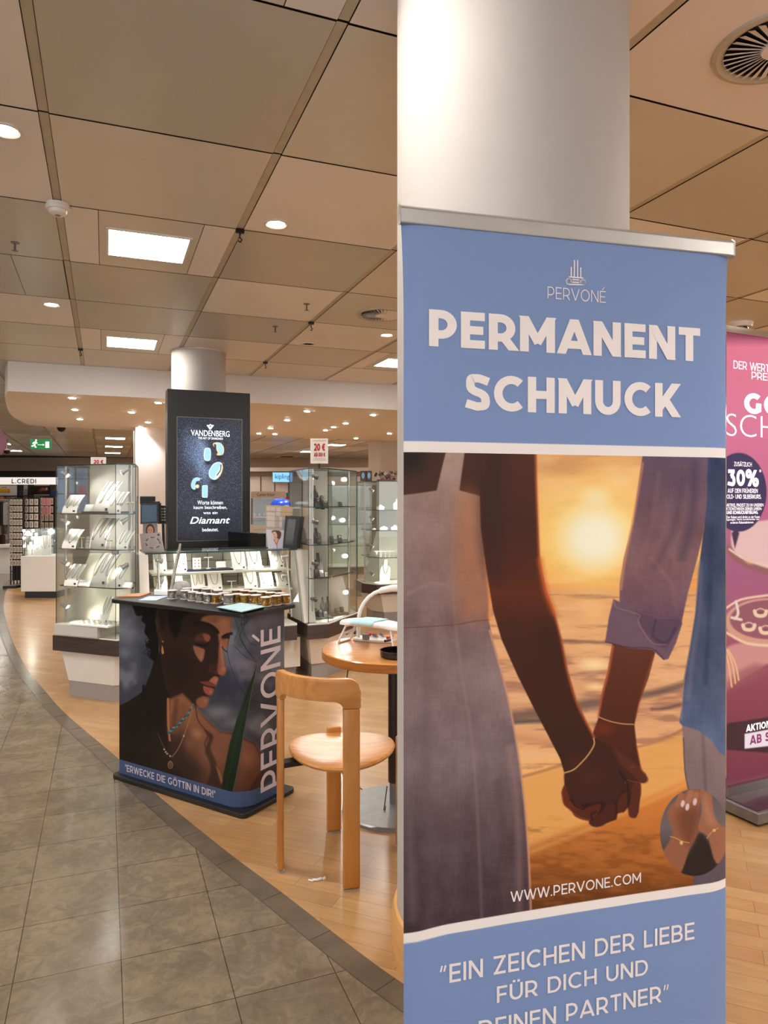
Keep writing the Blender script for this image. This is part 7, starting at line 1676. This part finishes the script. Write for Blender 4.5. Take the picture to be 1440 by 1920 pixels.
for q, (u0, u1, v0, lab) in enumerate(((52, 66, 1022, 'small curved necklace card lying low'), (64, 84, 1006, 'long curved necklace card'), (80, 96, 1004, 'upright curved necklace card'))):
    px('nbfar', lambda: necklace_board(2, 'gold', False, logo=False), u0, u1, v0, y+.2, Z1+.002, .5, lab+' in the lit glass box at far left', 'necklace cards in the lit glass box')
L = bpy.data.lights.new('case_beam', 'POINT'); L.energy = 5; L.color = (1, .95, .86); L.shadow_soft_size = .05; lo = bpy.data.objects.new('case_beam', L); C.objects.link(lo); lo.location = at(58, 1000, y+.2)

# pink round sign at left edge, camera domes
b = MB(); c = at(-19, 829, 9.0); R_ = 30/FPX*9.0; n = 40; b.v = [(c.x+R_*math.cos(2*PI*k/n), c.y+dy, c.z+R_*math.sin(2*PI*k/n)) for dy in (0, .02) for k in range(n)]; b.f = [tuple(range(n)), tuple(reversed(range(n, 2*n)))]+[(k, (k+1) % n, (k+1) % n+n, k+n) for k in range(n)]; b.m = [0]*len(b.f)
r = thing('round_sign', 'mauve pink round hanging sign at the left picture edge', 'sign', (c.x, c.y, c.z-R_)); build('disc', b, plain('mauve_sign', (150, 96, 118), .5, var=.02), r); b = MB(); b.tube([(c.x, c.y+.01, c.z+R_), (c.x, c.y+.01, CH)], .003, 5); build('hanger', b, M['grey_metal'], r)
for (u, y, lab) in ((115, 15.5, 'black security camera dome under the ceiling behind the soffit at left'), (13, 19.0, 'dark security camera dome below the ceiling at far left'), (1384, 6.6, 'black security camera dome above the pink stand')):
    z = CH if u != 13 else CH-.25; x = (u-U0)/FPX*y; r = thing('camera_dome', lab, 'security camera', (x, y, z-.14), 0)
    b = MB(); b.lathe([(.0001, 0), (.13, 0), (.12, -.04), (.0001, -.04)], (x, y, z), 24); build('mount', b, M['white'], r, smooth=.6); b = MB(); b.lathe([(.09, -.04), (.085, -.08), (.05, -.12), (.0001, -.135)], (x, y, z), 24); build('dome', b, M['black_gloss'], r, smooth=1)
    if u == 13: b = MB(); b.tube([(x, y, CH), (x, y, z)], .02, 8); build('drop_rod', b, M['grey_metal'], r)

# ------------------------------------------------------------------ far centre: light wall, kipling light box, cream sign
Yk = 23.5
p, q = at(440, 884, Yk), at(1000, 884, Yk); b = MB(); b.box(((p.x+q.x)/2, Yk+.3, p.z/2), (q.x-p.x, .2, p.z)); struct('wall_far_shop', b, M['wallwhite'])
p2 = at(440, 877, Yk).z; b = MB(); b.box(((p.x+q.x)/2, Yk+.1, (p2+p.z)/2), (q.x-p.x, .5, p2-p.z)); struct('trim_3', b, M['wallwhite'])
p3 = at(440, 893, Yk).z; b = MB(); b.box(((p.x+q.x)/2, Yk+.185, (p3+p.z)/2), (q.x-p.x, .03, p.z-p3)); struct('trim_4', b, plain('taupe_band', (150, 138, 128), .6))
b = MB()
for u in (489, 515, 541, 567, 593): c = at(u, 910, Yk+.19); b.box((c.x, Yk+.19, 1.2), (.03, .02, 2.4))
struct('trim_5', b, plain('wall_seam', (90, 80, 76), .7))
r = thing('light_box_sign', 'light blue lit sign with thin dark lettering on the far white wall', 'shop sign', at(530, 904, Yk)); build('casing', fb(510.5, 549, 885, 904.5, Yk-.1, .2), M['grey_metal'], r)
build('lit_face', fb(511.5, 548, 886, 903.5, Yk-.12, .02), emitter('sky_blue_face', (120, 186, 250), 1.05), r)
lettering(Plane((0, Yk-.13, 0), 0), 'kipling', (516, 900.5), (543, 889), plain('navy_ink', (26, 36, 60), .5, var=0), r, off=.01)
r = thing('brand_display', 'glass display with a cream lettered head board behind the totem', 'display', (at(500, 0, 16).x, 16, 0)); y = 16.0
build('head_board', fb(470, 533, 921.5, 933.5, y, .3), plain('cream_head', (214, 198, 184), .5), r); lettering(Plane((0, y, 0), 0), 'Calvin Klein', (481.5, 930), (515, 924.5), BK, r, off=.006)
build('back_wall', fb(470, 533, 934, 1000, y+.3, .03), plain('grey_mesh', (140, 142, 142), .5, var=.12, scale=20), r); p, q = at(470, 940, y), at(533, 940, y)
build('glass_pane', pane((p.x, y), (q.x, y), .9, at(500, 934, y).z), [M['glass_far'], M['edge']], r); b = MB(); b.box(((p.x+q.x)/2, y+.2, .45), (q.x-p.x, .5, .9)); build('base', b, M['case_white'], r)
for v, mt in ((968, 'table_oak'), (976, 'edge')): build('shelf', fb(474, 532, v, v+(3 if v == 968 else 1), y+.02, .25), M[mt], r)
for k in range(6): b = MB(); c = at(478+k*9, 967, y+.1); b.lathe([(.0001, .06), (.02, .05), (.02, 0), (.0001, 0)], (c.x, c.y, c.z), 10); tag(build('perfume_bottle', b, M['cream'], None), f'small pale bottle on the wooden shelf of the brand display, {ordn[k]} from the left', 'bottle', 'bottles in the brand display')
b = MB(); b.quad(at(474, 992, y-.05), at(499, 992, y-.05), at(499, 978, y+.15), at(479, 978, y+.15)); b.v += [(x_, y_, z_-.02) for x_, y_, z_ in b.v]; b.f += [(7, 6, 5, 4), (0, 4, 5, 1), (1, 5, 6, 2), (2, 6, 7, 3), (3, 7, 4, 0)]; b.m = [0]*6; build('sloping_tray', b, plain('mint_tray', (196, 216, 208), .4), r)
# blue domed lampshade like balloon with white dots
c = at(526.5, 947, 12.0); r = thing('blue_dome', 'bright blue dome with white dots behind the picture cards', 'decoration', (c.x, c.y, c.z)); b = MB(); R_ = 20/FPX*12; H_ = 13/FPX*12
b.lathe([(R_*math.cos(t), H_*math.sin(t)) for t in np.linspace(0, PI/2-.01, 12)]+[(.0001, H_)], tuple(c), 36); build('dome', b, plain('bright_blue', (30, 74, 190), .3), r, smooth=1)
b = MB(); b.tube([(c.x, c.y, 0), (c.x, c.y, c.z+.05)], .03, 10); build('stand', b, M['white'], r)
for u, v in ((522, 943), (533, 941.5), (515, 945), (528, 937)): q = at(u, v, 12-.13); b = MB(); b.lathe([(.0001, -.008), (.009, 0), (.0001, .008)], tuple(q), 8); build('white_dot', b, M['white'], r)
b = MB(); p, q = at(531, 937, 21), at(543, 937, 21); b.box(((p.x+q.x)/2, 21.1, p.z/2), (q.x-p.x, .3, p.z)); single('pedestal', b, M['case_white'], 'white pedestal carrying the green and red bag', 'pedestal')
r = thing('tote_bag', 'green and red bag on the white wall behind the blue dome', 'bag', at(537, 936, 21)); build('upper_part', fb(532, 541, 924, 931, 21, .2), plain('green_cloth', (30, 110, 100), .8), r); build('lower_part', fb(532.5, 541.5, 931, 937, 21, .2), plain('red_cloth', (170, 40, 44), .8), r)
# dark picture screens seen between the showcases
r = thing('wall_display', 'blue lit picture panel seen through the left showcase', 'picture panel', at(140, 1000, 15)); build('lit_face', fb(108, 163, 878, 960, 15.2, .05), emitter('blue_window', (96, 128, 168), .55), r)
build('mullion', fb(126, 128, 878, 960, 15.15, .03), M['black'], r); build('mullion', fb(140, 142, 878, 960, 15.15, .03), M['black'], r); build('cross_bar', fb(108, 163, 897, 898.5, 15.14, .03), M['black'], r); build('cross_bar', fb(108, 163, 925, 927, 15.14, .03), M['black'], r)
build('pink_poster', fb(148, 159, 910, 930, 15.1, .02), plain('pink_print', (200, 90, 150), .5), r); b = MB(); c = at(135, 960, 15.2); b.box((c.x, c.y, c.z/2), (.6, .1, c.z)); build('stand', b, M['plinth'], r)
